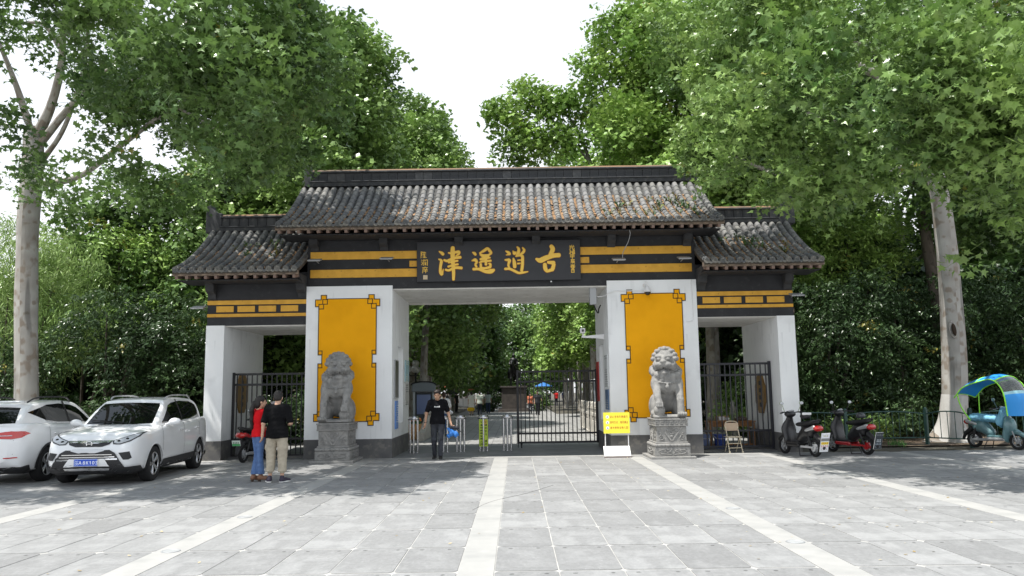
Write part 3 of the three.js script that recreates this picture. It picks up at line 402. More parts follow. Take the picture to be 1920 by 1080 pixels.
{ const t = thing('steel_post', 'steel barrier post at the left end of the row, beside the left pier', 'barrier post', [-2.87, 0, -22.7], 0, 'steel barrier posts across the main opening');
  for (const x of [-0.105, 0, 0.105]) part('tube', [mv(new THREE.CylinderGeometry(0.03, 0.03, 0.9, 14), x, 0.47, x ? -0.03 : 0.035), mv(new THREE.CylinderGeometry(0.05, 0.05, 0.02, 14), x, 0.012, x ? -0.03 : 0.035)], M.steel, t);
  part('cap', [mv(new THREE.CylinderGeometry(0.09, 0.12, 0.05, 18).scale(1.3, 1, 0.9), 0, 0.985, 0), mv(new THREE.CylinderGeometry(0.125, 0.125, 0.05, 18).scale(1.3, 1, 0.9), 0, 0.935, 0)], M.steel, t);
  part('cap_band', mv(new THREE.CylinderGeometry(0.128, 0.128, 0.02, 18).scale(1.3, 1, 0.9), 0, 0.925, 0), M.dark, t);
  dup(t, [-2.05, 0, -22.85], 0, 'steel barrier post partly hidden behind the walking young man'); dup(t, [-1.58, 0, -22.95], 0, 'steel barrier post just right of the walking young man'); const s = dup(t, [-0.93, 0, -23.0], 0, 'steel barrier post carrying the yellow-green notice'); dup(t, [-0.255, 0, -23.05], 0, 'steel barrier post nearest to the iron gate leaf');
  const map = canvasTex(96, 320, (g, w, h) => { g.fillStyle = '#b4cc3c'; g.fillRect(0, 0, w, h); g.fillStyle = '#c8b04a'; g.fillRect(52, 12, 36, 60); g.strokeStyle = '#1d2410'; g.lineWidth = 4; [...'请勿携带宠物入园'].forEach((c, i) => drawGlyph(g, c, 12, 58 + i * 32, 26, 25)); [...'请勿乞讨'].forEach((c, i) => drawGlyph(g, c, 58, 58 + i * 36, 26, 25)); [...'摊点'].forEach((c, i) => drawGlyph(g, c, 58, 244 + i * 34, 26, 25)); for (const x of [14, 58]) { g.beginPath(); g.moveTo(x + 3, 24); g.lineTo(x + 22, 46); g.moveTo(x + 22, 24); g.lineTo(x + 6, 48); g.stroke(); } });
  const nt = thing('post_notice', 'yellow-green paper notice with vertical lettering fixed round a steel post', 'notice', [-0.93, 0.12, -22.985]);
  for (const [x, u] of [[-0.068, 0], [0.068, 0.5]]) { const g = new THREE.BoxGeometry(0.108, 0.76, 0.006), uv = g.attributes.uv; for (let i = 0; i < uv.count; i++) uv.setX(i, u + uv.getX(i) * 0.5); part('sheet', mv(g, x, 0.4, 0.022), new THREE.MeshStandardMaterial({ map, roughness: 0.6 }), nt); } }

// ---------- notices and fittings on the gateway ----------
const facing = (name, label, cat, x, y0, y1, z0, z1, dir, m, frame) => { const t = thing(name, label, cat); const a = dir > 0 ? x : x - 0.03, b = dir > 0 ? x + 0.03 : x; part('panel', box(Math.min(a, b), Math.max(a, b), y0, y1, z0, z1), m, t); if (frame) part('frame', [rbox(a - 0.008, b + 0.008, y0 - 0.03, y0, z0 - 0.03, z1 + 0.03, 0.004), rbox(a - 0.008, b + 0.008, y1, y1 + 0.03, z0 - 0.03, z1 + 0.03, 0.004), rbox(a - 0.008, b + 0.008, y0, y1, z0 - 0.03, z0, 0.004), rbox(a - 0.008, b + 0.008, y0, y1, z1, z1 + 0.03, 0.004)], frame, t); return t; };
facing('plaque', 'dark metal plaque on the reveal of the left pier', 'plaque', -3.225, 1.56, 2.52, -21.95, -21.35, 1, std(0.05, 0.045, 0.04, 0.35, { metalness: 0.5 }), M.greyMetal);
const noticeTex = (bg, fg) => { const m = new THREE.MeshStandardMaterial({ roughness: 0.5, map: tex(64, 128, (u, v) => { const l = Math.floor(v * 26), on = l % 2 && u > 0.1 && u < 0.9 && v > 0.08 && v < 0.8 && hash2(Math.floor(u * 22), l, 4) > 0.35; return on ? fg : bg; }, 0.8) }); return m; };
facing('notice', 'blue notice sheet below the dark plaque on the left pier', 'notice', -3.225, 0.72, 1.46, -21.95, -21.5, 1, noticeTex([0.1, 0.25, 0.62], [0.75, 0.8, 0.85]));
facing('notice', 'pale blue visitor map at the rear of the left pier', 'notice', -3.225, 2.0, 2.62, -24.15, -23.4, 1, noticeTex([0.35, 0.55, 0.62], [0.75, 0.78, 0.7]));
facing('notice', 'grey text board under the visitor map on the left pier', 'notice', -3.225, 1.32, 1.94, -24.15, -23.4, 1, noticeTex([0.5, 0.5, 0.48], [0.12, 0.12, 0.12]));
facing('banner', 'narrow red banner on the reveal of the right pier', 'banner', 2.455, 1.35, 2.5, -24.2, -23.6, -1, noticeTex([0.42, 0.02, 0.02], [0.3, 0.02, 0.02]));
facing('notice', 'tall white text board near the front of the right pier reveal', 'notice', 2.455, 1.75, 2.6, -21.9, -21.25, -1, noticeTex([0.6, 0.62, 0.62], [0.12, 0.13, 0.14])); facing('notice', 'dark blue board under the white text board on the right pier', 'notice', 2.455, 1.15, 1.68, -21.9, -21.25, -1, noticeTex([0.08, 0.14, 0.25], [0.5, 0.5, 0.5]));
{ const oct = (name, label, x, y, z, dir) => { const t = thing(name, label, 'sign'); const p = []; for (let i = 0; i < 8; i++) { const a = PI / 8 + i * PI / 4; p.push([Math.cos(a) * 0.47, Math.sin(a) * 0.58]); } const g = extrude(p, 0.05, 0.008); g.rotateY(dir * PI / 2); g.translate(x, y, z); part('panel', planar(g), std(1, 1, 1, 0.5, { map: mottled([0.3, 0.17, 0.035], [0.2, 0.11, 0.03], 0.6, 64, 5, 0.3, 70) }), t); part('lettering', [-0.3, -0.1, 0.1, 0.3].map((o) => mv(new THREE.BoxGeometry(0.01, 0.12, 0.16), x + dir * 0.052, y + o, z + 0.05)), M.dark, t); };
  oct('wall_sign', 'ochre eight-sided wooden sign on the wall inside the left side opening', -7.65, 1.72, -22.45, 1); oct('wall_sign', 'ochre eight-sided wooden sign on the wall inside the right side opening', 6.9, 1.5, -22.7, -1); }
// flat flood lights
function flood(x, y, label) { const t = thing('flood_light', label, 'flood light', [x, y, -20.62], 0, 'flood lights on short arms along the gateway beams'); const h = part('housing', rbox(-0.17, 0.17, -0.018, 0.018, -0.13, 0.13, 0.012), M.greyMetal, t); h.rotation.x = 0.28; const l = part('lens', rbox(-0.15, 0.15, -0.026, -0.016, -0.11, 0.11, 0.004), M.lamp, t); l.rotation.x = 0.28; part('arm', rod([0, 0, -0.1], [0, -0.02, -0.45], 0.013), M.greyMetal, t); }
flood(-5.2, 5.15, 'flood light above the left edge of the left pier'); flood(-3.32, 5.17, 'flood light above the right edge of the left pier'); flood(2.74, 5.05, 'flood light above the left edge of the right pier, wire hanging to it'); flood(4.45, 5.06, 'flood light above the right edge of the right pier'); flood(-8.2, 3.95, 'flood light at the outer corner of the left side roof'); flood(7.32, 4.05, 'flood light at the outer corner of the right side roof');
solo('hanging_wire', tube([[2.98, 5.72, -20.15], [3.0, 5.64, -20.2], [2.96, 5.45, -20.35], [2.84, 5.2, -20.5], [2.83, 5.06, -20.55]], 0.01, 24, 5), M.greyMetal, 'grey wire hanging from the eave to a flood light', 'wire');
solo('conduit', [tube([[2.0, 4.16, -21.25], [2.3, 4.14, -21.2], [2.45, 4.17, -20.99], [2.62, 4.25, -20.985]], 0.011, 20, 6), rod([2.6, 4.25, -20.985], [3.42, 4.26, -20.985], 0.012)], M.white, 'white cable conduit running to the dome camera', 'conduit');
solo('conduit', tube([[4.68, 4.54, -20.99], [4.69, 4.2, -20.985], [4.7, 3.6, -20.985], [4.69, 3.46, -20.985], [4.6, 3.42, -20.985], [4.5, 3.42, -20.985]], 0.01, 30, 6), M.white, 'thin white conduit bending down the right edge of the right pier', 'conduit');
{ const t = thing('dome_camera', 'white dome security camera over the orange panel of the right pier', 'camera', [3.5, 4.2, -20.86]); part('bracket', [tube([[-0.06, 0.16, -0.12], [-0.09, 0.22, -0.05], [-0.02, 0.27, 0], [0.0, 0.16, 0]], 0.02, 14, 8)], M.white, t); part('housing', mv(new THREE.LatheGeometry([[0, 0.17], [0.04, 0.16], [0.055, 0.1], [0.09, 0.03], [0.095, 0], [0, 0]].map((p) => new THREE.Vector2(...p)), 18), 0, 0.0, 0), M.white, t); part('dome', mv(new THREE.SphereGeometry(0.085, 18, 10, 0, 6.2832, PI / 2, PI / 2), 0, 0, 0), M.glass, t); }
{ const t = thing('junction_box', 'grey cable box under the beam beside the right pier', 'cable box', [2.1, 4.2, -21.25]); part('box', rbox(-0.09, 0.09, -0.27, 0.2, -0.09, 0.09, 0.012), M.greyMetal, t); part('cable', tube([[0.02, -0.27, 0.02], [0.06, -0.4, 0.05], [0.13, -0.5, 0.02], [0.15, -0.38, 0], [0.2, -0.28, 0]], 0.017, 24, 6), M.rubber, t); part('bracket', rbox(-0.04, 0.14, 0.2, 0.225, -0.06, 0.06, 0.004), M.white, t); }
{ const t = thing('camera_arm', 'white camera on a bracket arm reaching into the opening from the right pier', 'camera', [2.45, 3.1, -22.0]); part('arm', [extrude([[0, -0.06], [-0.2, -0.02], [-0.62, 0.0], [-0.62, 0.04], [0, 0.09]], 0.06, 0.006)], M.white, t); part('camera', [rbox(-0.66, -0.52, 0.12, 0.26, -0.03, 0.13, 0.02, 2), rod([-0.58, 0.04, 0.03], [-0.58, 0.14, 0.03], 0.02)], M.white, t); part('lens', mv(new THREE.CylinderGeometry(0.038, 0.038, 0.03, 16).rotateX(PI / 2), -0.59, 0.19, 0.14), M.glass, t); }
{ const t = thing('vent_box', 'small white louvred box on the outer wall of the right side pier', 'vent', [7.36, 2.78, -21.5]); part('case', [rbox(0, 0.12, -0.19, 0.19, -0.08, -0.06, 0.004), rbox(0, 0.12, 0.17, 0.19, -0.08, 0.1, 0.004), rbox(0, 0.12, -0.19, -0.17, -0.08, 0.1, 0.004), rbox(0, 0.02, -0.17, 0.17, -0.06, 0.1, 0.004), rbox(0.1, 0.12, -0.17, 0.17, -0.06, 0.1, 0.004)], M.white, t); for (let i = 0; i < 5; i++) part('louvre', rbox(0.02, 0.1, -0.15 + i * 0.067, -0.13 + i * 0.067, -0.05, 0.09, 0.003), M.greyMetal, t); }
solo('cable_end', mv(ball(0, 0, 0, 0.022), 0.98, 4.53, -20.93), M.white, 'tiny pale lamp fixed below the name board', 'lamp');

// ---------- yellow notice board on a stand ----------
{ const map = canvasTex(512, 400, (g, w, h) => { g.fillStyle = '#fff34a'; g.fillRect(0, 0, w, h); g.strokeStyle = '#c4641c'; g.lineWidth = 5; g.lineCap = 'round'; ['禁止各种车辆通行', '请勿乞讨、增设摊点', '请勿携带宠物入园'].forEach((s, r) => { const n = s.length, step = 355 / n; [...s].forEach((c, i) => { if (c === '、') { g.beginPath(); g.moveTo(140 + i * step, 100 + r * 105); g.lineTo(147 + i * step, 108 + r * 105); g.stroke(); } else drawGlyph(g, c, 130 + i * step, 62 + r * 105, step * 0.78, 46); }); g.fillStyle = '#fff'; g.beginPath(); g.arc(80, 86 + r * 105, 32, 0, 7); g.fill(); g.fillStyle = '#1c2030'; g.beginPath(); if (r === 0) { g.moveTo(56, 94); g.lineTo(66, 84); g.lineTo(78, 76); g.lineTo(90, 84); g.lineTo(104, 94); } else { g.moveTo(66, 62 + r * 105); g.lineTo(78, 78 + r * 105); g.lineTo(90, 92 + r * 105); g.lineTo(92, 112 + r * 105); g.lineTo(80, 110 + r * 105); g.lineTo(76, 90 + r * 105); } g.closePath(); g.fill(); }); });
  const t = thing('notice_stand', 'yellow notice board with orange lettering on a white folding stand beside the right pier', 'notice board', [2.52, 0, -20.38]);
  const b = new THREE.BoxGeometry(0.66, 0.52, 0.014); const p = part('board', mv(b, 0, 0.845, 0.0), new THREE.MeshStandardMaterial({ map, roughness: 0.45 }), t);
  for (const x of [-0.29, 0.29]) { part('leg', rod([x, 0.02, -0.02], [x, 1.08, -0.016], 0.013), M.white, t); part('rear_strut', rod([x, 0.02, -0.3], [x, 0.42, -0.03], 0.016), std(0.14, 0.09, 0.07, 0.7), t); }
  const fr = part('white_sheet', rbox(-0.33, 0.33, -0.155, 0.155, -0.006, 0.006, 0.003), std(0.86, 0.86, 0.86, 0.5), t); fr.position.set(-0.02, 0.155, 0.1); fr.rotation.x = -0.75; part('foot_bar', rbox(-0.36, 0.33, 0.0, 0.03, 0.2, 0.235, 0.005), std(0.2, 0.16, 0.15, 0.7), t); }

// ---------- folding chair, desk, buckets ----------
{ const m = std(0.62, 0.54, 0.4, 0.5), t = thing('folding_chair', 'beige folding chair standing empty before the right side gate', 'chair', [5.66, 0, -21.25], 0.12); t.scale.setScalar(0.93);
  for (const s of [-1, 1]) { part('rear_leg', rod([s * 0.19, 0.02, 0.17], [s * 0.17, 0.8, -0.12], 0.014), m, t); part('front_leg', rod([s * 0.16, 0.0, -0.24], [s * 0.17, 0.43, 0.05], 0.013), m, t); part('foot', rbox(s * 0.19 - 0.022, s * 0.19 + 0.022, 0, 0.05, 0.15, 0.2, 0.006), m, t); }
  const bk = part('backrest', rbox(-0.2, 0.2, 0.6, 0.82, -0.012, 0.012, 0.011, 2), std(1, 1, 1, 0.5, { map: mottled([0.56, 0.42, 0.3], [0.48, 0.36, 0.25], 0.4, 64, 5, 0.2, 71) }), t); bk.position.z = -0.09; part('back_tube', tube([[-0.18, 0.62, -0.08], [-0.19, 0.78, -0.1], [-0.13, 0.85, -0.11], [0.13, 0.85, -0.11], [0.19, 0.78, -0.1], [0.18, 0.62, -0.08]], 0.013, 30, 8), m, t);
  part('seat', rbox(-0.2, 0.2, 0.425, 0.45, -0.18, 0.16, 0.01, 2), m, t); for (const [y, z] of [[0.14, 0.145], [0.26, 0.11]]) part('stretcher', rod([-0.18, y, z], [0.18, y, z], 0.01), m, t); }
{ const t = thing('desk', 'orange-brown wooden desk behind the right side gate', 'desk', [6.2, 0, -23.4]); part('desktop', rbox(-0.72, 0.62, 0.7, 0.74, -0.3, 0.3, 0.008), M.wood, t); for (const [x, z] of [[-0.66, -0.25], [-0.66, 0.25], [0.56, -0.25], [0.56, 0.25]]) part('leg', rbox(x - 0.03, x + 0.03, 0, 0.7, z - 0.03, z + 0.03, 0.005), M.wood, t); part('apron', [rbox(-0.62, 0.52, 0.58, 0.7, 0.23, 0.25, 0.004), rbox(-0.62, 0.52, 0.06, 0.1, 0.23, 0.26, 0.004)], M.wood, t);
  const b = thing('cardboard_tray', 'open tray of papers lying on the wooden desk', 'tray', [5.95, 0.74, -23.35]); part('tray', [rbox(-0.2, 0.2, 0, 0.02, -0.12, 0.12, 0.004), rbox(-0.2, 0.2, 0.02, 0.14, -0.12, -0.105, 0.004), rbox(-0.2, -0.185, 0.02, 0.14, -0.105, 0.12, 0.004)], std(0.4, 0.25, 0.12, 0.8), b); part('papers', [rbox(-0.13, 0.04, 0.02, 0.12, -0.06, 0.06, 0.004), rbox(0.06, 0.17, 0.02, 0.09, -0.06, 0.08, 0.004)], M.white, b);
  solo('folded_bag', [rbox(6.3, 6.66, 0.741, 0.82, -23.5, -23.25, 0.03, 2), rbox(6.36, 6.6, 0.8, 0.86, -23.45, -23.3, 0.03, 2)], std(0.12, 0.09, 0.07, 0.8), 'dark folded bag lying on the wooden desk', 'bag');
  const bk = (x, z, c, label) => { const u = thing('bucket', label, 'bucket', [x, 0, z], 0, 'buckets standing by the desk'); part('bucket', mv(new THREE.LatheGeometry([[0, 0], [0.13, 0], [0.17, 0.36], [0.18, 0.36], [0.18, 0.38], [0.16, 0.38], [0.12, 0.02], [0, 0.02]].map((p) => new THREE.Vector2(...p)), 20), 0, 0, 0), c, u); part('handle', tube([[-0.17, 0.36, 0], [-0.12, 0.28, 0.16], [0.12, 0.28, 0.16], [0.17, 0.36, 0]], 0.008, 16, 5), M.white, u); };
  bk(5.72, -22.9, std(0.05, 0.09, 0.4, 0.4), 'deep blue bucket standing before the wooden desk'); bk(5.3, -23.0, std(0.22, 0.28, 0.5, 0.4), 'pale blue bucket left of the deep blue one'); }

// ---------- green railing in front of the right planting ----------
{ const m = std(0.025, 0.07, 0.058, 0.5), pst = (a, b, label) => { const t = thing('railing_panel', label, 'railing', [a[0], 0, a[1]], Math.atan2(-(b[1] - a[1]), b[0] - a[0]), 'dark green railing along the right planting bed'), L = Math.hypot(b[0] - a[0], b[1] - a[1]); part('post', [rbox(-0.045, 0.045, -0.05, 1.0, -0.045, 0.045, 0.006), mv(new THREE.SphereGeometry(0.05, 10, 6), 0, 1.0, 0)], m, t); part('rail', tube([[0, 0.86, 0], [L * 0.3, 0.93, 0], [L * 0.7, 0.93, 0], [L, 0.86, 0]], 0.02, 20, 6), m, t); part('rail', rod([0, 0.2, 0], [L, 0.2, 0], 0.018), m, t); const n = Math.max(3, Math.round(L / 0.19)); for (let i = 1; i < n; i++) { const x = L * i / n, y = 0.86 + 0.07 * Math.sin(PI * i / n) * 1.1; part('bar', rod([x, 0.2, 0], [x, y - 0.01, 0], 0.01, 0.01, 6), m, t); } };
  pst([7.75, -23.0], [9.35, -23.05], 'green railing panel nearest to the gateway, behind the scooters'); pst([9.35, -23.05], [11.65, -23.1], 'long arched green railing panel left of the big tree'); pst([11.65, -23.1], [12.35, -22.1], 'short green railing panel angled in front of the tree trunk'); pst([12.35, -22.1], [14.2, -22.2], 'green railing panel right of the tree trunk, behind the canopied scooter'); }
// ---------- smooth bodies: capsules and ellipsoids joined on a grid, meshed with surface nets ----------
function sdf(prims, cell, o = {}) {
  const lo = [1e9, 1e9, 1e9], hi = [-1e9, -1e9, -1e9], mg = cell * 3;
  for (const p of prims) { p.k = p.k ?? o.k ?? 0.02; const R = p.c ? Math.max(...p.r) : Math.max(p.ra, p.rb) * Math.max(1, ...(p.s || [1])), pts = p.c ? [p.c] : [p.a, p.b]; p.lo = [0, 1, 2].map((i) => Math.min(...pts.map((q) => q[i])) - R - p.k - mg); p.hi = [0, 1, 2].map((i) => Math.max(...pts.map((q) => q[i])) + R + p.k + mg); if (!p.sub) for (let i = 0; i < 3; i++) { lo[i] = Math.min(lo[i], p.lo[i]); hi[i] = Math.max(hi[i], p.hi[i]); } }
  const n = [0, 1, 2].map((i) => Math.ceil((hi[i] - lo[i]) / cell) + 1), [nx, ny, nz] = n, F = new Float32Array(nx * ny * nz).fill(1), id = (i, j, k) => i + nx * (j + ny * k);
  for (const p of prims) {
    const a = [0, 1, 2].map((i) => Math.max(0, Math.floor((p.lo[i] - lo[i]) / cell))), b = [0, 1, 2].map((i) => Math.min(n[i] - 1, Math.ceil((p.hi[i] - lo[i]) / cell)));
    let q = null; if (p.rot) q = new THREE.Quaternion().setFromEuler(new THREE.Euler(...p.rot)).invert(); const v = new THREE.Vector3(), s = p.s || [1, 1, 1], sm = Math.min(...s);
    for (let k = a[2]; k <= b[2]; k++) for (let j = a[1]; j <= b[1]; j++) for (let i = a[0]; i <= b[0]; i++) {
      const x = lo[0] + i * cell, y = lo[1] + j * cell, z = lo[2] + k * cell; let d;
      if (p.c) { v.set(x - p.c[0], y - p.c[1], z - p.c[2]); if (q) v.applyQuaternion(q); const k0 = Math.hypot(v.x / p.r[0], v.y / p.r[1], v.z / p.r[2]), k1 = Math.hypot(v.x / p.r[0] ** 2, v.y / p.r[1] ** 2, v.z / p.r[2] ** 2); d = k1 > 1e-9 ? k0 * (k0 - 1) / k1 : -Math.min(...p.r); }
      else { const ax = p.a[0] / s[0], ay = p.a[1] / s[1], az = p.a[2] / s[2], bx = p.b[0] / s[0] - ax, by = p.b[1] / s[1] - ay, bz = p.b[2] / s[2] - az, px = x / s[0] - ax, py = y / s[1] - ay, pz = z / s[2] - az, t = clamp((px * bx + py * by + pz * bz) / (bx * bx + by * by + bz * bz + 1e-12)); d = (Math.hypot(px - t * bx, py - t * by, pz - t * bz) - lerp(p.ra, p.rb, t)) * sm; }
      const e = id(i, j, k), f = F[e]; if (p.sub) { const m = -d, h = Math.max(p.k - Math.abs(f - m), 0) / (p.k || 1); F[e] = Math.max(f, m) + h * h * p.k / 4; } else { const h = Math.max(p.k - Math.abs(f - d), 0) / (p.k || 1); F[e] = Math.min(f, d) - h * h * p.k / 4; }
    }
  }
  if (o.mod) for (let k = 0; k < nz; k++) for (let j = 0; j < ny; j++) for (let i = 0; i < nx; i++) { const e = id(i, j, k); if (F[e] < 0.06) F[e] = o.mod(F[e], lo[0] + i * cell, lo[1] + j * cell, lo[2] + k * cell); }
  const ix = new Int32Array(nx * ny * nz).fill(-1), P = [], I = [], cs = [[0, 0, 0], [1, 0, 0], [0, 1, 0], [1, 1, 0], [0, 0, 1], [1, 0, 1], [0, 1, 1], [1, 1, 1]], ed = [[0, 1], [2, 3], [4, 5], [6, 7], [0, 2], [1, 3], [4, 6], [5, 7], [0, 4], [1, 5], [2, 6], [3, 7]], f8 = new Float32Array(8);
  for (let k = 0; k < nz - 1; k++) for (let j = 0; j < ny - 1; j++) for (let i = 0; i < nx - 1; i++) {
    let m = 0; for (let c = 0; c < 8; c++) { f8[c] = F[id(i + cs[c][0], j + cs[c][1], k + cs[c][2])]; if (f8[c] < 0) m |= 1 << c; } if (m === 0 || m === 255) continue;
    let x = 0, y = 0, z = 0, w = 0; for (const [a, b] of ed) { const fa = f8[a], fb = f8[b]; if ((fa < 0) === (fb < 0)) continue; const t = fa / (fa - fb); x += lerp(cs[a][0], cs[b][0], t); y += lerp(cs[a][1], cs[b][1], t); z += lerp(cs[a][2], cs[b][2], t); w++; }
    ix[id(i, j, k)] = P.length / 3; P.push(lo[0] + (i + x / w) * cell, lo[1] + (j + y / w) * cell, lo[2] + (k + z / w) * cell);
  }
  const quad = (a, b, c, d, flip) => { if (a < 0 || b < 0 || c < 0 || d < 0) return; flip ? I.push(a, c, b, a, d, c) : I.push(a, b, c, a, c, d); };
  for (let k = 1; k < nz - 1; k++) for (let j = 1; j < ny - 1; j++) for (let i = 1; i < nx - 1; i++) { const s = F[id(i, j, k)] < 0;
    if (s !== F[id(i + 1, j, k)] < 0) quad(ix[id(i, j - 1, k - 1)], ix[id(i, j, k - 1)], ix[id(i, j, k)], ix[id(i, j - 1, k)], !s);
    if (s !== F[id(i, j + 1, k)] < 0) quad(ix[id(i - 1, j, k - 1)], ix[id(i - 1, j, k)], ix[id(i, j, k)], ix[id(i, j, k - 1)], !s);
    if (s !== F[id(i, j, k + 1)] < 0) quad(ix[id(i - 1, j - 1, k)], ix[id(i, j - 1, k)], ix[id(i, j, k)], ix[id(i - 1, j, k)], !s); }
  const g = new THREE.BufferGeometry(); g.setAttribute('position', new THREE.Float32BufferAttribute(P, 3)); g.setIndex(I); g.computeVertexNormals(); return planar(g);
}
const cap = (a, b, ra, rb = ra, o = {}) => ({ a, b, ra, rb, ...o }), ell = (c, r, o = {}) => ({ c, r, ...o });

// ---------- guardian lions ----------
function lionBody(mx) {
  const H = [], B = [], R = rng(5), yaw = 0.3 * mx, hp = (p) => { p = { ...p }; const c = Math.cos(yaw), s = Math.sin(yaw), t = ([x, y, z]) => [x * c + z * s, y, -x * s + z * c]; if (p.c) { p.c = t(p.c); p.rot = [0, yaw, 0]; } else { p.a = t(p.a); p.b = t(p.b); } return p; };
  const h = (...p) => p.forEach((q) => H.push(hp(q)));
  h(ell([0, 1.42, 0.08], [0.27, 0.29, 0.27]), ell([0, 1.3, 0.28], [0.19, 0.13, 0.14]), ell([0, 1.385, 0.41], [0.085, 0.055, 0.055]), ell([0, 1.44, 0.33], [0.06, 0.1, 0.08]));
  for (const s of [-1, 1]) h(ell([s * 0.115, 1.52, 0.3], [0.11, 0.045, 0.07], { k: 0.03 }), ell([s * 0.115, 1.455, 0.325], [0.058, 0.05, 0.05], { k: 0.008 }), ell([s * 0.11, 1.315, 0.38], [0.095, 0.07, 0.07]), ell([s * 0.2, 1.3, 0.22], [0.09, 0.12, 0.1]), ell([s * 0.27, 1.5, 0.06], [0.05, 0.085, 0.05], { k: 0.015 }), cap([s * 0.05, 1.36, 0.45], [s * 0.02, 1.355, 0.46], 0.02, 0.02, { sub: true, k: 0.01 }));
  h(ell([0, 1.12, 0.27], [0.15, 0.07, 0.13]), ell([0, 1.205, 0.4], [0.15, 0.05, 0.13], { sub: true, k: 0.02 }), ell([0, 1.18, 0.3], [0.07, 0.025, 0.1]));
  for (let i = -3; i <= 3; i++) if (i) h(ell([i * 0.036, 1.235, 0.41 - Math.abs(i) * 0.015], [0.016, 0.026, 0.014], { k: 0.004 }));
  for (let a = 0; a < 5; a++) { const n = [1, 7, 10, 12, 13][a], el = PI / 2 - a * 0.36; for (let i = 0; i < n; i++) { const t = PI * 0.02 + (a < 2 ? 2 * PI * i / n : PI * 0.93 + (i / (n - 1) - 0.5) * PI * (a < 3 ? 1.55 : 1.35)), x = Math.sin(t) * Math.cos(el), z = Math.cos(t) * Math.cos(el); if (z > 0.55 && a > 1) continue; h(ell([x * 0.285, 1.43 + Math.sin(el) * 0.3, 0.06 + z * 0.28], [0.068, 0.062, 0.068], { k: 0.012 })); } }
  // mane collar
  for (let i = 0; i <= 12; i++) { const t = (i / 12 - 0.5) * PI * 1.5, x = Math.sin(t) * 0.33, z = 0.02 + Math.cos(t) * 0.26; B.push(ell([x, 1.02 + (1 - Math.cos(t)) * 0.14, z], [0.088, 0.1, 0.088], { k: 0.014 })); if (i % 2) B.push(ell([x * 0.98, 0.93 + (1 - Math.cos(t)) * 0.13, z + 0.02], [0.065, 0.07, 0.06], { k: 0.014 })); }
  B.push(ell([0, 1.2, -0.04], [0.34, 0.3, 0.28]), cap([0, 0.42, -0.2], [0, 0.9, 0.0], 0.29, 0.3, { k: 0.06 }), ell([0, 0.84, 0.13], [0.28, 0.27, 0.2]));
  for (const s of [-1, 1]) { B.push(ell([s * 0.27, 0.3, -0.12], [0.15, 0.3, 0.33], { k: 0.04 }), ell([s * 0.3, 0.12, 0.1], [0.12, 0.1, 0.2], { k: 0.03 }), ell([s * 0.27, 0.85, 0.12], [0.13, 0.2, 0.16], { k: 0.04 }));
    const up = s === mx ? 1 : 0; if (up) { B.push(cap([s * 0.27, 0.78, 0.18], [s * 0.29, 0.52, 0.4], 0.115, 0.085, { k: 0.04 }), cap([s * 0.29, 0.52, 0.4], [s * 0.26, 0.38, 0.45], 0.08, 0.09), ell([s * 0.25, 0.2, 0.36], [0.14, 0.14, 0.13], { k: 0.01 })); for (let i = -1; i <= 2; i++) B.push(cap([s * 0.27 + i * 0.045 - 0.02, 0.38, 0.5], [s * 0.27 + i * 0.045 - 0.02, 0.3, 0.52], 0.028, 0.024, { k: 0.008 })); }
    else { B.push(cap([s * 0.27, 0.8, 0.17], [s * 0.28, 0.45, 0.33], 0.115, 0.085, { k: 0.04 }), cap([s * 0.28, 0.45, 0.33], [s * 0.28, 0.14, 0.37], 0.082, 0.092)); for (let i = -1; i <= 2; i++) B.push(ell([s * 0.28 + i * 0.055 - 0.027, 0.11, 0.49], [0.034, 0.055, 0.075], { k: 0.008 })); } }
  B.push(ell([0, 0.55, -0.46], [0.12, 0.3, 0.08]), cap([-0.3, 0.05, -0.36], [0.3, 0.05, -0.36], 0.06, 0.06, { s: [1, 1, 1.6] }), cap([-0.34, 0.045, 0.3], [0.34, 0.045, 0.3], 0.055, 0.055, { s: [1, 1, 3] }), cap([-0.34, 0.045, -0.1], [0.34, 0.045, -0.1], 0.055, 0.055, { s: [1, 1, 4] }));
  for (let i = 0; i <= 8; i++) { const t = (i / 8 - 0.5) * 1.9; B.push(ell([Math.sin(t) * 0.29, 0.86 + (1 - Math.cos(t)) * 0.1, 0.1 + Math.cos(t) * 0.24], [0.045, 0.02, 0.03], { k: 0.01 })); }
  B.push(ell([mx * 0.03, 0.77, 0.36], [0.05, 0.06, 0.05], { k: 0.008 }), ell([mx * 0.03, 0.84, 0.35], [0.035, 0.02, 0.03], { k: 0.008 }));
  return sdf([...B, ...H], 0.0135, { k: 0.03 });
}
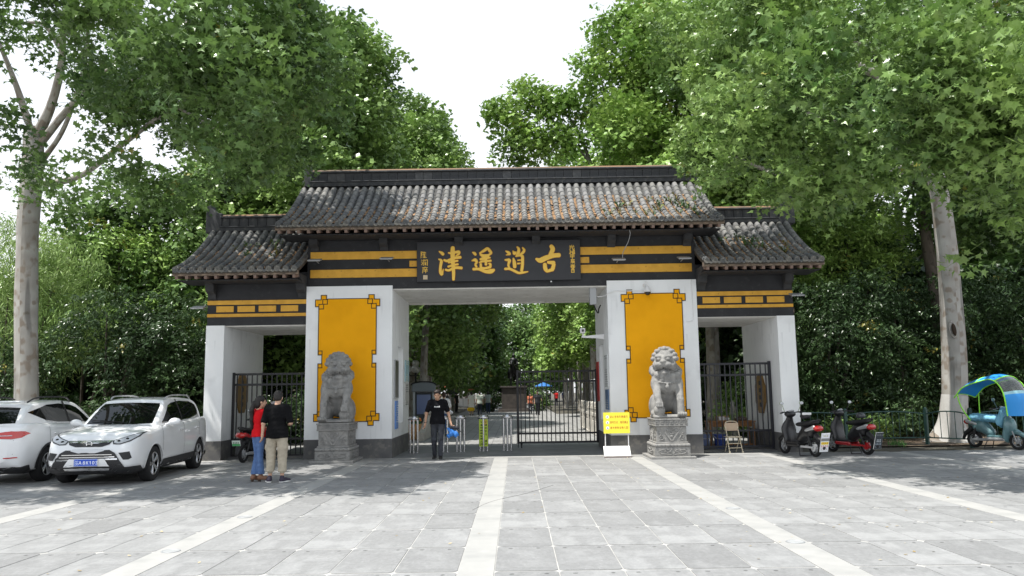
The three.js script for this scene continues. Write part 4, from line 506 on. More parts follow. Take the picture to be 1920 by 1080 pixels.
function lion(mx, pos, label, mat) {
  const t = thing('stone_lion', label, 'statue', pos), W = 0.43, D = 0.58;
  const slab = (w, d, y0, y1, r = 0.012) => rbox(-w, w, y0, y1, -d, d, r, 2), ped = part('pedestal', [slab(0.54, 0.7, 0, 0.06), slab(W, D, 0.06, 0.28), slab(W + 0.01, D + 0.01, 0.28, 0.36, 0.035), slab(W - 0.04, D - 0.04, 0.36, 0.4), slab(W - 0.07, D - 0.07, 0.4, 0.77), slab(W - 0.03, D - 0.03, 0.77, 0.81), slab(W - 0.035, D - 0.035, 0.81, 0.915), slab(W - 0.02, D - 0.02, 0.915, 0.955)], mat, t);
  const rel = []; const ring = (x, y, z, r, rr = 0.011, arc = 6.28) => mv(new THREE.TorusGeometry(r, rr, 6, 18, arc), x, y, z), fz = (d) => D - d;
  const face = (w, zf) => { const L = []; // carvings of one face, at z = zf
    for (let i = 0; i < 7; i++) { const x = lerp(-w + 0.06, w - 0.06, i / 6); L.push(rbox(x - 0.036, x + 0.036, 0.885, 0.9, zf - 0.05, zf - 0.022, 0.003), rbox(x - 0.036, x - 0.02, 0.83, 0.885, zf - 0.05, zf - 0.022, 0.003), rbox(x - 0.01, x + 0.036, 0.83, 0.846, zf - 0.05, zf - 0.022, 0.003), rbox(x + 0.02, x + 0.036, 0.846, 0.868, zf - 0.05, zf - 0.022, 0.003)); }
    const zw = zf - 0.07; for (const s of [-1, 1]) { L.push(mv(rbox(-0.21, 0.21, -0.016, 0.016, -0.02, 0.014, 0.004), s * 0.135, 0.59, zw, 0, 0, s * 0.93)); L.push(tube([[s * 0.3, 0.44, zw], [s * 0.2, 0.47, zw + 0.008], [s * 0.24, 0.56, zw + 0.008], [s * 0.3, 0.53, zw + 0.008], [s * 0.27, 0.49, zw + 0.008]], 0.013, 26, 6), tube([[s * 0.32, 0.62, zw], [s * 0.25, 0.6, zw + 0.008], [s * 0.29, 0.54, zw + 0.006]], 0.012, 14, 6)); }
    L.push(ring(0, 0.66, zw, 0.075, 0.014), ring(0.02, 0.66, zw + 0.004, 0.035, 0.012), ball(-0.1, 0.68, zw, 0.035, 0.045, 0.018, 10, 8), ball(0.11, 0.68, zw, 0.035, 0.045, 0.018, 10, 8), ball(0, 0.53, zw, 0.04, 0.035, 0.018, 10, 8));
    for (let i = 0; i < 9; i++) L.push(ball(lerp(-w + 0.02, w - 0.02, i / 8), 0.32, zf + 0.004, 0.038, 0.034, 0.018, 10, 7));
    for (const s of [-1, 1]) L.push(tube([[s * 0.03, 0.1, zf], [s * 0.12, 0.11, zf + 0.004], [s * 0.28, 0.13, zf + 0.004], [s * 0.33, 0.18, zf + 0.004], [s * 0.25, 0.215, zf + 0.004], [s * 0.17, 0.19, zf + 0.004], [s * 0.21, 0.16, zf + 0.004]], 0.013, 34, 6), tube([[s * 0.02, 0.24, zf], [s * 0.06, 0.18, zf + 0.004], [s * 0.14, 0.15, zf + 0.004]], 0.011, 14, 6), tube([[s * 0.02, 0.12, zf], [s * 0.08, 0.2, zf + 0.004], [s * 0.15, 0.23, zf + 0.003]], 0.01, 14, 6));
    return merge(L); };
  part('carving', face(W - 0.02, D), mat, ped); for (const s of [-1, 1]) { const c = part('carving', face(D - 0.1, W), mat, ped); c.rotation.y = s * PI / 2; }
  part('lion', lionBody(mx).translate(0, 0.95, 0.02), mat, t); return t;
}
const lionStone = std(1, 1, 1, 0.85, { map: mottled([0.34, 0.33, 0.31], [0.21, 0.208, 0.203], 0.75, 256, 5, 0.3, 80, [7, 0.62, [0.16, 0.16, 0.158]]), bumpMap: roughStone, bumpScale: 0.005 });
lion(1, [-4.5, 0, -20.42], 'stone lion on a carved pedestal before the left orange panel, in the tree shade', lionStone);
lion(-1, [3.76, 0, -20.2], 'stone lion on a carved pedestal before the right orange panel, in full sun', lionStone);

// ---------- people ----------
const skinM = std(0.56, 0.34, 0.235, 0.55), hairM = std(0.012, 0.009, 0.008, 0.6), soleM = std(0.75, 0.75, 0.72, 0.6);
// joints in metres on a 1.72 m figure that faces +z; left = +x
function figure(t, o) {
  const J = { hip: [0, 0.93, 0], waist: [0, 1.08, 0], chest: [0, 1.27, 0.005], neck: [0, 1.44, -0.015], head: [0, 1.605, 0.015], sl: [0.178, 1.395, -0.01], sr: [-0.178, 1.395, -0.01], el: [0.225, 1.12, -0.02], er: [-0.225, 1.12, -0.02], wl: [0.24, 0.88, 0.05], wr: [-0.24, 0.88, 0.05], hl: [0.088, 0.9, 0], hr: [-0.088, 0.9, 0], kl: [0.09, 0.49, 0.02], kr: [-0.09, 0.49, 0.02], al: [0.09, 0.085, -0.03], ar: [-0.09, 0.085, -0.03], ...o.j };
  const cell = o.cell ?? 0.011, fine = cell < 0.02, fem = o.fem ? 0.9 : 1, W = (o.wide ?? 1), hy = o.yaw ?? 0, hpch = o.nod ?? 0;
  const q = new THREE.Quaternion().setFromEuler(new THREE.Euler(hpch, hy, 0, 'YXZ')), nb = V(...J.head).add(V(0, -0.1, -0.02)), hd = (x, y, z) => V(x, y + 0.1, z + 0.02).applyQuaternion(q).add(nb).toArray(), re = (() => { const e = new THREE.Euler().setFromQuaternion(q); return [e.x, e.y, e.z]; })(), he = (c, r, k = {}) => ell(hd(...c), r, { rot: re, ...k });
  const torso = (g) => [cap([J.hip[0], J.hip[1], J.hip[2]], J.waist, 0.105 + g, 0.098 + g, { s: [1.45 * W, 1, 1], k: 0.04 }), cap(J.waist, J.chest, 0.1 * fem + g, 0.112 + g, { s: [1.42 * W, 1, 1], k: 0.04 }), cap(J.chest, [lerp(J.chest[0], J.neck[0], 0.6), J.chest[1] + 0.075, J.neck[2]], 0.112 + g, 0.085 + g, { s: [1.45 * W, 1, 1], k: 0.05 }), cap([J.sl[0] * 0.8, J.sl[1] + 0.005, J.sl[2]], [J.sr[0] * 0.8, J.sr[1] + 0.005, J.sr[2]], 0.058 + g, 0.058 + g, { k: 0.05 })];
  const mid = (a, b, t) => a.map((x, i) => lerp(x, b[i], t));
  const skin = [...torso(-0.012), cap(J.neck, [J.head[0], J.head[1] - 0.07, J.head[2] - 0.01], 0.056 * fem, 0.052 * fem)], head = [he([0, 0.02, -0.012], [0.075, 0.092, 0.095]), he([0, -0.045, 0.028], [0.058, 0.068, 0.062]), he([0, -0.095, 0.05], [0.026, 0.02, 0.025])];
  if (fine) { head.push(ell(hd(0, -0.018, 0.098), [0.012, 0.026, 0.02], { rot: re, k: 0.012 }), he([0, 0.022, 0.082], [0.05, 0.012, 0.014], { k: 0.012 }), he([0, -0.062, 0.083], [0.024, 0.011, 0.012], { k: 0.006 })); for (const s of [-1, 1]) head.push(he([s * 0.03, 0.002, 0.098], [0.017, 0.01, 0.014], { sub: true, k: 0.012 }), he([s * 0.077, -0.012, -0.008], [0.012, 0.03, 0.02], { k: 0.008 })); head.push(cap([J.neck[0], J.neck[1] + 0.02, J.neck[2]], [J.head[0], J.head[1] - 0.07, J.head[2] - 0.01], 0.055 * fem, 0.052 * fem)); } else head.forEach((h) => skin.push(h));
  const bits = [];
  for (const s of ['l', 'r']) { const S = J['s' + s], E = J['e' + s], Wr = J['w' + s], sg = s === 'l' ? 1 : -1; skin.push(cap(S, E, 0.047 * fem, 0.039 * fem), cap(E, Wr, 0.039 * fem, 0.026 * fem), cap(J['h' + s], J['k' + s], 0.072 * fem, 0.047 * fem, { k: 0.03 }), cap(J['k' + s], J['a' + s], 0.046 * fem, 0.034 * fem));
    const d = V(...Wr).sub(V(...E)).normalize(), H = []; const f = V(0, 0, 1).addScaledVector(d, -d.z).normalize(), x = new THREE.Vector3().crossVectors(d, f), pt = (a, b, c) => V(...Wr).addScaledVector(d, a).addScaledVector(f, b).addScaledVector(x, c).toArray();
    if (fine) { H.push(cap(pt(-0.02, 0, 0), pt(0.03, 0, 0), 0.026, 0.028), cap(pt(0.03, 0.014, 0), pt(0.075, 0.022, 0), 0.018, 0.016), cap(pt(0.03, -0.014, 0), pt(0.075, -0.022, 0), 0.018, 0.015)); const cl = o.curl?.[s] ?? 0.35; for (let i = 0; i < 4; i++) { const b = 0.03 - i * 0.02, l = [0.04, 0.046, 0.042, 0.032][i], c = -sg * cl; H.push(cap(pt(0.078, b, 0), pt(0.078 + l * Math.cos(cl), b, c * l), 0.0092, 0.0085, { k: 0.004 }), cap(pt(0.078 + l * Math.cos(cl), b, c * l), pt(0.078 + l * Math.cos(cl) + l * 0.75 * Math.cos(cl * 2), b, c * l + Math.sin(-sg * cl * 2) * l * 0.75), 0.0085, 0.0075, { k: 0.004 })); } H.push(cap(pt(0.02, 0.024, -sg * 0.006), pt(0.055, 0.046, -sg * 0.018), 0.0125, 0.0105, { k: 0.008 }), cap(pt(0.055, 0.046, -sg * 0.018), pt(0.082, 0.05, -sg * 0.026), 0.0105, 0.0085, { k: 0.004 })); bits.push(sdf(H, 0.0042, { k: 0.01 })); skin.push(cap(Wr, pt(0.02, 0, 0), 0.026, 0.024)); } else skin.push(cap(Wr, pt(0.12, 0, 0), 0.03, 0.022, { s: [1, 1, 1] })); }
  if (fine) bits.push(sdf(head, 0.0048, { k: 0.02 }));
  part('body', merge([sdf(skin, cell, { k: 0.025 }), ...bits]), o.skin ?? skinM, t);
  if (fine) { part('eyes', [-1, 1].map((s) => ball(...hd(s * 0.03, 0.0, 0.083), 0.011, 0.006, 0.008, 8, 6)), M.dark, t); part('eyebrows', [-1, 1].map((s) => rod(hd(s * 0.014, 0.024, 0.094), hd(s * 0.048, 0.026, 0.084), 0.0042, 0.003, 5)), hairM, t); }
  // hair
  const hair = o.hair === 'long' ? [he([0, 0.035, -0.022], [0.088, 0.092, 0.1]), he([0, -0.04, -0.06], [0.08, 0.1, 0.06]), ...(o.tail ? o.tail.slice(1).map((p, i) => cap(o.tail[i], p, 0.05 - i * 0.006, 0.045 - i * 0.009, { k: 0.03 })) : []), he([0, -0.06, 0.06], [0.066, 0.1, 0.07], { sub: true, k: 0.01 })] : [he([0, 0.042, -0.018], [0.086, 0.092, 0.102]), he([0, -0.015, -0.05], [0.075, 0.065, 0.06]), he([0, 0.082, 0.035], [0.072, 0.04, 0.055], { k: 0.03 }), he([0, -0.035, 0.08], [0.074, 0.09, 0.065], { sub: true, k: 0.008 })];
  part('hair', sdf(hair, fine ? 0.0065 : cell, { k: 0.02, mod: (d, x, y, z) => d + 0.004 * Math.sin(x * 190 + y * 60) * Math.sin(z * 170 + y * 40) }), o.hairM ?? hairM, t);
  const wr = o.wrinkle ?? 0.0026, fold = (d, x, y, z) => d + wr * (Math.sin(x * 38 + y * 23 + z * 17) * Math.sin(y * 41 - x * 27) + 0.7 * Math.sin(y * 83 + x * 45 + z * 57) * Math.sin(x * 30 - z * 25));
  // top with sleeves
  if (o.shirt) { const slv = o.sleeve ?? 0.62, top = [...torso(o.loose ?? 0.012)]; for (const s of ['l', 'r']) { const S = J['s' + s], E = mid(S, J['e' + s], slv); top.push(cap(S, E, 0.06 * fem + (o.loose ?? 0.012) * 0.4, 0.054 * fem + (o.loose ?? 0.012) * 0.5, { k: 0.03 })); if (o.longSleeve) top.push(cap(J['e' + s], J['w' + s], 0.06, 0.045)); } if (o.skirt) top.push(cap([0, J.hip[1] + 0.05, 0], [0, J.hip[1] - 0.35, 0], 0.12, 0.17, { s: [1.3, 1, 1] })); const hem = o.hem ?? 0.84; if (!o.skirt) top.push(cap([J.hip[0], J.hip[1] - 0.06, J.hip[2]], [J.hip[0], J.hip[1] + 0.02, J.hip[2]], 0.122 + (o.loose ?? 0.012) * 0.7, 0.12 + (o.loose ?? 0.012) * 0.7, { s: [1.42 * W, 1, 1.06], k: 0.04 }));
    if (!o.skirt) for (const s of ['l', 'r']) top.push(cap([J['h' + s][0], J.hip[1] + 0.06, J['h' + s][2]], [J['h' + s][0], J.hip[1] - 0.14, J['h' + s][2]], (o.leg?.[0] ?? 0.1) - 0.004, (o.leg?.[0] ?? 0.1) + 0.018, { k: 0.04 }));
    top.push(ell([J.neck[0], J.neck[1] + 0.06, J.neck[2] + 0.03], [0.075, 0.06, 0.075], { sub: true, k: 0.01 }));
    part('shirt', sdf(top, cell, { k: 0.03, mod: (d, x, y, z) => Math.max(fold(d, x, y, z), o.skirt ? -1 : hem + 0.008 * Math.sin(x * 20 + z * 14) - y) }), o.shirt, t); }
  if (o.trousers) { const tr = [cap([J.hip[0], J.hip[1] + 0.06, J.hip[2]], [J.hip[0], J.hip[1] - 0.03, J.hip[2]], 0.105, 0.112, { s: [1.4 * W, 1, 1.05], k: 0.04 })], lg = o.leg ?? [0.098, 0.07, 0.06], cuff = o.cuff ?? 0.09; for (const s of ['l', 'r']) { tr.push(cap(J['h' + s], J['k' + s], lg[0], lg[1], { k: 0.03 }), cap(J['k' + s], J['a' + s], lg[1], lg[2], { k: 0.02 })); if (o.pocket) tr.push(ell([J['k' + s][0] * 1.75, lerp(J['k' + s][1], J['h' + s][1], 0.42), J['k' + s][2]], [0.03, 0.085, 0.07], { k: 0.012 })); }
    part('trousers', sdf(tr, cell, { k: 0.025, mod: (d, x, y, z) => Math.max(fold(d, x, y, z), cuff - y + (o.foot ? 0.25 * (z - o.foot) : 0)) }), o.trousers, t); if (o.cuffBand) for (const s of ['l', 'r']) { const A = J['a' + s]; part('cuff', sdf([cap([A[0], cuff + 0.0, A[2]], [A[0], cuff + 0.05, A[2]], 0.05, 0.056)], cell, { mod: (d, x, y) => Math.max(d, cuff - 0.025 - y) }), o.trousers, t); } }
  for (const s of ['l', 'r']) { const A = J['a' + s], ft = (o.toe?.[s]) ?? 0.0, sg = s === 'l' ? 1 : -1, tx = Math.sin(ft) * 0.17 + sg * 0.02, tz = Math.cos(ft) * 0.17, by = A[1] - 0.085, tip = o.tip?.[s] ?? 0;
    part('shoe', sdf([cap([A[0], by + 0.045, A[2] - 0.035], [A[0] + tx * 0.5, by + 0.045 - tip * 0.3, A[2] + tz * 0.5], 0.044, 0.042), cap([A[0] + tx * 0.5, by + 0.042 - tip * 0.3, A[2] + tz * 0.5], [A[0] + tx, by + 0.032 - tip, A[2] + tz], 0.042, 0.034), cap([A[0], by + 0.07, A[2] - 0.01], [A[0], by + 0.1, A[2] - 0.01], 0.045, 0.042)], fine ? 0.008 : cell, { mod: (d, x, y, z) => Math.max(d, by + 0.004 - tip * Math.max(0, z - A[2]) / 0.17 - y) }), o.shoes ?? M.dark, t);
    if (o.sole) part('sole', sdf([cap([A[0], by + 0.014, A[2] - 0.035], [A[0] + tx * 0.5, by + 0.014, A[2] + tz * 0.5], 0.049, 0.047, { s: [1, 0.32, 1] }), cap([A[0] + tx * 0.5, by + 0.014, A[2] + tz * 0.5], [A[0] + tx, by + 0.014, A[2] + tz], 0.047, 0.037, { s: [1, 0.32, 1] })], 0.007, {}), o.sole, t); }
  if (o.scale) t.scale.setScalar(o.scale); return J;
}
const person = (label, x, z, turn, o) => { const t = thing('person', label, 'person', [x, 0, z], turn); const J = figure(t, o); return [t, J]; };
const cloth = (r, g, b, s = 0.95) => phys(r, g, b, s, { specularIntensity: 0.25 }), denimTex = (a, b, s) => std(1, 1, 1, 0.9, { map: mottled(a, b, 0.5, 128, 5, 0.25, s) });
{ // young man walking out
  const [t, J] = person('young man in black printed shirt and grey jeans walking out of the gateway', -1.98, -20.4, 0.02, { nod: 0.2, shirt: cloth(0.008, 0.008, 0.01), trousers: denimTex([0.05, 0.055, 0.068], [0.02, 0.022, 0.028], 90), loose: 0.016, hem: 0.87, sleeve: 0.72, leg: [0.094, 0.068, 0.054], wide: 0.93, shoes: std(0.015, 0.014, 0.015, 0.6), sole: std(0.3, 0.3, 0.3, 0.7), scale: 1.015, hairM: std(0.022, 0.012, 0.01, 0.5), skin: std(0.5, 0.29, 0.19, 0.55),
    j: { sl: [0.185, 1.4, -0.01], sr: [-0.185, 1.4, -0.01], el: [0.265, 1.13, -0.04], wl: [0.33, 0.89, 0.06], er: [-0.275, 1.13, -0.03], wr: [-0.3, 0.88, 0.05], kl: [0.085, 0.49, 0.1], al: [0.075, 0.085, 0.08], kr: [-0.085, 0.49, 0.03], ar: [-0.08, 0.085, -0.1], head: [0, 1.59, 0.045] }, curl: { l: 0.9, r: 0.5 } });
  const map = canvasTex(256, 80, (g, w, h) => { g.clearRect(0, 0, w, h); g.fillStyle = '#ececec'; g.font = 'bold 64px sans-serif'; g.textAlign = 'center'; g.textBaseline = 'middle'; g.fillText('Hum8', w / 2, h / 2 + 2); });
  const cellSurf = new THREE.Raycaster(), sh = t.children.find((c) => c.name === 'shirt'), g = new THREE.PlaneGeometry(0.2, 0.062, 16, 4), p = g.attributes.position; const rc = new THREE.Mesh(sh.geometry, new THREE.MeshBasicMaterial({ side: THREE.DoubleSide })); rc.updateMatrixWorld();
  for (let i = 0; i < p.count; i++) { const x = p.getX(i), y = p.getY(i) + 1.295; cellSurf.set(V(x, y, 1), V(0, 0, -1)); const hit = cellSurf.intersectObject(rc)[0]; p.setXYZ(i, x, y, (hit ? hit.point.z : 0.13) + 0.004); } g.computeVertexNormals();
  part('shirt_print', g, new THREE.MeshStandardMaterial({ map, transparent: true, alphaTest: 0.5, roughness: 0.8 }), t);
  part('wristband', mv(new THREE.TorusGeometry(0.032, 0.008, 6, 16).rotateX(PI / 2), J.wr[0], J.wr[1] + 0.03, J.wr[2]), M.dark, t);
  const u = thing('folded_umbrella', 'blue and black folded umbrella in the hand of the walking young man', 'umbrella', [-1.98 + 0.36, 0, -20.33]);
  part('canopy', sdf([cap([-0.06, 0.75, 0.02], [0.1, 0.62, 0.03], 0.05, 0.075, { s: [1, 1, 0.7] }), cap([0.02, 0.66, 0.02], [-0.08, 0.58, 0.02], 0.06, 0.05)], 0.012, { k: 0.03, mod: (d, x, y, z) => d + 0.008 * Math.sin(x * 70 + y * 40) }), std(0.03, 0.18, 0.55, 0.6), u); part('cover', sdf([cap([-0.02, 0.8, 0.03], [0.16, 0.78, 0.03], 0.045, 0.04, { s: [1, 1, 0.8] })], 0.012, { mod: (d, x, y) => d + 0.006 * Math.sin(x * 80) }), std(0.02, 0.02, 0.03, 0.7), u); part('shaft', rod([0.1, 0.76, 0.03], [0.27, 0.67, 0.03], 0.012), M.dark, u);
}
{ // the couple, seen from behind
  person('man in black shirt and khaki cargo trousers seen from behind', -4.62, -15.66, PI - 0.05, { nod: 0.18, yaw: 0.1, wide: 0.95, shirt: cloth(0.008, 0.008, 0.009), trousers: std(1, 1, 1, 0.9, { map: mottled([0.5, 0.44, 0.34], [0.4, 0.35, 0.27], 0.5, 128, 5, 0.2, 91) }), loose: 0.02, hem: 0.83, sleeve: 0.85, leg: [0.108, 0.088, 0.074], cuff: 0.2, cuffBand: true, pocket: true, shoes: std(0.03, 0.022, 0.045, 0.6), sole: soleM, scale: 1.005, wrinkle: 0.0035,
    j: { sl: [0.19, 1.4, -0.01], sr: [-0.19, 1.4, -0.01], el: [0.245, 1.12, -0.07], wl: [0.265, 0.9, -0.06], er: [-0.265, 1.12, -0.02], wr: [-0.17, 1.1, 0.22], hl: [0.1, 0.9, 0], hr: [-0.1, 0.9, 0], kl: [0.115, 0.49, 0.02], kr: [-0.105, 0.49, 0.02], al: [0.115, 0.085, -0.02], ar: [-0.125, 0.085, -0.02] }, toe: { l: 0.5, r: -0.35 } });
  const [t, J] = person('woman in a red shirt and flared jeans seen from behind, looking to the right', -5.03, -15.85, PI - 0.75, { fem: true, hair: 'long', yaw: -0.35, wide: 0.86, nod: 0.05, shirt: cloth(0.62, 0.012, 0.018), trousers: denimTex([0.11, 0.2, 0.4], [0.07, 0.13, 0.29], 92), loose: 0.008, hem: 0.9, sleeve: 0.3, leg: [0.088, 0.06, 0.075], cuff: 0.15, shoes: std(0.24, 0.12, 0.07, 0.6), scale: 0.955,
    j: { sl: [0.155, 1.395, 0], sr: [-0.155, 1.395, 0], el: [0.18, 1.15, 0.06], wl: [0.1, 1.06, 0.2], er: [-0.2, 1.2, 0.13], wr: [-0.1, 1.42, 0.24], hl: [0.065, 0.93, -0.02], hr: [-0.065, 0.93, 0], kl: [0.05, 0.52, 0.0], kr: [-0.06, 0.52, 0.0], al: [0.05, 0.12, -0.06], ar: [-0.05, 0.12, 0.04], head: [-0.02, 1.605, 0.01] }, tail: [[0.03, 1.58, -0.11], [0.05, 1.44, -0.15], [0.06, 1.25, -0.14], [0.065, 1.08, -0.12]], toe: { l: 0.2, r: -0.6 }, tip: { l: 0.03, r: 0.03 } });
  for (const s of ['l', 'r']) part('heel', rbox(J['a' + s][0] - 0.022, J['a' + s][0] + 0.022, 0, 0.05, J['a' + s][2] - 0.06, J['a' + s][2] - 0.01, 0.006), std(0.05, 0.03, 0.02, 0.5), t);
  const ph = solo('phone', mv(rbox(-0.07, 0.07, -0.036, 0.036, -0.005, 0.005, 0.004), -4.8, 1.5, -16.02, -0.3, 0, 0.1), M.greyMetal, 'silver phone held up by the woman in red', 'phone');
}
{ // woman beyond the gateway, white blouse and bag
  const [t, J] = person('woman in white blouse and jeans just beyond the steel posts, seen from behind', -2.78, -31.2, PI + 0.2, { cell: 0.016, fem: true, hair: 'short', shirt: cloth(0.85, 0.84, 0.83), trousers: denimTex([0.11, 0.2, 0.4], [0.07, 0.13, 0.29], 93), loose: 0.03, hem: 1.0, sleeve: 0.9, hairM: std(0.05, 0.022, 0.014, 0.5), scale: 0.97, leg: [0.095, 0.06, 0.05], j: { el: [0.27, 1.2, 0.1], wl: [0.14, 1.5, 0.08], er: [-0.24, 1.15, -0.03], wr: [-0.22, 0.92, 0.03], kl: [0.09, 0.49, 0.06], al: [0.09, 0.1, -0.1] } });
  const b = thing('tote_bag', 'white cloth bag on the shoulder of the woman in the white blouse', 'bag', [-2.62, 0, -31.1]); part('bag', sdf([cap([-0.1, 0.93, 0], [0.13, 0.9, 0], 0.06, 0.07, { s: [1, 1, 0.8] }), cap([0.02, 1.05, 0], [0.03, 0.92, 0], 0.03, 0.1)], 0.016, { k: 0.06 }), cloth(0.82, 0.82, 0.84), b); part('strap', rod([0.02, 1.05, 0.02], [0.03, 1.36, 0.0], 0.012), cloth(0.8, 0.8, 0.8), b);
}
{ // visitors far along the avenue
  const far = (label, x, z, turn, c, p, o = {}) => person(label, x, z, turn, { cell: 0.026, shirt: cloth(...c), trousers: cloth(...p), loose: 0.02, ...o })[0];
  far('woman in a white dress with a yellow bag on the avenue beyond the gateway', -3.25, -59, PI, [0.72, 0.72, 0.66], [0.5, 0.4, 0.3], { fem: true, hair: 'long', skirt: true });
  solo('yellow_bag', sdf([cap([-3.4, 0.45, -58.8], [-3.15, 0.45, -58.8], 0.15, 0.15, { s: [1, 1, 0.6] })], 0.03), cloth(0.65, 0.42, 0.03), 'yellow bag carried low by the woman in the white dress', 'bag');
  far('man in a pale green shirt and dark trousers walking away on the avenue', -2.6, -58, PI, [0.5, 0.55, 0.48], [0.025, 0.03, 0.04], { j: { kl: [0.09, 0.49, 0.1], al: [0.09, 0.1, 0.05] } });
  far('woman in a light top at the right of the group on the avenue', -2.2, -64, PI + 0.2, [0.45, 0.5, 0.5], [0.05, 0.07, 0.12], { fem: true, hair: 'long' });
  far('person in grey standing at the left edge of the avenue', -5.6, -66, 2, [0.1, 0.1, 0.11], [0.03, 0.03, 0.03]); far('person in black beside the avenue trees under a black umbrella', -5.0, -68, 1, [0.02, 0.02, 0.02], [0.02, 0.02, 0.02]);
  far('man in dark clothes standing behind the bars of the gate leaf', 1.55, -57.5, 0.2, [0.05, 0.055, 0.06], [0.03, 0.03, 0.035], { j: { el: [0.28, 1.15, 0.02], wl: [0.3, 0.95, 0.1] } });
  far('child in an orange top near the bush around the monument', 1.1, -62, 0, [0.6, 0.2, 0.12], [0.1, 0.1, 0.12], { scale: 0.9 }); far('person in a red shirt far off on the sunny side of the avenue', 4.6, -92, PI, [0.65, 0.03, 0.03], [0.04, 0.04, 0.06]); far('person in black beside the one in the red shirt far off', 3.6, -90, PI, [0.03, 0.03, 0.035], [0.03, 0.03, 0.03]); far('person in a blue top far off under the blue tent', 5.6, -94, 0, [0.06, 0.1, 0.25], [0.05, 0.05, 0.05]);
}
// ---------- cars ----------
function itp(tab) { const T = [...tab].sort((a, b) => a[0] - b[0]); return (x) => { if (x <= T[0][0]) return T[0][1]; const n = T.length; if (x >= T[n - 1][0]) return T[n - 1][1]; let i = 0; while (x > T[i + 1][0]) i++; const h = T[i + 1][0] - T[i][0], t = (x - T[i][0]) / h, sl = (k) => (T[Math.min(n - 1, k + 1)][1] - T[Math.max(0, k - 1)][1]) / (T[Math.min(n - 1, k + 1)][0] - T[Math.max(0, k - 1)][0]), a = sl(i) * h, b = sl(i + 1) * h, p = T[i][1], q = T[i + 1][1]; return (2 * t ** 3 - 3 * t * t + 1) * p + (t ** 3 - 2 * t * t + t) * a + (3 * t * t - 2 * t ** 3) * q + (t ** 3 - t * t) * b; }; }
function grid(rows) { // rows of equal length -> smooth sheet
  const P = [], I = [], m = rows[0].length; rows.forEach((r) => r.forEach((p) => P.push(p[0], p[1], p[2]))); for (let i = 0; i + 1 < rows.length; i++) for (let j = 0; j + 1 < m; j++) { const a = i * m + j, b = a + 1, c = a + m, d = c + 1; I.push(a, b, d, a, d, c); }
  const g = new THREE.BufferGeometry(); g.setAttribute('position', new THREE.Float32BufferAttribute(P, 3)); g.setIndex(I); return g; }
const M4 = { paint: phys(0.83, 0.84, 0.85, 0.32, { clearcoat: 1, clearcoatRoughness: 0.04 }), chrome: std(0.75, 0.75, 0.76, 0.15, { metalness: 1 }), trim: std(0.022, 0.022, 0.024, 0.55), silver: std(0.55, 0.56, 0.57, 0.35, { metalness: 0.6 }), red: phys(0.5, 0.012, 0.01, 0.12, { clearcoat: 1 }), lens: phys(0.5, 0.52, 0.55, 0.08, { clearcoat: 1 }), rim: std(0.6, 0.61, 0.63, 0.28, { metalness: 0.9 }), seam: std(0.06, 0.06, 0.065, 0.8), glass: phys(0.004, 0.005, 0.005, 0.02, { specularIntensity: 0.9 }) };
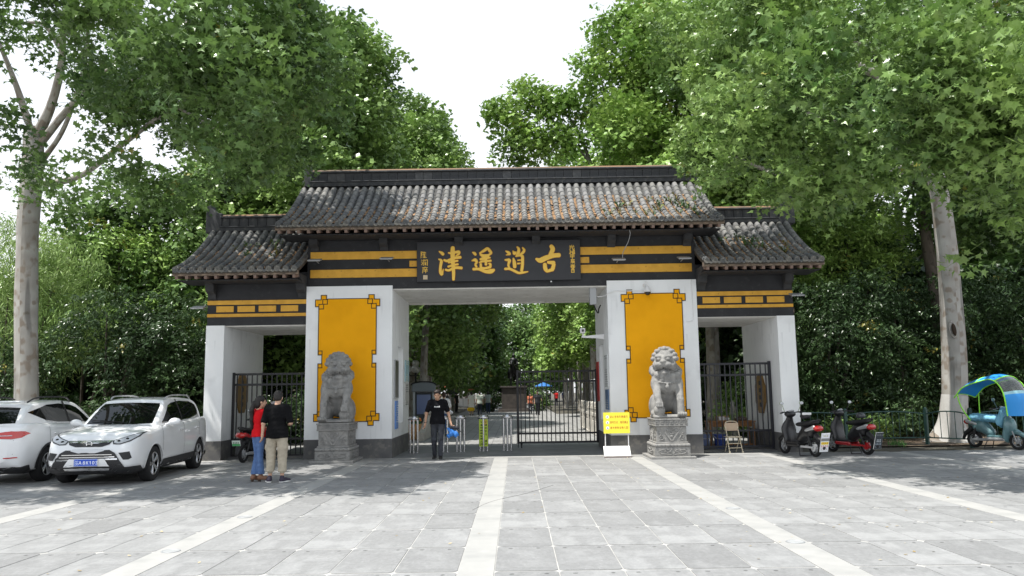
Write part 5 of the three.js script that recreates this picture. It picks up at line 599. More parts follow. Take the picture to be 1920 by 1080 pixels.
function makeCar(name, label, pos, turn, o) {
  const t = thing(name, label, 'car', pos, turn), AX = [1.31, -1.335];
  const hw = itp([[2.24, 0.5], [2.19, 0.68], [2.06, 0.8], [1.8, 0.873], [1.3, 0.905], [0.5, 0.912], [-0.8, 0.915], [-1.5, 0.905], [-1.95, 0.86], [-2.15, 0.76], [-2.24, 0.56]]), ys = itp([[2.24, 0.6], [2.19, 0.72], [2.08, 0.83], [1.9, 0.925], [1.4, 1.005], [0.95, 1.06], [0.3, 1.085], [-1.2, 1.15], [-1.95, 1.17], [-2.13, 1.1], [-2.24, 0.86]]), yc = itp([[2.24, 0.63], [2.19, 0.77], [2.08, 0.89], [1.9, 0.985], [1.4, 1.07], [0.95, 1.115], [0.3, 1.13], [-1.95, 1.19], [-2.13, 1.13], [-2.24, 0.89]]), y0 = itp([[2.24, 0.4], [2.16, 0.28], [1.8, 0.23], [-1.8, 0.23], [-2.1, 0.3], [-2.24, 0.45]]);
  const half = (z) => { const w = hw(z), a = y0(z), s = ys(z), c = yc(z); return [[0, a], [0.82 * w, a], [0.95 * w, a + 0.05], [0.99 * w, lerp(a, s, 0.3)], [w, lerp(a, s, 0.52)], [0.99 * w, lerp(a, s, 0.76)], [0.972 * w, lerp(a, s, 0.9)], [0.945 * w, lerp(a, s, 0.975)], [0.9 * w, lerp(s, c, 0.12)], [0.72 * w, lerp(s, c, 0.55)], [0.4 * w, lerp(s, c, 0.88)], [0, c]]; };
  const zs = []; for (let i = 0; i <= 64; i++) { const u = i / 64 * 2 - 1; zs.push(2.24 * Math.sign(u) * (1 - Math.pow(1 - Math.abs(u), 1.5))); }
  const ring = (z) => { const h = half(z); return [...h.map(([x, y]) => [x, y, z]), ...h.slice(1, -1).reverse().map(([x, y]) => [-x, y, z]), [0, h[0][1], z]]; }, rings = zs.map(ring), capR = (z) => rings[0].map((p) => [0, (y0(z) + yc(z)) / 2, z]);
  let body = mergeVertices(grid([capR(zs[0]).map((p) => [...p]), ...rings, capR(zs[64])]), 1e-5); body.computeVertexNormals(); planar(body);
  const ev = new Evaluator(); ev.useGroups = false; let br = new Brush(body); br.updateMatrixWorld();
  for (const z of AX) { const c = new THREE.CylinderGeometry(0.385, 0.385, 2.4, 40); c.rotateZ(PI / 2); c.translate(0, 0.345, z); const b = new Brush(c); b.updateMatrixWorld(); br = ev.evaluate(br, b, SUBTRACTION); br.updateMatrixWorld(); }
  part('body', br.geometry, M4.paint, t);
  const inner = (z, y) => { const h = half(z); for (let i = 1; i < 7; i++) if (y <= h[i + 1][1]) return y < h[i][1] ? h[i][0] : lerp(h[i][0], h[i + 1][0], (y - h[i][1]) / (h[i + 1][1] - h[i][1] + 1e-9)); return h[7][0]; };
  const topAt = (z, x) => { const h = half(z); x = Math.abs(x); for (let i = 7; i < 11; i++) if (x >= h[i + 1][0] && x <= h[i][0]) return lerp(h[i][1], h[i + 1][1], (h[i][0] - x) / (h[i][0] - h[i + 1][0])); return x > h[7][0] ? h[7][1] : h[11][1]; };
  const inside = (x, y, z) => y >= y0(z) && y <= topAt(z, x) && Math.abs(x) <= (y <= half(z)[7][1] ? inner(z, y) : half(z)[7][0]);
  const endZ = (sg) => (x, y) => { for (let z = 2.238; z > 0.6; z -= 0.004) if (inside(x, y, sg * z)) return V(x, y, sg * (z + 0.002)); return V(x, y, sg * 0.6); };
  // greenhouse
  const yr = itp(o.roof), hb = itp([[1.02, 0.62], [0.9, 0.74], [0.6, 0.795], [0.2, 0.82], [-1.2, 0.815], [-1.7, 0.765], [-2.0, 0.69], [-2.14, 0.6]]), yb = (z) => ys(z) - 0.03, xg = (y, z) => { const d = Math.max(0, y - yb(z)); return hb(z) - d * 0.27 - d * d * 0.24; };
  const zg = []; for (let i = 0; i <= 60; i++) zg.push(lerp(1.0, -2.13, i / 60));
  const gh = (z) => { const b = yb(z), T = Math.max(b + 0.02, yr(z)), E = Math.max(b + 0.01, T - 0.075), L = [], xE = xg(E, z); for (let i = 0; i <= 6; i++) { const y = lerp(b, E, i / 6); L.push([xg(y, z), y, z]); } L.push([xE - 0.018, T - 0.045, z], [xE - 0.05, T - 0.026, z], [(xE - 0.05) * 0.75, T - 0.013, z], [(xE - 0.05) * 0.4, T - 0.004, z], [0, T, z]); return [...L, ...L.slice(0, -1).reverse().map(([x, y, zz]) => [-x, y, zz])]; };
  const green = grid(zg.map(gh)); green.computeVertexNormals(); part('cabin', planar(green), M4.paint, t);
  const topG = (x, z) => { const T = yr(z), xE = Math.max(0.1, xg(Math.max(yb(z) + 0.01, T - 0.075), z) - 0.05), f = Math.min(1.3, Math.abs(x) / xE); return T - 0.026 * Math.pow(f, 1.7); };
  const tess = new TessellateModifier(0.07, 6);
  const patch = (nm, poly, proj, m, off = 0.004, parent = t) => { let g = new THREE.ShapeGeometry(shape(poly)); g = tess.modify(g.toNonIndexed()); const p = g.attributes.position; for (let i = 0; i < p.count; i++) { const v = proj(p.getX(i), p.getY(i)); p.setXYZ(i, v.x, v.y, v.z); } g.deleteAttribute('normal'); g.deleteAttribute('uv'); g = mergeVertices(g, 1e-4); g.computeVertexNormals(); const n = g.attributes.normal, c = V(0, 0.8, 0); const q = g.attributes.position; for (let i = 0; i < q.count; i++) { const d = V(q.getX(i), q.getY(i), q.getZ(i)).sub(c), N = V(n.getX(i), n.getY(i), n.getZ(i)); const sgn = N.dot(d) < 0 ? -1 : 1; q.setXYZ(i, q.getX(i) + sgn * N.x * off, q.getY(i) + sgn * N.y * off, q.getZ(i) + sgn * N.z * off); } g.computeVertexNormals(); return part(nm, planar(g), m, parent); };
  const sideG = (s) => (z, y) => V(s * xg(y, z), y, z), sideB = (s) => (z, y) => V(s * inner(z, y), y, z), wind = (x, z) => V(x, topG(x, z), z), F = endZ(1), Rr = endZ(-1), mir = (poly, s) => poly.map(([x, y]) => [s * x, y]);
  patch('windscreen', [[-0.66, 0.9], [-0.3, 0.955], [0.3, 0.955], [0.66, 0.9], [0.6, 0.36], [0.565, 0.28], [-0.565, 0.28], [-0.6, 0.36]], wind, M4.glass, 0.006);
  patch('rear_window', [[-0.52, o.rw[0]], [0.52, o.rw[0]], [0.6, o.rw[1]], [0.3, o.rw[1] - 0.03], [-0.3, o.rw[1] - 0.03], [-0.6, o.rw[1]]], wind, M4.glass, 0.006);
  for (const s of [1, -1]) {
    patch('side_window', o.win, sideG(s), M4.glass, 0.006); for (const z of [-0.36, -0.4]) patch('window_pillar', [[z, 1.14], [z - 0.03, 1.14], [z - 0.04, 1.6], [z - 0.01, 1.6]], sideG(s), M4.trim, 0.009);
    patch('window_trim', [...o.win.slice(0, 1), [o.win[0][0], o.win[0][1] - 0.022], ...o.belt.map(([z, y]) => [z, y - 0.02]), ...[...o.belt].reverse()], sideG(s), M4.chrome, 0.009);
    patch('sill_cladding', [[0.96, 0.235], [0.9, 0.4], [-0.93, 0.43], [-0.98, 0.235]], sideB(s), M4.trim, 0.02);
    for (const z of [0.93, -0.3, -1.3]) patch('door_seam', [[z, 0.45], [z - 0.009, 0.45], [z - 0.03, 1.09], [z - 0.021, 1.09]], sideB(s), M4.seam, 0.003);
    for (const z of [-0.12, -1.12]) part('door_handle', mv(rbox(-0.018, 0.018, -0.014, 0.014, -0.085, 0.085, 0.012, 2), s * (inner(z, 0.93) + 0.014), 0.955, z), M4.paint, t);
    part('mirror', sdf([ell([s * 1.01, 1.14, 0.6], [0.125, 0.078, 0.07]), cap([s * 0.84, 1.09, 0.62], [s * 0.95, 1.12, 0.61], 0.025)], 0.012, { k: 0.03 }), M4.paint, t); part('mirror_glass', mv(ball(0, 0, 0, 0.095, 0.055, 0.012), s * 1.01, 1.14, 0.535), M4.glass, t);
    part('roof_rail', tube([[s * 0.56, 1.6, 0.05], [s * 0.585, 1.665, -0.1], [s * 0.59, 1.695, -0.7], [s * 0.58, 1.665, -1.4], [s * 0.555, 1.59, -1.6]], 0.017, 30, 6), o.railM, t);
    for (const z of AX) {
      const w = part('wheel', (() => { const g = new THREE.LatheGeometry([[0.215, -0.09], [0.235, -0.108], [0.3, -0.112], [0.33, -0.1], [0.345, -0.06], [0.347, 0.06], [0.33, 0.1], [0.3, 0.112], [0.235, 0.108], [0.215, 0.09]].map((p) => new THREE.Vector2(...p)), 36); g.rotateZ(PI / 2); return g; })(), M.rubber, t); w.position.set(s * 0.785, 0.345, z);
      const rim = []; rim.push(new THREE.TorusGeometry(0.218, 0.014, 8, 36).rotateY(PI / 2).translate(s * 0.09, 0, 0), new THREE.CylinderGeometry(0.045, 0.05, 0.03, 16).rotateZ(PI / 2).translate(s * 0.075, 0, 0)); for (let k = 0; k < 5; k++) for (const d of [-0.16, 0.16]) { const a = k * PI * 0.4 + 0.3, c = Math.cos(a), n = Math.sin(a), c2 = Math.cos(a + d), n2 = Math.sin(a + d); rim.push(rod([s * 0.075, c * 0.035, n * 0.035], [s * 0.09, c2 * 0.212, n2 * 0.212], 0.021, 0.015, 6)); } part('rim', rim, M4.rim, w); part('brake_disc', new THREE.CylinderGeometry(0.205, 0.205, 0.05, 24).rotateZ(PI / 2).translate(s * 0.02, 0, 0), M4.trim, w);
      part('wheel_well', [new THREE.CylinderGeometry(0.383, 0.383, 0.5, 24, 1, true, 0, PI).rotateZ(PI / 2).translate(s * 0.63, 0.345, z), new THREE.CircleGeometry(0.383, 24, 0, PI).rotateY(PI / 2).translate(s * 0.4, 0.345, z)], M.dark, t); patch('arch_trim', Array.from({ length: 25 }, (_, i) => { const a = PI * (i / 24 * 1.16 - 0.08); return [z + Math.cos(a) * 0.435, 0.345 + Math.sin(a) * 0.435]; }).concat(Array.from({ length: 25 }, (_, i) => { const a = PI * ((24 - i) / 24 * 1.16 - 0.08); return [z + Math.cos(a) * 0.387, 0.345 + Math.sin(a) * 0.387]; })).filter(([, y]) => y > 0.24), sideB(s), o.arch ?? M4.paint, 0.012);
    }
    if (o.front) { const hl = patch('headlight', mir([[0.4, 0.84], [0.44, 0.775], [0.56, 0.77], [0.72, 0.82], [0.815, 0.9], [0.825, 0.985], [0.74, 0.96], [0.58, 0.895]], s), F, M4.trim, 0.008); patch('headlight_lens', mir([[0.425, 0.835], [0.455, 0.79], [0.56, 0.785], [0.7, 0.83], [0.79, 0.905], [0.8, 0.96], [0.73, 0.94], [0.58, 0.88]], s), F, M4.lens, 0.013, hl); for (const [x, y] of [[0.52, 0.825], [0.65, 0.865]]) { const v = F(s * x, y); part('headlight_bulb', ball(v.x, v.y, v.z + 0.006, 0.036, 0.033, 0.016), M4.glass, hl); }
      patch('fog_lamp', mir([[0.56, 0.62], [0.73, 0.64], [0.765, 0.52], [0.72, 0.49], [0.64, 0.49]], s), F, M4.trim, 0.008); }
    if (o.rear) { patch('tail_light', mir([[0.3, 1.0], [0.6, 1.035], [0.8, 1.03], [0.845, 0.985], [0.77, 0.91], [0.62, 0.885], [0.3, 0.895]], s), Rr, M4.red, 0.012); patch('tail_light_bar', mir([[0.3, 0.955], [0.62, 0.96], [0.64, 0.945], [0.3, 0.938]], s), Rr, M4.lens, 0.016); patch('reflector', mir([[0.5, 0.535], [0.72, 0.545], [0.74, 0.525], [0.52, 0.515]], s), Rr, M4.red, 0.01); }
  }
  part('wiper', [rod([0.1, topG(0.1, 0.93) + 0.02, 0.93], [-0.42, topG(0.42, 0.84) + 0.02, 0.84], 0.009), rod([-0.15, topG(0.15, 0.93) + 0.02, 0.935], [-0.6, topG(0.6, 0.8) + 0.02, 0.83], 0.009)], M.rubber, t);
  const skirt = (P) => patch('lower_bumper', [[-0.84, 0.25], [0.84, 0.25], [0.83, 0.37], [0.6, 0.36], [-0.6, 0.36], [-0.83, 0.37]], P, M4.trim, 0.032);
  skirt(F); skirt(Rr);
  if (o.front) {
    patch('upper_grille', [[-0.4, 0.835], [0.4, 0.835], [0.37, 0.775], [0.25, 0.735], [-0.25, 0.735], [-0.37, 0.775]], F, M4.trim, 0.008); patch('grille_bar', [[-0.41, 0.845], [0.41, 0.845], [0.385, 0.815], [0.2, 0.8], [-0.2, 0.8], [-0.385, 0.815]], F, M4.chrome, 0.013); { const v = F(0, 0.79); part('badge', [new THREE.TorusGeometry(0.052, 0.012, 8, 28).translate(v.x, v.y, v.z + 0.016), rbox(-0.04, 0.04, v.y - 0.007, v.y + 0.007, v.z + 0.008, v.z + 0.024, 0.003)], M4.chrome, t); }
    const lg = patch('lower_grille', [[-0.4, 0.675], [0.4, 0.675], [0.5, 0.62], [0.63, 0.42], [0.68, 0.34], [-0.68, 0.34], [-0.63, 0.42], [-0.5, 0.62]], F, M4.trim, 0.03); patch('silver_bar', [[-0.27, 0.69], [0.27, 0.69], [0.31, 0.655], [0.2, 0.625], [-0.2, 0.625], [-0.31, 0.655]], F, M4.silver, 0.036);
    for (const y of [0.6, 0.555, 0.51]) patch('grille_slat', [[-0.46 - (0.6 - y), y], [0.46 + (0.6 - y), y], [0.46 + (0.6 - y), y - 0.014], [-0.46 - (0.6 - y), y - 0.014]], F, M4.chrome, 0.036); patch('plate_panel', [[-0.32, 0.52], [0.32, 0.52], [0.42, 0.385], [-0.42, 0.385]], F, M4.paint, 0.04); patch('skid_plate', [[-0.42, 0.365], [0.42, 0.365], [0.4, 0.325], [-0.4, 0.325]], F, M4.silver, 0.045);
    const map = canvasTex(256, 82, (g, w, h) => { g.fillStyle = '#1c4fc4'; g.fillRect(0, 0, w, h); g.strokeStyle = '#dfe8ff'; g.lineWidth = 3; g.strokeRect(4, 4, w - 8, h - 8); g.lineWidth = 4; drawGlyph(g, '皖', 14, 16, 34, 50); g.fillStyle = '#e8eeff'; g.font = 'bold 54px sans-serif'; g.textAlign = 'center'; g.textBaseline = 'middle'; [...'A8K103'].forEach((c, i) => g.fillText(c, 68 + i * 34 + (i ? 8 : 0), h / 2 + 3)); });
    const v = F(0, 0.45), pl = part('number_plate', rbox(-0.22, 0.22, -0.07, 0.07, -0.006, 0.006, 0.004), M4.chrome, t); pl.position.set(0, 0.455, v.z + 0.056); const face = new THREE.PlaneGeometry(0.43, 0.132); face.translate(0, 0, 0.0075); part('plate_face', face, new THREE.MeshStandardMaterial({ map, roughness: 0.35 }), pl);
  }
  if (o.rear) { part('spoiler', sdf([cap([-0.5, 1.6, -1.72], [0.5, 1.6, -1.72], 0.05, 0.05, { s: [1, 0.5, 1.8] })], 0.014), M4.paint, t); patch('skid_plate', [[-0.5, 0.33], [0.5, 0.33], [0.42, 0.27], [-0.42, 0.27]], Rr, M4.silver, 0.03); part('tailgate_seam', [0.6, 0.86].map((y) => rod(Rr(-0.66, y), Rr(0.66, y), 0.004)), M4.seam, t); const v = Rr(0, 0.75); part('number_plate', rbox(-0.22, 0.22, 0.68, 0.81, v.z - 0.02, v.z - 0.006, 0.004), std(0.03, 0.12, 0.55, 0.4), t); }
  part('underbody', box(-0.7, 0.7, 0.2, 0.32, -1.9, 1.9), M.dark, t);
  return t;
}
makeCar('car', 'white parked car facing the camera with black lower grille and blue number plate', [-8.22, 0, -17.55], 0.06, { front: true, roof: [[1.04, 1.06], [0.94, 1.12], [0.22, 1.575], [0.05, 1.622], [-0.4, 1.66], [-1.2, 1.645], [-1.65, 1.585], [-1.85, 1.49], [-2.14, 1.14]], rw: [-1.78, -2.06], railM: M4.silver, win: [[0.66, 1.135], [0.12, 1.475], [-0.1, 1.53], [-0.6, 1.565], [-1.2, 1.545], [-1.58, 1.47], [-1.68, 1.36], [-1.56, 1.27], [-0.9, 1.185], [-0.3, 1.16]], belt: [[-0.3, 1.16], [-0.9, 1.185], [-1.56, 1.27]] });
makeCar('car', 'white parked car seen from behind, red tail light, at the left edge', [-10.5, 0, -17.85], PI + 0.05, { rear: true, roof: [[1.04, 1.06], [0.94, 1.12], [0.22, 1.56], [0.05, 1.605], [-0.4, 1.64], [-1.0, 1.63], [-1.55, 1.575], [-1.8, 1.47], [-2.14, 1.14]], rw: [-1.76, -2.07], railM: M4.trim, arch: M4.trim, win: [[0.66, 1.135], [0.12, 1.46], [-0.1, 1.515], [-0.6, 1.55], [-1.1, 1.53], [-1.5, 1.45], [-1.8, 1.385], [-1.3, 1.22], [-0.9, 1.17], [-0.3, 1.155]], belt: [[-0.3, 1.155], [-0.9, 1.17], [-1.3, 1.22]] });

// ---------- scooters ----------
function scooter(label, pos, turn, o) {
  const t = thing('scooter', label, 'scooter', pos, turn), bm = o.body, am = o.accent ?? bm, seatM = std(0.014, 0.014, 0.015, 0.7);
  const wheel = (z) => { const w = part('wheel', new THREE.LatheGeometry([[0.14, -0.03], [0.16, -0.042], [0.195, -0.042], [0.215, -0.022], [0.218, 0], [0.215, 0.022], [0.195, 0.042], [0.16, 0.042], [0.14, 0.03]].map((p) => new THREE.Vector2(...p)), 28).rotateZ(PI / 2), M.rubber, t); w.position.set(0, 0.218, z); const r = [new THREE.TorusGeometry(0.142, 0.012, 6, 26).rotateY(PI / 2), new THREE.CylinderGeometry(0.06, 0.06, 0.07, 16).rotateZ(PI / 2)]; for (let k = 0; k < 5; k++) { const a = k * 1.2566; r.push(rod([0, Math.cos(a) * 0.05, Math.sin(a) * 0.05], [0, Math.cos(a) * 0.14, Math.sin(a) * 0.14], 0.014)); } part('rim', r, M.greyMetal, w); };
  wheel(0.62); wheel(-0.56);
  part('leg_shield', sdf([cap([0, 0.36, 0.36], [0, 0.62, 0.43], 0.19, 0.2, { s: [1, 1, 0.3] }), cap([0, 0.62, 0.43], [0, 0.92, 0.36], 0.18, 0.085, { s: [1, 1, 0.4] }), ell([0, 0.6, 0.5], [0.11, 0.2, 0.1])], 0.013, { k: 0.03 }), bm, t);
  part('front_fender', sdf([cap([0, 0.36, 0.8], [0, 0.45, 0.62], 0.055, 0.065), cap([0, 0.45, 0.62], [0, 0.4, 0.45], 0.065, 0.055), ell([0, 0.218, 0.62], [0.046, 0.225, 0.225], { sub: true, k: 0.005 })], 0.011, { k: 0.02 }), o.fender ?? am, t);
  part('fork', [rod([0.06, 0.218, 0.62], [0.06, 0.55, 0.5], 0.018), rod([-0.06, 0.218, 0.62], [-0.06, 0.55, 0.5], 0.018)], M.greyMetal, t);
  part('floorboard', rbox(-0.16, 0.16, 0.29, 0.35, -0.12, 0.38, 0.02, 2), bm, t); part('side_panel', [-1, 1].map((s) => sdf([cap([s * 0.14, 0.25, -0.1], [s * 0.14, 0.26, 0.34], 0.04, 0.035, { s: [0.8, 1.3, 1] })], 0.012)), o.lower ?? bm, t);
  part('rear_body', sdf([cap([0, 0.42, -0.1], [0, 0.6, -0.3], 0.13, 0.145, { k: 0.05 }), cap([0, 0.6, -0.3], [0, 0.68, -0.66], 0.14, 0.085), cap([0, 0.5, -0.2], [0, 0.55, -0.45], 0.14, 0.12)], 0.013, { k: 0.04 }), bm, t);
  part('tail_fairing', [-1, 1].map((s) => sdf([cap([s * 0.12, 0.6, -0.3], [s * 0.1, 0.7, -0.68], 0.03, 0.055, { s: [0.6, 1, 1] })], 0.011)), o.strake ?? M4.silver, t);
  part('tail_light', sdf([ell([0, 0.68, -0.72], [0.135, 0.075, 0.085])], 0.011), M4.red, t);
  part('seat', sdf([cap([0, 0.755, -0.02], [0, 0.775, -0.3], 0.085, 0.1, { s: [1.25, 0.6, 1] }), cap([0, 0.78, -0.3], [0, 0.82, -0.58], 0.11, 0.1, { s: [1.25, 0.55, 1] })], 0.013, { k: 0.03 }), seatM, t);
  part('grab_rail', tube([[0.11, 0.78, -0.5], [0.1, 0.86, -0.68], [0, 0.88, -0.74], [-0.1, 0.86, -0.68], [-0.11, 0.78, -0.5]], 0.014, 24, 6), M.dark, t);
  part('headset', sdf([ell([0, 1.0, 0.34], [0.15, 0.085, 0.11]), cap([0, 0.86, 0.37], [0, 0.98, 0.34], 0.055, 0.06)], 0.012, { k: 0.03 }), o.head ?? bm, t); part('headlight', ball(0, 0.985, 0.43, 0.085, 0.055, 0.03), M4.lens, t); part('dashboard', mv(ball(0, 0, 0, 0.085, 0.02, 0.06), 0, 1.07, 0.29, 0, 0.6), M4.lens, t);
  part('handlebar', tube([[-0.36, 1.03, 0.2], [-0.22, 1.05, 0.28], [0, 1.02, 0.33], [0.22, 1.05, 0.28], [0.36, 1.03, 0.2]], 0.014, 30, 7), M.dark, t);
  for (const s of [-1, 1]) { part('grip', rod([s * 0.24, 1.048, 0.27], [s * 0.37, 1.028, 0.195], 0.02), M.rubber, t); part('brake_lever', rod([s * 0.2, 1.04, 0.31], [s * 0.35, 1.02, 0.27], 0.008), M.greyMetal, t); const mr = part('mirror', [rod([s * 0.2, 1.06, 0.28], [s * 0.27, 1.22, 0.26], 0.008), ball(s * 0.29, 1.27, 0.26, 0.065, 0.045, 0.016)], o.mirror ?? M.dark, t); part('mirror_glass', ball(s * 0.29, 1.27, 0.245, 0.056, 0.037, 0.006), M4.lens, mr); }
  part('motor', [new THREE.CylinderGeometry(0.09, 0.09, 0.11, 20).rotateZ(PI / 2).translate(0, 0.218, -0.56), rbox(-0.11, -0.06, 0.19, 0.26, -0.6, -0.1, 0.015), rbox(0.06, 0.1, 0.2, 0.25, -0.58, -0.12, 0.012)], o.motor ?? M.greyMetal, t);
  part('shock_absorber', [-1, 1].map((s) => rod([s * 0.09, 0.25, -0.55], [s * 0.1, 0.56, -0.42], 0.026)), M.dark, t);
  part('rear_mudguard', sdf([cap([0, 0.5, -0.62], [0, 0.36, -0.82], 0.075, 0.06, { s: [1, 1, 0.6] }), cap([0, 0.36, -0.82], [0, 0.24, -0.88], 0.06, 0.05, { s: [1, 1, 0.5] }), ell([0, 0.218, -0.56], [0.05, 0.24, 0.24], { sub: true, k: 0.005 })], 0.011, { k: 0.02 }), M.dark, t);
  part('stand', [rod([-0.13, 0.2, -0.12], [-0.17, 0.0, -0.2], 0.012), rod([0.13, 0.2, -0.12], [0.17, 0.0, -0.2], 0.012), rod([-0.17, 0.012, -0.2], [0.17, 0.012, -0.2], 0.012)], M.dark, t);
  if (o.plate) { const [w, h, y, a, draw] = o.plate, p = part('number_plate', rbox(-w / 2, w / 2, -h / 2, h / 2, -0.006, 0.006, 0.004), M.white, t); p.position.set(0, y, -0.92); p.rotation.x = -a; const f = new THREE.PlaneGeometry(w - 0.01, h - 0.01); f.rotateY(PI); f.translate(0, 0, -0.0075); part('plate_face', f, new THREE.MeshStandardMaterial({ map: canvasTex(128, Math.round(128 * h / w), draw), roughness: 0.5 }), p); }
  return t;
}
const blackGloss = phys(0.01, 0.01, 0.012, 0.4, { clearcoat: 0.3, clearcoatRoughness: 0.2 }), redGloss = phys(0.42, 0.015, 0.02, 0.25, { clearcoat: 0.8 });
const marks = (g, x, y, n, dx, w, h, c) => { g.fillStyle = c; for (let i = 0; i < n; i++) { g.fillRect(x + i * dx, y, w * 0.75, h * 0.25); g.fillRect(x + i * dx + w * 0.3, y, w * 0.22, h); g.fillRect(x + i * dx, y + h * 0.65, w, h * 0.22); } };
{ const s = scooter('black scooter with a tall white and yellow plate beside the right pier', [7.0, 0, -20.1], PI + 0.3, { body: blackGloss, motor: std(0.6, 0.6, 0.6, 0.4), mirror: std(0.3, 0.36, 0.22, 0.3), plate: [0.24, 0.46, 0.36, 0.28, (g, w, h) => { g.fillStyle = '#f4f6fa'; g.fillRect(0, 0, w, h); g.fillStyle = '#8f8f8d'; g.fillRect(0, h * 0.27, w, h * 0.15); marks(g, 30, h * 0.1, 3, 26, 20, 22, '#c9c090'); g.fillStyle = '#ffe84a'; g.fillRect(6, h * 0.47, w - 12, h * 0.14); marks(g, 12, h * 0.49, 4, 28, 20, 22, '#c65a1a'); marks(g, 12, h * 0.65, 4, 28, 22, 26, '#e0604a'); marks(g, 12, h * 0.82, 4, 28, 20, 24, '#b9a89a'); }] });
  const bx = thing('helmet', 'white helmet lying on the seat of the black scooter', 'helmet', [7.07, 0.86, -19.84]); part('shell', sdf([ell([0, 0.1, 0], [0.12, 0.09, 0.14]), ell([0, 0, 0.02], [0.1, 0.06, 0.12], { sub: true })], 0.012), M.dark, bx); part('visor', rbox(-0.11, 0.11, 0.13, 0.19, 0.09, 0.13, 0.015, 2), M.white, bx); }
scooter('black and red scooter with a dark plate right of the black scooter', [8.38, 0, -20.45], PI + 0.36, { body: blackGloss, accent: redGloss, lower: redGloss, motor: redGloss, fender: blackGloss, plate: [0.24, 0.42, 0.36, 0.3, (g, w, h) => { g.fillStyle = '#3c4248'; g.fillRect(0, 0, w, h); marks(g, 14, h * 0.1, 4, 28, 20, 22, '#8b9094'); marks(g, 30, h * 0.42, 3, 26, 20, 34, '#dfe6ea'); marks(g, 16, h * 0.62, 4, 26, 20, 30, '#a8b4bc'); marks(g, 16, h * 0.82, 4, 26, 18, 24, '#8b9094'); }] });
{ const hm = thing('helmet', 'dark helmet lying on the seat of the black and red scooter', 'helmet', [8.52, 0.86, -20.08]); part('shell', sdf([ell([0, 0.08, 0], [0.11, 0.1, 0.13]), ell([0, -0.02, 0.02], [0.09, 0.07, 0.11], { sub: true })], 0.012), std(0.05, 0.055, 0.06, 0.25), hm); }
scooter('dark red-lit scooter with a small green and white plate behind the woman in red', [-6.72, 0, -20.85], PI - 0.18, { body: blackGloss, strake: redGloss, plate: [0.22, 0.14, 0.5, 0.25, (g, w, h) => { g.fillStyle = '#e6f4e6'; g.fillRect(0, 0, w, h); g.fillStyle = '#5fbf78'; g.fillRect(0, h * 0.62, w, h * 0.38); marks(g, 16, h * 0.25, 4, 26, 20, 34, '#2a5a3a'); }] });
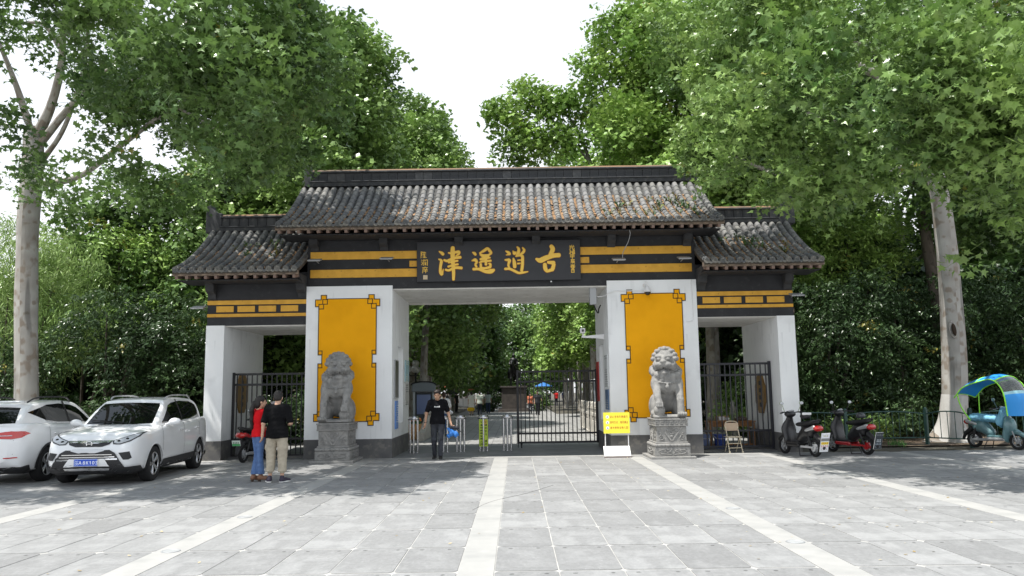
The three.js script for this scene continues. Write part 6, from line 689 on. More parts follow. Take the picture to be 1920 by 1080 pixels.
{ const teal = phys(0.11, 0.21, 0.23, 0.4, { clearcoat: 0.5 }), px = 12.5, pz = -21.3, ang = 0.42;
  const s = scooter('teal scooter under a blue rain canopy parked in front of the big tree', [px, 0, pz], ang, { body: teal, head: std(0.2, 0.32, 0.32, 0.6), strake: M4.silver, lower: M4.silver, mirror: teal });
  const c = thing('rain_canopy', 'blue rain canopy with lime green piping and a clear window fixed to the teal scooter', 'canopy', [px, 0, pz], ang), blue = std(0.02, 0.28, 0.72, 0.5, { side: THREE.DoubleSide }), lime = std(0.32, 0.85, 0.05, 0.5);
  const line = (f) => { const cv = new THREE.CatmullRomCurve3([V(0, 1.42, -0.85), V(0, 1.7, -0.55), V(0, 1.88, 0.0), V(0, 1.93, 0.35), V(0, 1.8, 0.62), V(0, 1.42, 0.82), V(0, 0.86, 0.8)]); return cv.getPoint(f); };
  const surf = (f0, f1, w0, w1, n = 14) => { const rows = []; for (let i = 0; i <= n; i++) { const f = lerp(f0, f1, i / n), p = line(f), t1 = line(Math.min(1, f + 0.01)).sub(line(Math.max(0, f - 0.01))).normalize(), nn = V(0, t1.z, -t1.y), w = lerp(w0, w1, i / n), r = []; for (let j = 0; j <= 10; j++) { const a = j / 10 * 2 - 1, q = p.clone().addScaledVector(nn, -0.14 * a * a); r.push([a * w, q.y, q.z]); } rows.push(r); } const g = grid(rows); g.computeVertexNormals(); return planar(g); };
  part('roof_sheet', surf(0, 0.6, 0.42, 0.47), blue, c); part('clear_window', surf(0.6, 0.8, 0.47, 0.46), phys(0.85, 0.9, 0.9, 0.08, { transmission: 0.92, thickness: 0, side: THREE.DoubleSide }), c); part('window_band', surf(0.8, 0.83, 0.46, 0.46, 3), std(0.3, 0.55, 0.62, 0.5), c); part('apron', surf(0.83, 1, 0.46, 0.34), blue, c);
  for (const sd of [-1, 1]) { const e = []; for (let i = 0; i <= 18; i++) { const f = i / 18, p = line(f), t1 = line(Math.min(1, f + 0.01)).sub(line(Math.max(0, f - 0.01))).normalize(); e.push(p.clone().addScaledVector(V(0, t1.z, -t1.y), -0.14).setX(sd * lerp(0.42, 0.47, Math.min(1, f * 1.6)) * (f > 0.87 ? lerp(1, 0.78, (f - 0.87) / 0.13) : 1))); } part('piping', tube(e, 0.016, 60, 6), lime, c); part('piping', tube([e[1], V(sd * 0.36, 1.1, -0.62), V(sd * 0.2, 0.72, -0.5)], 0.016, 20, 6), lime, c); }
  for (const f of [0.0, 0.3, 0.6]) { const p = line(f), t1 = line(f + 0.01).sub(line(Math.max(0, f - 0.01))).normalize(), w = lerp(0.42, 0.47, f / 0.6), a = []; for (let j = 0; j <= 8; j++) { const k = j / 8 * 2 - 1; a.push(p.clone().addScaledVector(V(0, t1.z, -t1.y), -0.14 * k * k).setX(k * w)); } part('piping', tube(a, 0.014, 24, 6), lime, c); }
  const cv = thing('seat_cover', 'light blue quilted cover draped over the seat of the teal scooter', 'cover', [px, 0, pz], ang); part('cover', sdf([cap([0, 0.78, 0.1], [0, 0.8, -0.5], 0.15, 0.15, { s: [1.3, 0.7, 1] }), cap([0.02, 0.7, 0.25], [0, 0.95, 0.36], 0.15, 0.14, { s: [1.6, 1, 0.6] })], 0.014, { k: 0.06, mod: (d, x, y, z) => d + 0.006 * Math.sin(x * 40) * Math.sin(z * 34) }), std(0.2, 0.48, 0.66, 0.7), cv); }
// ---------- trees, shrubs ----------
function n3(x, y, z, s = 0) { const i = Math.floor(x), j = Math.floor(y), k = Math.floor(z), f = (t) => t * t * (3 - 2 * t), u = f(x - i), v = f(y - j), w = f(z - k), h = (a, b, c) => hash2(a + c * 131, b + c * 57, s); return lerp(lerp(lerp(h(i, j, k), h(i + 1, j, k), u), lerp(h(i, j + 1, k), h(i + 1, j + 1, k), u), v), lerp(lerp(h(i, j, k + 1), h(i + 1, j, k + 1), u), lerp(h(i, j + 1, k + 1), h(i + 1, j + 1, k + 1), u), v), w); }
// one leaf: outline points (x across, y along) folded about its midrib
function leafTris(out, size, M, fold = 0.18) { const P = ([x, y]) => V(x * size, Math.abs(x) * size * fold - y * y * size * 0.16, y * size).applyMatrix4(M).toArray(); const c = P([0, 0.32]); for (let i = 0; i < out.length; i++) { const a = P(out[i]), b = P(out[(i + 1) % out.length]); M.acc.push(...c, ...a, ...b); } }
const PLANE = [[0, 0], [0.16, 0.05], [0.46, 0.02], [0.3, 0.22], [0.6, 0.5], [0.26, 0.5], [0.14, 0.62], [0, 1.0], [-0.14, 0.62], [-0.26, 0.5], [-0.6, 0.5], [-0.3, 0.22], [-0.46, 0.02], [-0.16, 0.05]], OVAL = [[0, 0], [0.2, 0.28], [0.17, 0.66], [0, 1], [-0.17, 0.66], [-0.2, 0.28]];
function sprig(seed, out, n, size, spread, droop) {
  const R = rng(seed), acc = []; for (let i = 0; i < n; i++) { const t = (i + 0.5) / n, a = i * 2.4 + R(), m = new THREE.Matrix4().compose(V((R() - 0.5) * spread * 0.8 + Math.sin(a) * 0.05, (R() - 0.5) * spread * 0.55, (t - 0.5) * spread * 1.3), new THREE.Quaternion().setFromEuler(new THREE.Euler(droop * (0.1 + 1.5 * R()), a, (R() - 0.5) * 1.5, 'YXZ')), V(1, 1, 1).multiplyScalar(0.7 + R() * 0.55)); m.acc = acc; leafTris(out, size, m); }
  const g = new THREE.BufferGeometry(); g.setAttribute('position', new THREE.Float32BufferAttribute(acc, 3)); g.computeVertexNormals(); const tw = rod([0, -0.02, -spread * 0.75], [0, 0, spread * 0.6], 0.006, 0.002, 3, true); return merge([g, tw]); }
const SPRIG = { plane: sprig(1, PLANE, 12, 0.142, 0.5, 0.6), planeFar: sprig(2, PLANE.filter((_, i) => i % 2 === 0 || i === 7), 15, 0.17, 0.72, 0.55), shrub: sprig(3, OVAL, 14, 0.13, 0.42, 0.5), broad: sprig(4, OVAL, 12, 0.2, 0.6, 0.5), willow: sprig(5, [[0, 0], [0.07, 0.4], [0, 1], [-0.07, 0.4]], 16, 0.24, 0.55, 0.9) };
const leafM = phys(1, 1, 1, 0.88, { transmission: 0.26, thickness: 0, side: THREE.DoubleSide, specularIntensity: 0.3, clearcoat: 0.6, clearcoatRoughness: 0.26 });
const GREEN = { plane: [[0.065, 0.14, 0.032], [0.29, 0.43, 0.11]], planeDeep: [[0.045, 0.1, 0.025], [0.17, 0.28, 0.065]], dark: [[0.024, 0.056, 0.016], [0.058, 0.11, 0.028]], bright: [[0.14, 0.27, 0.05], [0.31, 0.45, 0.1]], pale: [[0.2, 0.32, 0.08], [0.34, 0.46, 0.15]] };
function foliage(parent, blobs, kind, tone, seed, o = {}) {
  const R = rng(seed), L = []; for (const [x, y, z, r, dens = 1, sy = 0.8] of blobs) { const N = Math.round(r * r * (o.per ?? 95) * dens); for (let i = 0; i < N; i++) { let dx, dy, dz, l; do { dx = R() * 2 - 1; dy = R() * 2 - 1; dz = R() * 2 - 1; l = Math.hypot(dx, dy, dz); } while (l > 1 || l < 0.05); const k = (0.42 + 0.6 * Math.pow(R(), 0.55)) / l, wob = 0.75 + 0.5 * n3(x + dx * 1.5, y + dy * 1.5, z + dz * 1.5, 3); const p = V(x + dx * k * r * wob, y + dy * k * r * sy * wob, z + dz * k * r * wob); if (0.62 * n3(p.x * 1.6, p.y * 1.6, p.z * 1.6, 7) + 0.38 * n3(p.x * 0.6 + 9, p.y * 0.6, p.z * 0.6, 8) < (o.gap ?? 0.36)) continue; if (p.y < (o.floor ?? 0.1)) continue; L.push([p, dx / l, dz / l, dy / l]); } }
  const im = new THREE.InstancedMesh(SPRIG[kind], leafM, L.length), m = new THREE.Matrix4(), q = new THREE.Quaternion(), e = new THREE.Euler(), c = new THREE.Color(), [a, b] = GREEN[tone], S = o.size ?? 1;
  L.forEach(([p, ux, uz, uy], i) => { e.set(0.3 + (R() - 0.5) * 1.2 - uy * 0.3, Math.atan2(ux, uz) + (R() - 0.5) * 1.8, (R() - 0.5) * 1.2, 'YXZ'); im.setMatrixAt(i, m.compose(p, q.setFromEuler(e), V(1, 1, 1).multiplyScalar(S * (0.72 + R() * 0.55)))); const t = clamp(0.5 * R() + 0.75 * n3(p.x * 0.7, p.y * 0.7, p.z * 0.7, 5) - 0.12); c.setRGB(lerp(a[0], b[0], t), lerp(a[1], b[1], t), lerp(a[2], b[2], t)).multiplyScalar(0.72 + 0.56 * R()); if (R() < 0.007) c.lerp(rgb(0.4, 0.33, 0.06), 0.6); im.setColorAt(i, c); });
  im.name = 'crown'; im.userData.kind = 'stuff'; im.castShadow = im.receiveShadow = true; parent.add(im); return L.length; }
const barkM = (a, b, c, s) => std(1, 1, 1, 0.9, { map: tex(256, 1024, (u, v) => { const n = 0.5 * fbm(u, v, 5, 4, s) + 0.5 * pn(u * 6, v * 26, 2 * 13, s), m = pn(u * 10, v * 44, 64, s + 3), k = fbm(u, v * 2, 20, 3, s + 5); let col = a.map((x, i) => lerp(x, b[i], clamp((0.75 * n + 0.25 * k - 0.36) * 3.6))); { const q = clamp((0.6 * m + 0.4 * k - 0.57) * 7) * 0.75; col = col.map((x, i) => lerp(x, c[i], q)); } { const q = clamp((fbm(u, v * 0.35, 9, 4, s + 8) - 0.62) * 8) * 0.45; col = col.map((x) => x * (1 - q)); } return col.map((x) => x * (0.85 + 0.3 * k)); }, 1), bumpMap: roughStone, bumpScale: 0.012 });
M.bark = barkM([0.36, 0.34, 0.305], [0.25, 0.23, 0.2], [0.17, 0.13, 0.095], 100); M.barkPale = barkM([0.4, 0.385, 0.355], [0.3, 0.28, 0.25], [0.2, 0.155, 0.115], 110); M.barkDark = barkM([0.14, 0.115, 0.09], [0.08, 0.065, 0.05], [0.05, 0.04, 0.03], 120);
M.lime = std(1, 1, 1, 0.9, { map: mottled([0.5, 0.49, 0.465], [0.38, 0.365, 0.34], 0.8, 128, 6, 0.3, 130, [9, 0.64, [0.3, 0.25, 0.2]]), bumpMap: roughStone, bumpScale: 0.008 });
function trunk(pts, radii, rad = 14, seed = 1, flare = 0) {
  const cv = new THREE.CatmullRomCurve3(pts.map((p) => V(...p)), false, 'centripetal'), n = Math.max(4, pts.length * 5), P = [], UV = [], I = []; let len = 0, prev = null;
  for (let i = 0; i <= n; i++) { const f = i / n, p = cv.getPoint(f), t = cv.getTangent(f), u = Math.abs(t.y) > 0.9 ? V(1, 0, 0) : V(0, 1, 0), x = new THREE.Vector3().crossVectors(u, t).normalize(), y = new THREE.Vector3().crossVectors(t, x), k = f * (radii.length - 1), j = Math.min(radii.length - 2, Math.floor(k)), r = lerp(radii[j], radii[j + 1], k - j); if (prev) len += p.distanceTo(prev); prev = p;
    for (let a = 0; a <= rad; a++) { const th = (a % rad) / rad * 2 * PI, w = 1 + 0.09 * (n3(Math.cos(th) * 1.5 + seed, Math.sin(th) * 1.5, len * 0.9, seed) - 0.5) * 2 + flare * Math.max(0, 1 - len / 0.9) ** 2 * (0.75 + 0.5 * Math.sin(th * 4 + seed)); P.push(...p.clone().addScaledVector(x, Math.cos(th) * r * w).addScaledVector(y, Math.sin(th) * r * w).toArray()); UV.push(a / rad, len / 6.5); } }
  for (let i = 0; i < n; i++) for (let a = 0; a < rad; a++) { const b = i * (rad + 1) + a; I.push(b, b + 1, b + rad + 1, b + 1, b + rad + 2, b + rad + 1); }
  const g = new THREE.BufferGeometry(); g.setAttribute('position', new THREE.Float32BufferAttribute(P, 3)); g.setAttribute('uv', new THREE.Float32BufferAttribute(UV, 2)); g.setIndex(I); g.computeVertexNormals(); return g; }
const W3 = (list) => list.map(([x, y, z, r, ...k]) => { const p = at(x, y, z); return [p.x, p.y, p.z, r, ...k]; });
// the plane tree at the right edge, leaning over the plaza
{ const t = thing('plane_tree', 'big plane tree right of the gateway with a pale trunk and a hollow in it', 'tree');
  const P = (x, y, z) => at(x, y, z).toArray();
  part('trunk', trunk([[12.98, -0.05, -24.2], P(1790, 745, -24.2), P(1788, 640, -24.2), P(1778, 500, -24.1), P(1768, 400, -24), P(1752, 320, -23.9), P(1740, 270, -23.8)], [0.42, 0.36, 0.335, 0.3, 0.28, 0.25, 0.22], 20, 2, 0.9), M.barkPale, t);
  part('lime_wash', trunk([[12.98, -0.05, -24.2], [13.03, 0.72, -24.2], P(1790, 742, -24.2)], [0.426, 0.397, 0.367], 20, 2, 0.9), M.lime, t);
  const hol = at(1788, 618, -23.8); part('hollow', [mv(ball(0, 0, 0, 0.065, 0.19, 0.04), hol.x, hol.y, hol.z + 0.03, 0, 0, 0.12)], std(0.035, 0.022, 0.013, 0.95), t); part('callus', mv(new THREE.TorusGeometry(0.1, 0.04, 8, 20).scale(0.9, 1.9, 0.6), hol.x, hol.y, hol.z - 0.03, 0, 0, 0.12), M.barkPale, t);
  for (const l of [[[1740, 275, -23.8], [1720, 180, -23], [1680, 120, -20], [1560, 60, -17]], [[1742, 280, -23.8], [1700, 260, -21], [1600, 240, -18.5], [1450, 190, -17.5]], [[1740, 270, -23.8], [1790, 150, -22], [1850, 40, -19], [1900, -40, -17]], [[1748, 300, -23.8], [1640, 330, -22.5], [1480, 330, -21], [1340, 280, -19.5]], [[1720, 180, -23], [1600, 120, -22], [1500, 90, -20.5], [1420, 80, -19.5]], [[1742, 280, -23.8], [1800, 250, -21.5], [1830, 250, -19], [1850, 330, -17]]]) part('limb', trunk(l.map((p) => P(...p)), [0.17, 0.11, 0.07, 0.025], 9, l[1][0], 0), M.bark, t);
  foliage(t, W3([[1385, 20, -19.0, 1.1, 0.8], [1430, 40, -17.2, 1.7], [1570, 40, -16.2, 1.7], [1710, 40, -14.4, 1.6], [1850, 30, -13.9, 1.5], [1960, 60, -13.9, 1.6], [1345, 130, -18.4, 0.9, 0.8], [1385, 190, -16.9, 1.1], [1460, 170, -14.9, 1.5], [1580, 150, -14.4, 1.5], [1700, 160, -12.6, 1.5], [1830, 165, -12.1, 1.4], [1940, 200, -12.6, 1.3],
    [1325, 250, -19.4, 0.75], [1365, 290, -18.9, 1.1], [1450, 300, -15.9, 1.3], [1560, 285, -14.9, 1.3], [1670, 270, -14.4, 1.3], [1845, 260, -12.3, 0.9], [1870, 320, -13.1, 1.0, 0.7], [1320, 318, -19.7, 0.55, 1.6], [1560, 345, -17.2, 0.8], [1610, 372, -16.7, 0.9], [1840, 420, -13.9, 0.62, 0.9], [1828, 492, -13.9, 0.28, 1.8]]).concat([[5.4, 10.6, -18.6, 1.3], [6.8, 10.4, -18.4, 1.4], [8.3, 10.4, -18.2, 1.4], [9.9, 10.4, -18, 1.5], [4.9, 11.2, -20.5, 1.3], [6.2, 11, -20.5, 1.5], [7.8, 10.5, -20.5, 1.5]]), 'plane', 'plane', 201, { per: 170, gap: 0.51 });
}
{ // deeper foliage of a second tree behind it
  const t = thing('plane_tree', 'dark leafy tree standing behind the big plane tree at the right', 'tree'); part('trunk', trunk([[15.5, 0, -29], [15.4, 4, -29], [15, 8, -28.8]], [0.3, 0.25, 0.18], 10, 5), M.barkDark, t);
  foliage(t, W3([[1350, 90, -27, 2.3], [1500, 60, -27, 2.5], [1680, 80, -27, 2.5], [1860, 100, -27, 2.4], [1420, 230, -27, 2.1], [1560, 230, -27, 2.2], [1720, 250, -27, 2.2], [1880, 260, -27.5, 2.0], [1800, 380, -28, 1.8], [1930, 400, -28, 1.7]]), 'planeFar', 'planeDeep', 202, { per: 55 }); }
{ // the plane tree at the left edge
  const t = thing('plane_tree', 'tall plane tree at the left edge with a pale forked trunk behind the parked cars', 'tree'), P = (x, y, z) => at(x, y, z).toArray();
  part('trunk', trunk([[-13.1, -0.05, -21.6], P(50, 760, -21.6), P(49, 600, -21.6), P(51, 440, -21.6), P(60, 320, -21.6), P(62, 240, -21.6)], [0.36, 0.305, 0.285, 0.265, 0.28, 0.25], 18, 3, 0.6), M.barkPale, t);
  for (const [l, r] of [[[[66, 260, -21.6], [95, 200, -21.2], [115, 120, -20.6], [118, 60, -20], [135, -30, -19]], [0.2, 0.15, 0.12, 0.08]], [[[112, 90, -20.4], [80, 45, -20.2], [25, 45, -20]], [0.09, 0.07, 0.04]], [[[75, 270, -21.6], [140, 190, -20.5], [230, 110, -19], [330, 40, -17.5]], [0.15, 0.11, 0.08, 0.04]], [[[60, 250, -21.6], [30, 160, -21], [-10, 60, -20]], [0.16, 0.1, 0.06]], [[[85, 345, -21.5], [150, 330, -20.5], [230, 270, -19.5], [330, 200, -18.5], [440, 160, -17.5]], [0.12, 0.1, 0.075, 0.03]], [[[140, 190, -20.5], [260, 150, -19.5], [340, 165, -18.5], [395, 185, -18]], [0.08, 0.06, 0.035]], [[[80, 300, -21.5], [120, 240, -21], [160, 110, -20], [165, 20, -19.5]], [0.1, 0.07, 0.05]], [[[330, 200, -18.5], [400, 240, -18], [480, 300, -18]], [0.05, 0.03, 0.015]], [[[330, 40, -17.5], [430, 60, -16.5], [560, 140, -16.2]], [0.06, 0.04, 0.02]]]) part('limb', trunk(l.map((p) => P(...p)), r.map((x) => x * 0.75), 9, l[0][0], 0), M.bark, t);
  foliage(t, W3([[40, 40, -15.8, 1.5, 0.48], [170, 30, -14.8, 1.4, 0.54], [300, 40, -13.8, 1.6, 0.6], [430, 30, -15.0, 1.6], [520, 30, -16.5, 1.2], [570, 100, -17.0, 0.9], [130, 130, -15.8, 0.9, 0.36], [250, 100, -14.3, 1.2, 0.54], [370, 115, -13.3, 1.4, 0.6], [490, 130, -14.8, 1.4], [565, 200, -17.0, 1.0], [400, 200, -13.3, 1.2, 0.54], [510, 235, -17.2, 1.2], [540, 290, -19, 0.7], [450, 300, -16.5, 0.9], [330, 265, -15.3, 0.6, 0.36], [40, 160, -16.3, 1.0, 0.36], [15, 270, -16.3, 0.8, 0.36], [190, 290, -15.3, 0.7, 0.3], [240, 340, -17.5, 0.8, 0.36], [330, 350, -17.8, 0.9, 0.42], [130, 370, -18.4, 0.6, 0.3], [60, 345, -20.5, 0.8, 0.3], [280, 200, -14.8, 0.7, 0.3], [620, 220, -18.0, 0.5]]).concat([[-6.6, 9.3, -19, 1.4], [-7.7, 8.7, -18.8, 1.3], [-5.7, 10.2, -19.3, 1.1], [-8.9, 9, -18.6, 1.3], [-12.5, 9.5, -12.5, 1.6], [-10.5, 10, -12.8, 1.6], [-8.8, 10, -13, 1.4], [-7.7, 9.6, -13.8, 1.1], [-11.5, 9.2, -15, 1.6, 0.5], [-9.5, 9.6, -15.4, 1.5, 0.5], [-14, 10, -15, 1.7], [-6.5, 11.6, -20.5, 1.6], [-8.5, 11, -20.5, 1.7], [-5.2, 10.6, -20.3, 1.2], [-10.5, 10.5, -20.5, 1.6]]), 'plane', 'planeDeep', 203, { per: 165, gap: 0.495 });
}
// rows of plane trees along the avenue behind the gateway, each with its own crown
const avenue = [];
function avenueTree(label, x, z, h, r, seed, o = {}) {
  const t = thing('plane_tree', label, 'tree', [x, 0, z], 0, o.group), R = rng(seed), lean = (R() - 0.5) * 1.2, top = h * 0.72, base = o.base ?? 3.4;
  part('trunk', trunk([[0, -0.1, 0], [lean * 0.2, h * 0.25, 0.1], [lean * 0.5, h * 0.5, -0.1], [lean, top, 0]], [0.3, 0.24, 0.18, 0.08].map((k) => k * (o.thick ?? 1)), 10, seed, 0.4), R() < 0.5 ? M.bark : M.barkPale, t);
  const B = o.blobs ?? []; if (!o.blobs) { const n = o.n ?? 16; for (let i = 0; i < n; i++) { const f = (i + 0.5) / n, a = i * 2.4 + R(), rr = r * (0.35 + 0.65 * Math.sin(PI * Math.min(1, 0.25 + f * 0.78))) * (0.55 + 0.4 * R()); B.push([lean * f + Math.cos(a) * rr, lerp(base, h - 0.8, f) + (R() - 0.5), Math.sin(a) * rr, r * (0.36 + 0.16 * R())]); } }
  for (let i = 2; i < B.length; i += 3) { const b = B[i], y = Math.max(1.8, b[1] - 1.6 - R()); part('limb', trunk([[lean * y / h, Math.min(y, top), 0], [b[0] * 0.5, lerp(y, b[1], 0.6), b[2] * 0.5], [b[0] * 0.9, b[1], b[2] * 0.9]], [0.1, 0.06, 0.025], 6, i), M.bark, t); }
  foliage(t, B, o.kind ?? 'planeFar', o.tone ?? 'plane', seed + 500, { per: o.per ?? 58, gap: o.gap ?? 0.34, size: o.size ?? 1, floor: 2 }); return t; }
avenueTree('tall leafy plane tree directly behind the left part of the gateway roof', -7.6, -31, 17, 4.3, 301, { n: 24, base: 4.2 });
avenueTree('plane tree behind the left side roof, filling the gap beside the left edge tree', -10.6, -32, 12.5, 3.3, 302, { n: 18, tone: 'plane' });
avenueTree('plane tree whose rounded crown ends at the sky gap, left of it', -5.4, -41, 17.5, 3.6, 303, { n: 24, base: 3.6 });
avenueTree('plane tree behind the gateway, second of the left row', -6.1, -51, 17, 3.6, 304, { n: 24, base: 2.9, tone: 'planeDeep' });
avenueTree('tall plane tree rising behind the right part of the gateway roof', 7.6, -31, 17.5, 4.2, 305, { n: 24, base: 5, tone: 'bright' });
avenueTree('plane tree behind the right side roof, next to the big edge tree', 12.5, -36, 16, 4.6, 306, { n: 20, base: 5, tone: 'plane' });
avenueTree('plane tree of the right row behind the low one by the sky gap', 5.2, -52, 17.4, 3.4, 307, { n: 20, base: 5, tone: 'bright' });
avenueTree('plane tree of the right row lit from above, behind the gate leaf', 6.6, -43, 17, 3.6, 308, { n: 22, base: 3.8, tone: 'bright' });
avenueTree('plane tree right of the sky gap with a low rounded top over the path', 4.4, -34, 14, 3, 309, { tone: 'bright', blobs: W3([[935, 205, -33, 0.6], [960, 240, -33, 0.9], [985, 180, -33, 0.9], [1030, 200, -33, 1.0], [1000, 270, -33, 1.1], [1060, 260, -33, 1.1], [1090, 190, -33, 1.1], [950, 290, -33, 0.6], [1120, 130, -33, 1.1], [1150, 60, -33, 1.3], [1150, 220, -33, 1.3], [1200, 150, -33, 1.5], [1210, 40, -33, 1.6], [1220, 260, -33, 1.3]]).map(([x, y, z, r]) => [x - 4.4, y, z + 34, r * 0.95]) });
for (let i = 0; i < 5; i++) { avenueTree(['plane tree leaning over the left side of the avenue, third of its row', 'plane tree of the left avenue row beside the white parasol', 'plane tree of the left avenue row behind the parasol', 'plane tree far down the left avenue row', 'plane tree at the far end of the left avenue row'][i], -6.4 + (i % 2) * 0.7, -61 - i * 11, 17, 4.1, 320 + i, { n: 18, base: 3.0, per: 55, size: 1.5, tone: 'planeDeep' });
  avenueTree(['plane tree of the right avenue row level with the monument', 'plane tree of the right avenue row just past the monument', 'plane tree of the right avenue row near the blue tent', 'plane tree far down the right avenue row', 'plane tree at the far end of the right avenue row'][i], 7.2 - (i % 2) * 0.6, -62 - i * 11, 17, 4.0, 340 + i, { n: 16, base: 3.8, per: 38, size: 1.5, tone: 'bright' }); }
for (const [x, z, l] of [[-4.3, -37, 'slender pale trunk tree leaning in the left half of the opening'], [-4.9, -45, 'slim pale tree left of the umbrella stall'], [-7.3, -36, 'dark trunked tree behind the kiosk'], [5.6, -70, 'slim tree among the trunks right of the monument'], [6.2, -57, 'slim dark tree behind the bars of the gate leaf'], [5.0, -82, 'thin tree beside the far sunny part of the avenue'], [-5.2, -54, 'thin forked tree beyond the slim pale one']]) avenueTree(l, x, z, 13, 2.6, Math.round(400 + x * 7 - z), { n: 8, base: 5.2, per: 40, thick: 0.7, tone: x < 0 ? 'planeDeep' : 'bright' });
for (const [x, z, h, r, l] of [[-20, -40, 10, 4, 'leafy tree far behind the left hedge'], [-27, -36, 9, 4, 'leafy tree behind the hedge near the left frame edge'], [20, -40, 17, 6, 'leafy tree far behind the right hedge'], [28, -44, 16, 6, 'leafy tree behind the right frame edge'], [-13, -62, 17, 6, 'tree deep in the park left of the avenue'], [14, -62, 18, 6, 'tree deep in the park right of the avenue'], [0.5, -140, 16, 8, 'tree closing the far end of the avenue'], [-9, -132, 16, 7, 'tree at the far end left of the avenue'], [10, -132, 16, 7, 'tree at the far end right of the avenue']]) avenueTree(l, x, z, h, r, Math.round(600 + x * 3 - z), { n: 16, base: 2.5, per: z < -100 ? 8 : 20, size: z < -100 ? 2.4 : 1.6, tone: 'planeDeep' });
// tall hedge shrubs on both sides of the gateway
function shrub(label, blobs, kind, tone, seed, per = 110, o = {}) { const t = thing('shrub', label, 'shrub'), b = blobs[0]; part('stem', blobs.slice(0, 4).map(([x, y, z]) => trunk([[b[0], -0.05, b[2]], [lerp(b[0], x, 0.5), y * 0.4, lerp(b[2], z, 0.5)], [x, y, z]], [0.07, 0.05, 0.02], 6, seed)), M.barkDark, t); foliage(t, blobs, kind, tone, seed, { per, gap: 0.3, ...o }); return t; }
const block = (x0, x1, y1, z0, z1, r, seed) => { const R = rng(seed), B = []; for (let x = x0; x <= x1; x += r * 1.25) for (let y = r * 0.7; y <= y1; y += r * 1.15) for (let z = z0; z <= z1; z += r * 1.6) B.push([x + (R() - 0.5) * r, y + (R() - 0.5) * r * 0.6, z + (R() - 0.5) * r, r * (0.85 + 0.4 * R()), 0.85]); return B; };
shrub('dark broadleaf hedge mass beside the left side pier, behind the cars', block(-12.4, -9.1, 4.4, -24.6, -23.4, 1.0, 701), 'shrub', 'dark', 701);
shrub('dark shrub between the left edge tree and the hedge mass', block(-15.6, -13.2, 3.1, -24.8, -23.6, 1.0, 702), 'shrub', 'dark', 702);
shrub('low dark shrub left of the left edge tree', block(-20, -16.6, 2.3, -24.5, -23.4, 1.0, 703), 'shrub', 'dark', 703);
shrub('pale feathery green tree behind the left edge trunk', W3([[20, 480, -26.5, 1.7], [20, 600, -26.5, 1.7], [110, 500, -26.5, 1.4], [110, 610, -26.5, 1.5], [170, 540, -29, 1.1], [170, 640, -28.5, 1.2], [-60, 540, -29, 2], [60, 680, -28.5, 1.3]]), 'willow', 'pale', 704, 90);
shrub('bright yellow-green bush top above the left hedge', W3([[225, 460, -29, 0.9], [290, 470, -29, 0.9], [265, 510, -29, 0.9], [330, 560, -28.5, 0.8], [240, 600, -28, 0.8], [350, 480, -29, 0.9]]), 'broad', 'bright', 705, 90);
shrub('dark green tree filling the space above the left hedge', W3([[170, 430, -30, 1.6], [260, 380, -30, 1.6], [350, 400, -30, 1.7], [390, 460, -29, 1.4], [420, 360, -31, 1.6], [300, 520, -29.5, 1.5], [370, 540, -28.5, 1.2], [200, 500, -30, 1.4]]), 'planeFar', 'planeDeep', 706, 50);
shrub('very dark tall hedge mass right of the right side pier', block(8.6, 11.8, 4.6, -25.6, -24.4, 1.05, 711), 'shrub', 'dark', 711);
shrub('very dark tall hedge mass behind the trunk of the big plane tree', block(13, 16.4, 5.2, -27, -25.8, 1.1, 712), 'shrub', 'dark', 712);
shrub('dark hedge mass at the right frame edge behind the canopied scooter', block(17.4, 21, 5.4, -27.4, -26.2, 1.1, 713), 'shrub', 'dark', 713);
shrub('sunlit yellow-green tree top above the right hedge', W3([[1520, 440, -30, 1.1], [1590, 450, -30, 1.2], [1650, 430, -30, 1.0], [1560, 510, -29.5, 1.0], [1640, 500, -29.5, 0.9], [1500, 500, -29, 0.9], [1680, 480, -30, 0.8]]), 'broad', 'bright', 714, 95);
shrub('low green bush growing through the railing', block(9.0, 11.2, 0.7, -24.0, -23.6, 0.45, 715), 'shrub', 'plane', 715, 200);
solo('weed_clump', (() => { const R = rng(9), l = []; for (let i = 0; i < 60; i++) { const a = R() * 6.28, r = R() * 0.3; l.push(mv(new THREE.ConeGeometry(0.012, 0.12 + R() * 0.16, 3), 10.75 + Math.cos(a) * r, 0.07, -22.9 + Math.sin(a) * r, 0, (R() - 0.5) * 0.9, (R() - 0.5) * 0.9)); } return l; })(), std(0.07, 0.2, 0.04, 0.8), 'small green weed clump in the soil before the railing', 'weed');
for (const [l, x0, x1, s] of [['deep dark thicket filling the ground behind the right hedge', 8, 26, 731], ['deep dark thicket filling the ground behind the left hedge', -26, -9.6, 732]]) shrub(l, block(x0, x1, 5.2, -32, -31, 1.7, s), 'planeFar', 'dark', s, 60, { size: 1.5 });
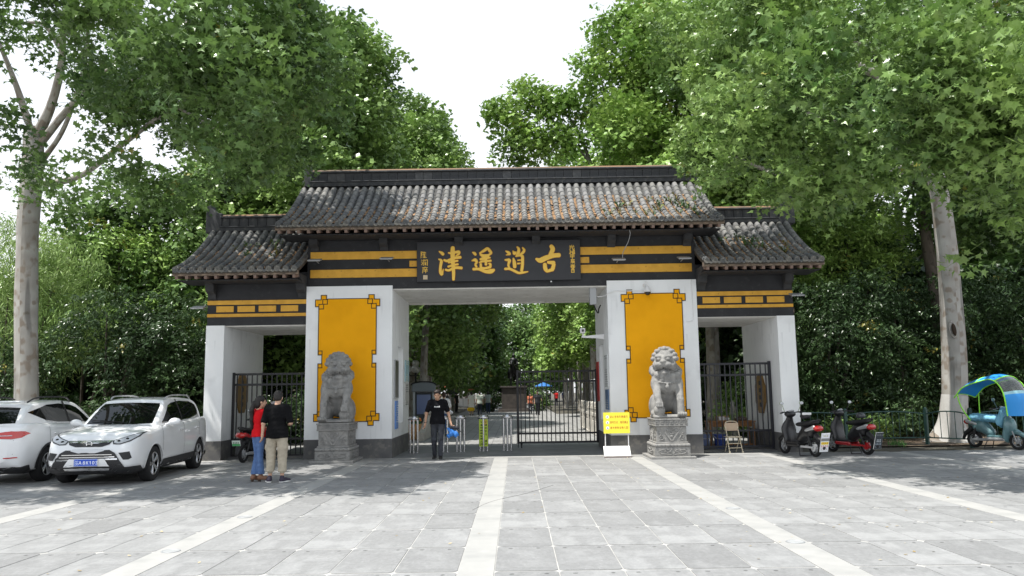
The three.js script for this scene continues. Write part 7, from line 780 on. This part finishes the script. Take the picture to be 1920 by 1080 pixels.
// greenery seen through the side openings
shrub('clipped dark hedge seen through the left side opening', block(-9.2, -6.9, 1.5, -28.6, -27.6, 0.6, 720), 'shrub', 'dark', 720, 150);
shrub('leafy branches seen through the top of the left side opening', W3([[505, 650, -36, 1.2], [560, 640, -36, 1.2], [530, 690, -36, 1.0], [470, 660, -36, 1.3], [580, 690, -34, 1.0]]), 'planeFar', 'bright', 721, 70);
shrub('green bush behind the desk, seen through the right side opening', W3([[1390, 745, -29, 0.7], [1370, 780, -28.5, 0.6], [1410, 790, -28, 0.6], [1400, 720, -29, 0.6], [1430, 770, -28, 0.7]]), 'shrub', 'plane', 722, 170);
{ const t = thing('plane_tree', 'tree with a pale straight trunk seen through the right side opening', 'tree', [8.9, 0, -33]); part('trunk', trunk([[0.1, 0, 0], [0, 3, 0], [-0.15, 6, 0]], [0.2, 0.17, 0.13], 10, 9), M.barkPale, t); foliage(t, [[-0.6, 4.4, 0.5, 1.1], [0.8, 4.2, 0, 1.1], [-1.8, 3.4, 0, 1.0], [1.6, 3.2, -0.5, 1.0], [-1.5, 5, 0, 1.2], [0.5, 5.5, 0, 1.3], [-0.9, 2.6, -1, 0.8]], 'planeFar', 'plane', 723, { per: 60 }); }
// ---------- things beyond the gateway ----------
{ // monument: rider on a horse on a stone block, bushes round it
  const bronze = std(0.012, 0.013, 0.013, 0.45, { metalness: 0.4 }), x = -0.15, z = -70, t = thing('equestrian_statue', 'dark bronze horse and rider on a tall pedestal far down the avenue', 'statue', [x, 0, z]);
  part('pedestal', [rbox(-1.35, 1.35, 0, 0.25, -2, 2, 0.03), rbox(-1.05, 1.05, 0.25, 2.0, -1.7, 1.7, 0.04), rbox(-1.15, 1.15, 2.0, 2.15, -1.8, 1.8, 0.03)], std(1, 1, 1, 0.9, { map: mottled([0.1, 0.085, 0.075], [0.06, 0.052, 0.048], 1.2, 64, 5, 0.3, 140) }), t);
  const b = [cap([0, 3.5, 0.5], [0, 3.45, -0.6], 0.36, 0.38), cap([0, 3.6, 0.6], [-0.15, 4.15, 1.0], 0.24, 0.15), cap([-0.15, 4.2, 1.0], [-0.2, 4.0, 1.4], 0.15, 0.09), cap([0, 3.6, -0.9], [0.05, 2.6, -1.15], 0.12, 0.08)];
  for (const s of [-1, 1]) { b.push(cap([s * 0.2, 3.3, 0.55], [s * 0.24, 2.75, 0.7], 0.15, 0.09), cap([s * 0.24, 2.75, 0.7], [s * 0.24, 2.2, 0.6], 0.08, 0.07), cap([s * 0.22, 3.3, -0.6], [s * 0.26, 2.8, -0.45], 0.2, 0.1), cap([s * 0.26, 2.8, -0.45], [s * 0.26, 2.45, -0.75], 0.1, 0.07), cap([s * 0.26, 2.45, -0.75], [s * 0.26, 2.2, -0.65], 0.065, 0.075)); }
  part('horse', sdf(b, 0.05, { k: 0.14 }), bronze, t);
  const rd = [cap([0, 3.8, 0], [0, 4.35, 0.05], 0.26, 0.28), cap([-0.2, 4.45, 0.05], [0.2, 4.45, 0.05], 0.14, 0.14), ell([0, 4.75, 0.08], [0.14, 0.17, 0.15]), cap([0, 4.85, 0.08], [0, 5.1, 0.06], 0.1, 0.03), cap([0, 4.4, -0.1], [0.1, 3.4, -0.7], 0.26, 0.42)]; for (const s of [-1, 1]) rd.push(cap([s * 0.18, 3.75, 0.1], [s * 0.42, 3.35, 0.35], 0.14, 0.12), cap([s * 0.42, 3.35, 0.35], [s * 0.44, 2.9, 0.2], 0.11, 0.09), cap([s * 0.28, 4.4, 0.05], [s * 0.36, 4.05, 0.25], 0.09, 0.08), cap([s * 0.36, 4.05, 0.25], [s * 0.1, 3.95, 0.6], 0.075, 0.06));
  part('rider', sdf(rd, 0.04, { k: 0.08 }), bronze, t);
  shrub('round clipped bush on the left flank of the monument', [[x - 1.9, 0.9, z + 0.6, 1.0], [x - 2.6, 0.5, z + 0.8, 0.7], [x - 1.4, 1.4, z, 0.8]], 'broad', 'dark', 801, 120); shrub('round clipped bush on the right flank of the monument', [[x + 1.9, 0.9, z + 0.6, 1.0], [x + 2.6, 0.5, z + 0.8, 0.7], [x + 1.4, 1.4, z, 0.8]], 'broad', 'planeDeep', 802, 120);
}
{ // information kiosk
  const g = std(0.2, 0.23, 0.25, 0.5), t = thing('kiosk', 'grey information kiosk with an arched top left of the avenue', 'kiosk', [-4.05, 0, -35.5], 0.1);
  const arch = []; for (let i = 0; i <= 12; i++) { const a = PI * i / 12; arch.push([Math.cos(a) * 0.52, 1.98 + Math.sin(a) * 0.16]); } part('canopy', [extrude([[0.52, 1.72], ...arch, [-0.52, 1.72]], 0.6, 0.02).translate(0, 0, -0.3)], g, t); part('canopy_rim', tube(arch.map(([x, y]) => [x * 1.06, y + 0.02, 0.3]), 0.03, 30, 6), M.dark, t);
  for (const s of [-1, 1]) part('side_post', rbox(s * 0.42 - 0.05, s * 0.42 + 0.05, 0, 1.75, -0.2, 0.2, 0.01), std(0.45, 0.5, 0.52, 0.5), t); part('cabinet', rbox(-0.36, 0.36, 0, 1.7, -0.2, 0.1, 0.01), std(0.06, 0.07, 0.08, 0.5), t); part('screen', rbox(-0.3, 0.3, 0.75, 1.6, 0.1, 0.13, 0.005), std(0.16, 0.22, 0.42, 0.2), t); }
{ const t = thing('globe_lamp', 'park lamp post with a cluster of pale globes left of the kiosk', 'lamp post', [-4.72, 0, -38]); part('post', [mv(new THREE.CylinderGeometry(0.045, 0.06, 2.7, 10), 0, 1.35, 0)], M.dark, t); const gm = std(0.6, 0.6, 0.57, 0.3); for (const [x, y, z] of [[0, 3.05, 0], [0.36, 2.8, 0], [-0.36, 2.8, 0], [0, 2.78, 0.36], [0, 2.78, -0.36]]) { part('globe', ball(x, y, z, 0.17), gm, t); part('arm', tube([[0, 2.5, 0], [x * 0.7, 2.5, z * 0.7], [x, y - 0.15, z]], 0.018, 12, 5), M.dark, t); } }
// stone balustrades
function balustrade(label, x, z0, z1, n) { const t = thing('stone_balustrade', label, 'balustrade', [x, 0, z0], 0, 'carved stone balustrades beyond the gateway'), L = Math.abs(z1 - z0) / n; for (let i = 0; i <= n; i++) { const z = -i * L; part('post', [rbox(-0.09, 0.09, 0, 0.95, z - 0.09, z + 0.09, 0.012), rbox(-0.105, 0.105, 0.95, 1.0, z - 0.105, z + 0.105, 0.01), mv(new THREE.LatheGeometry([[0, 0.24], [0.05, 0.22], [0.085, 0.15], [0.06, 0.08], [0.085, 0.05], [0.09, 0], [0, 0]].map((p) => new THREE.Vector2(...p)), 12), 0, 1.0, z)], M.stoneLight, t); if (i < n) { part('panel', rbox(-0.05, 0.05, 0.06, 0.5, z - L + 0.09, z - 0.09, 0.01), M.stoneLight, t); part('handrail', rbox(-0.07, 0.07, 0.68, 0.8, z - L + 0.09, z - 0.09, 0.02), M.stoneLight, t); part('vase', [mv(ball(0, 0, 0, 0.06, 0.1, 0.12), 0, 0.59, z - L / 2)], M.stoneLight, t); part('kerb', rbox(-0.1, 0.1, 0, 0.06, z - L + 0.09, z - 0.09, 0.008), M.stoneLight, t); } } }
balustrade('white stone balustrade seen through the gate leaf along the right edge of the path', 3.05, -29.6, -37.4, 6); balustrade('white stone balustrade seen through the right side opening', 7.6, -28.4, -35.6, 6);
{ const t = thing('stone_parapet', 'pale stone parapet with a sloping end at the left edge of the path', 'parapet', [-3.45, 0, -28.5]); part('wall', planar(extrude([[0, 0], [0, 0.28], [0.5, 0.34], [2.2, 0.86], [5.5, 0.86], [5.5, 0]], 0.2, 0.015).rotateY(PI / 2)), M.stoneLight, t); part('coping', planar(extrude([[2.1, 0.86], [2.1, 0.95], [5.6, 0.95], [5.6, 0.86]], 0.28, 0.015).rotateY(PI / 2).translate(-0.04, 0, 0)), M.stoneLight, t); }
{ const R = rng(44), t = thing('flower_planter', 'orange flowers in a planter behind the left end of the steel posts', 'planter', [-3.75, 0, -29.5]); part('planter', rbox(-0.45, 0.3, 0, 0.55, -0.25, 0.25, 0.02), std(0.55, 0.3, 0.12, 0.7), t); part('flowers', Array.from({ length: 40 }, () => ball(-0.08 + (R() - 0.5) * 0.7, 0.62 + R() * 0.14, (R() - 0.5) * 0.4, 0.05, 0.04, 0.05, 6, 4)), std(0.75, 0.22, 0.03, 0.6), t); part('leaves', Array.from({ length: 30 }, () => mv(new THREE.ConeGeometry(0.05, 0.14, 4), -0.08 + (R() - 0.5) * 0.7, 0.58 + R() * 0.08, (R() - 0.5) * 0.4, R() * 6, R(), 0)), std(0.05, 0.14, 0.03, 0.7), t); }
// stalls, umbrellas, carts far down the avenue
function parasol(label, x, z, r, c, h = 2.5) { const t = thing('parasol', label, 'parasol', [x, 0, z]); part('canopy', mv(new THREE.ConeGeometry(r, 0.55, 8, 1, true), 0, h, 0), new THREE.MeshStandardMaterial({ color: c, roughness: 0.7, side: THREE.DoubleSide }), t); part('pole', rod([0, 0, 0], [0, h + 0.2, 0], 0.03), M.greyMetal, t); }
parasol('white parasol over a stall left of the avenue', -5.1, -78, 1.7, rgb(0.8, 0.78, 0.74)); parasol('blue parasol over a stall far down the right side of the avenue', 3.6, -104, 1.2, rgb(0.03, 0.16, 0.45), 2.6); parasol('black umbrella over the people sitting at the left edge of the avenue', -5.4, -67, 0.7, rgb(0.02, 0.02, 0.02), 1.8); parasol('small red parasol behind the white one', -7.5, -92, 1.3, rgb(0.6, 0.12, 0.08));
{ const t = thing('stall_cart', 'white stall cart below the white parasol', 'stall', [-5.0, 0, -80]); part('counter', rbox(-1.0, 1.0, 0.3, 1.1, -0.5, 0.5, 0.03), M.white, t); part('awning', rbox(-1.1, 1.1, 1.9, 2.0, -0.6, 0.6, 0.02), std(0.5, 0.15, 0.1, 0.7), t); for (const s of [-1, 1]) part('awning_post', rod([s * 0.95, 1.1, 0.4], [s * 0.95, 1.9, 0.4], 0.03), M.greyMetal, t); for (const s of [-1, 1]) part('wheel', mv(new THREE.CylinderGeometry(0.28, 0.28, 0.08, 16).rotateZ(PI / 2), s * 0.8, 0.28, 0.5), M.rubber, t); }
{ const t = thing('golf_cart', 'white visitor cart standing far down the avenue left of the monument', 'cart', [-3.2, 0, -104]); part('body', [rbox(-0.75, 0.75, 0.35, 0.95, -1.3, 1.3, 0.1, 2), rbox(-0.7, 0.7, 0.9, 1.15, 0.7, 1.25, 0.05)], M.white, t); part('roof', rbox(-0.8, 0.8, 1.95, 2.05, -1.3, 1.2, 0.04), M.white, t); for (const x of [-0.7, 0.7]) for (const z of [-1.15, 1.05]) part('pillar', rod([x, 0.9, z], [x, 1.95, z], 0.03), M.dark, t); for (const x of [-0.7, 0.7]) for (const z of [-0.85, 0.85]) part('wheel', mv(new THREE.CylinderGeometry(0.3, 0.3, 0.16, 16).rotateZ(PI / 2), x, 0.3, z), M.rubber, t); }
{ const t = thing('ticket_booth', 'blue and white booth behind the right end of the gate leaf', 'booth', [5.05, 0, -42]); part('wall', rbox(-0.9, 0.9, 0, 2.1, -0.9, 0.9, 0.02), std(0.5, 0.56, 0.62, 0.5), t); part('roof', rbox(-1.05, 1.05, 2.1, 2.25, -1.05, 1.05, 0.03), std(0.62, 0.65, 0.68, 0.5), t); part('window', rbox(-0.7, 0.7, 1.0, 1.8, 0.9, 0.93, 0.005), std(0.06, 0.12, 0.22, 0.15), t); part('panel', rbox(-0.9, 0.9, 0.1, 0.85, 0.9, 0.92, 0.005), std(0.12, 0.25, 0.5, 0.5), t); }
{ const t = thing('utility_pole', 'grey concrete pole with wires seen through the left side opening', 'pole', [-8.6, 0, -36]); part('pole', mv(new THREE.CylinderGeometry(0.09, 0.12, 4.4, 10), 0, 2.2, 0), M.plinth, t); part('crossbar', rbox(-0.5, 0.3, 3.95, 4.05, -0.04, 0.04, 0.01), M.greyMetal, t);
  for (const [y, n] of [[4.2, 'topmost pale wire running left from the concrete pole'], [4.0, 'second pale wire running left from the concrete pole'], [3.8, 'third pale wire running left from the concrete pole'], [3.3, 'lowest pale wire running left from the concrete pole']]) solo('overhead_wire', tube([[-8.6, y, -36], [-12, y - 0.35, -36.4], [-16, y - 0.3, -37]], 0.018, 20, 5), M.greyMetal, n, 'wire'); }
{ const t = thing('park_building', 'low pale building with a yellow wall far behind the left side opening', 'building', [-11.5, 0, -46]); part('wall', rbox(-4, 3.4, 0, 2.7, -2, 2, 0.02), std(0.6, 0.58, 0.5, 0.8), t); part('roof', planar(extrude([[-4.4, 2.7], [3.8, 2.7], [3.2, 3.4], [-3.8, 3.4]], 5, 0.02).translate(0, 0, -2.5)), std(0.3, 0.14, 0.1, 0.8), t); for (const x of [-2.8, -1.2, 0.4, 2.0]) part('window', rbox(x - 0.4, x + 0.4, 1.0, 2.1, 2.0, 2.03, 0.005), M.glass, t); part('yellow_panel', rbox(2.2, 3.2, 0.3, 2.3, 2.0, 2.05, 0.01), std(0.7, 0.66, 0.15, 0.7), t); }
{ const t = thing('play_stall', 'small stall with an orange and blue awning behind the right side opening', 'stall', [8.3, 0, -38]); part('counter', rbox(-1.2, 1.2, 0, 1.0, -0.5, 0.5, 0.02), std(0.12, 0.1, 0.09, 0.8), t); part('awning', [rbox(-1.3, 1.3, 2.3, 2.4, -0.8, 0.8, 0.02)], std(0.7, 0.25, 0.08, 0.7), t); part('awning_edge', rbox(-1.3, 1.3, 1.95, 2.3, 0.8, 0.83, 0.01), std(0.05, 0.2, 0.45, 0.6), t); for (const s of [-1, 1]) part('post', rod([s * 1.2, 0, 0.6], [s * 1.2, 2.3, 0.6], 0.04), M.greyMetal, t); }
renderer.render(scene, camera);
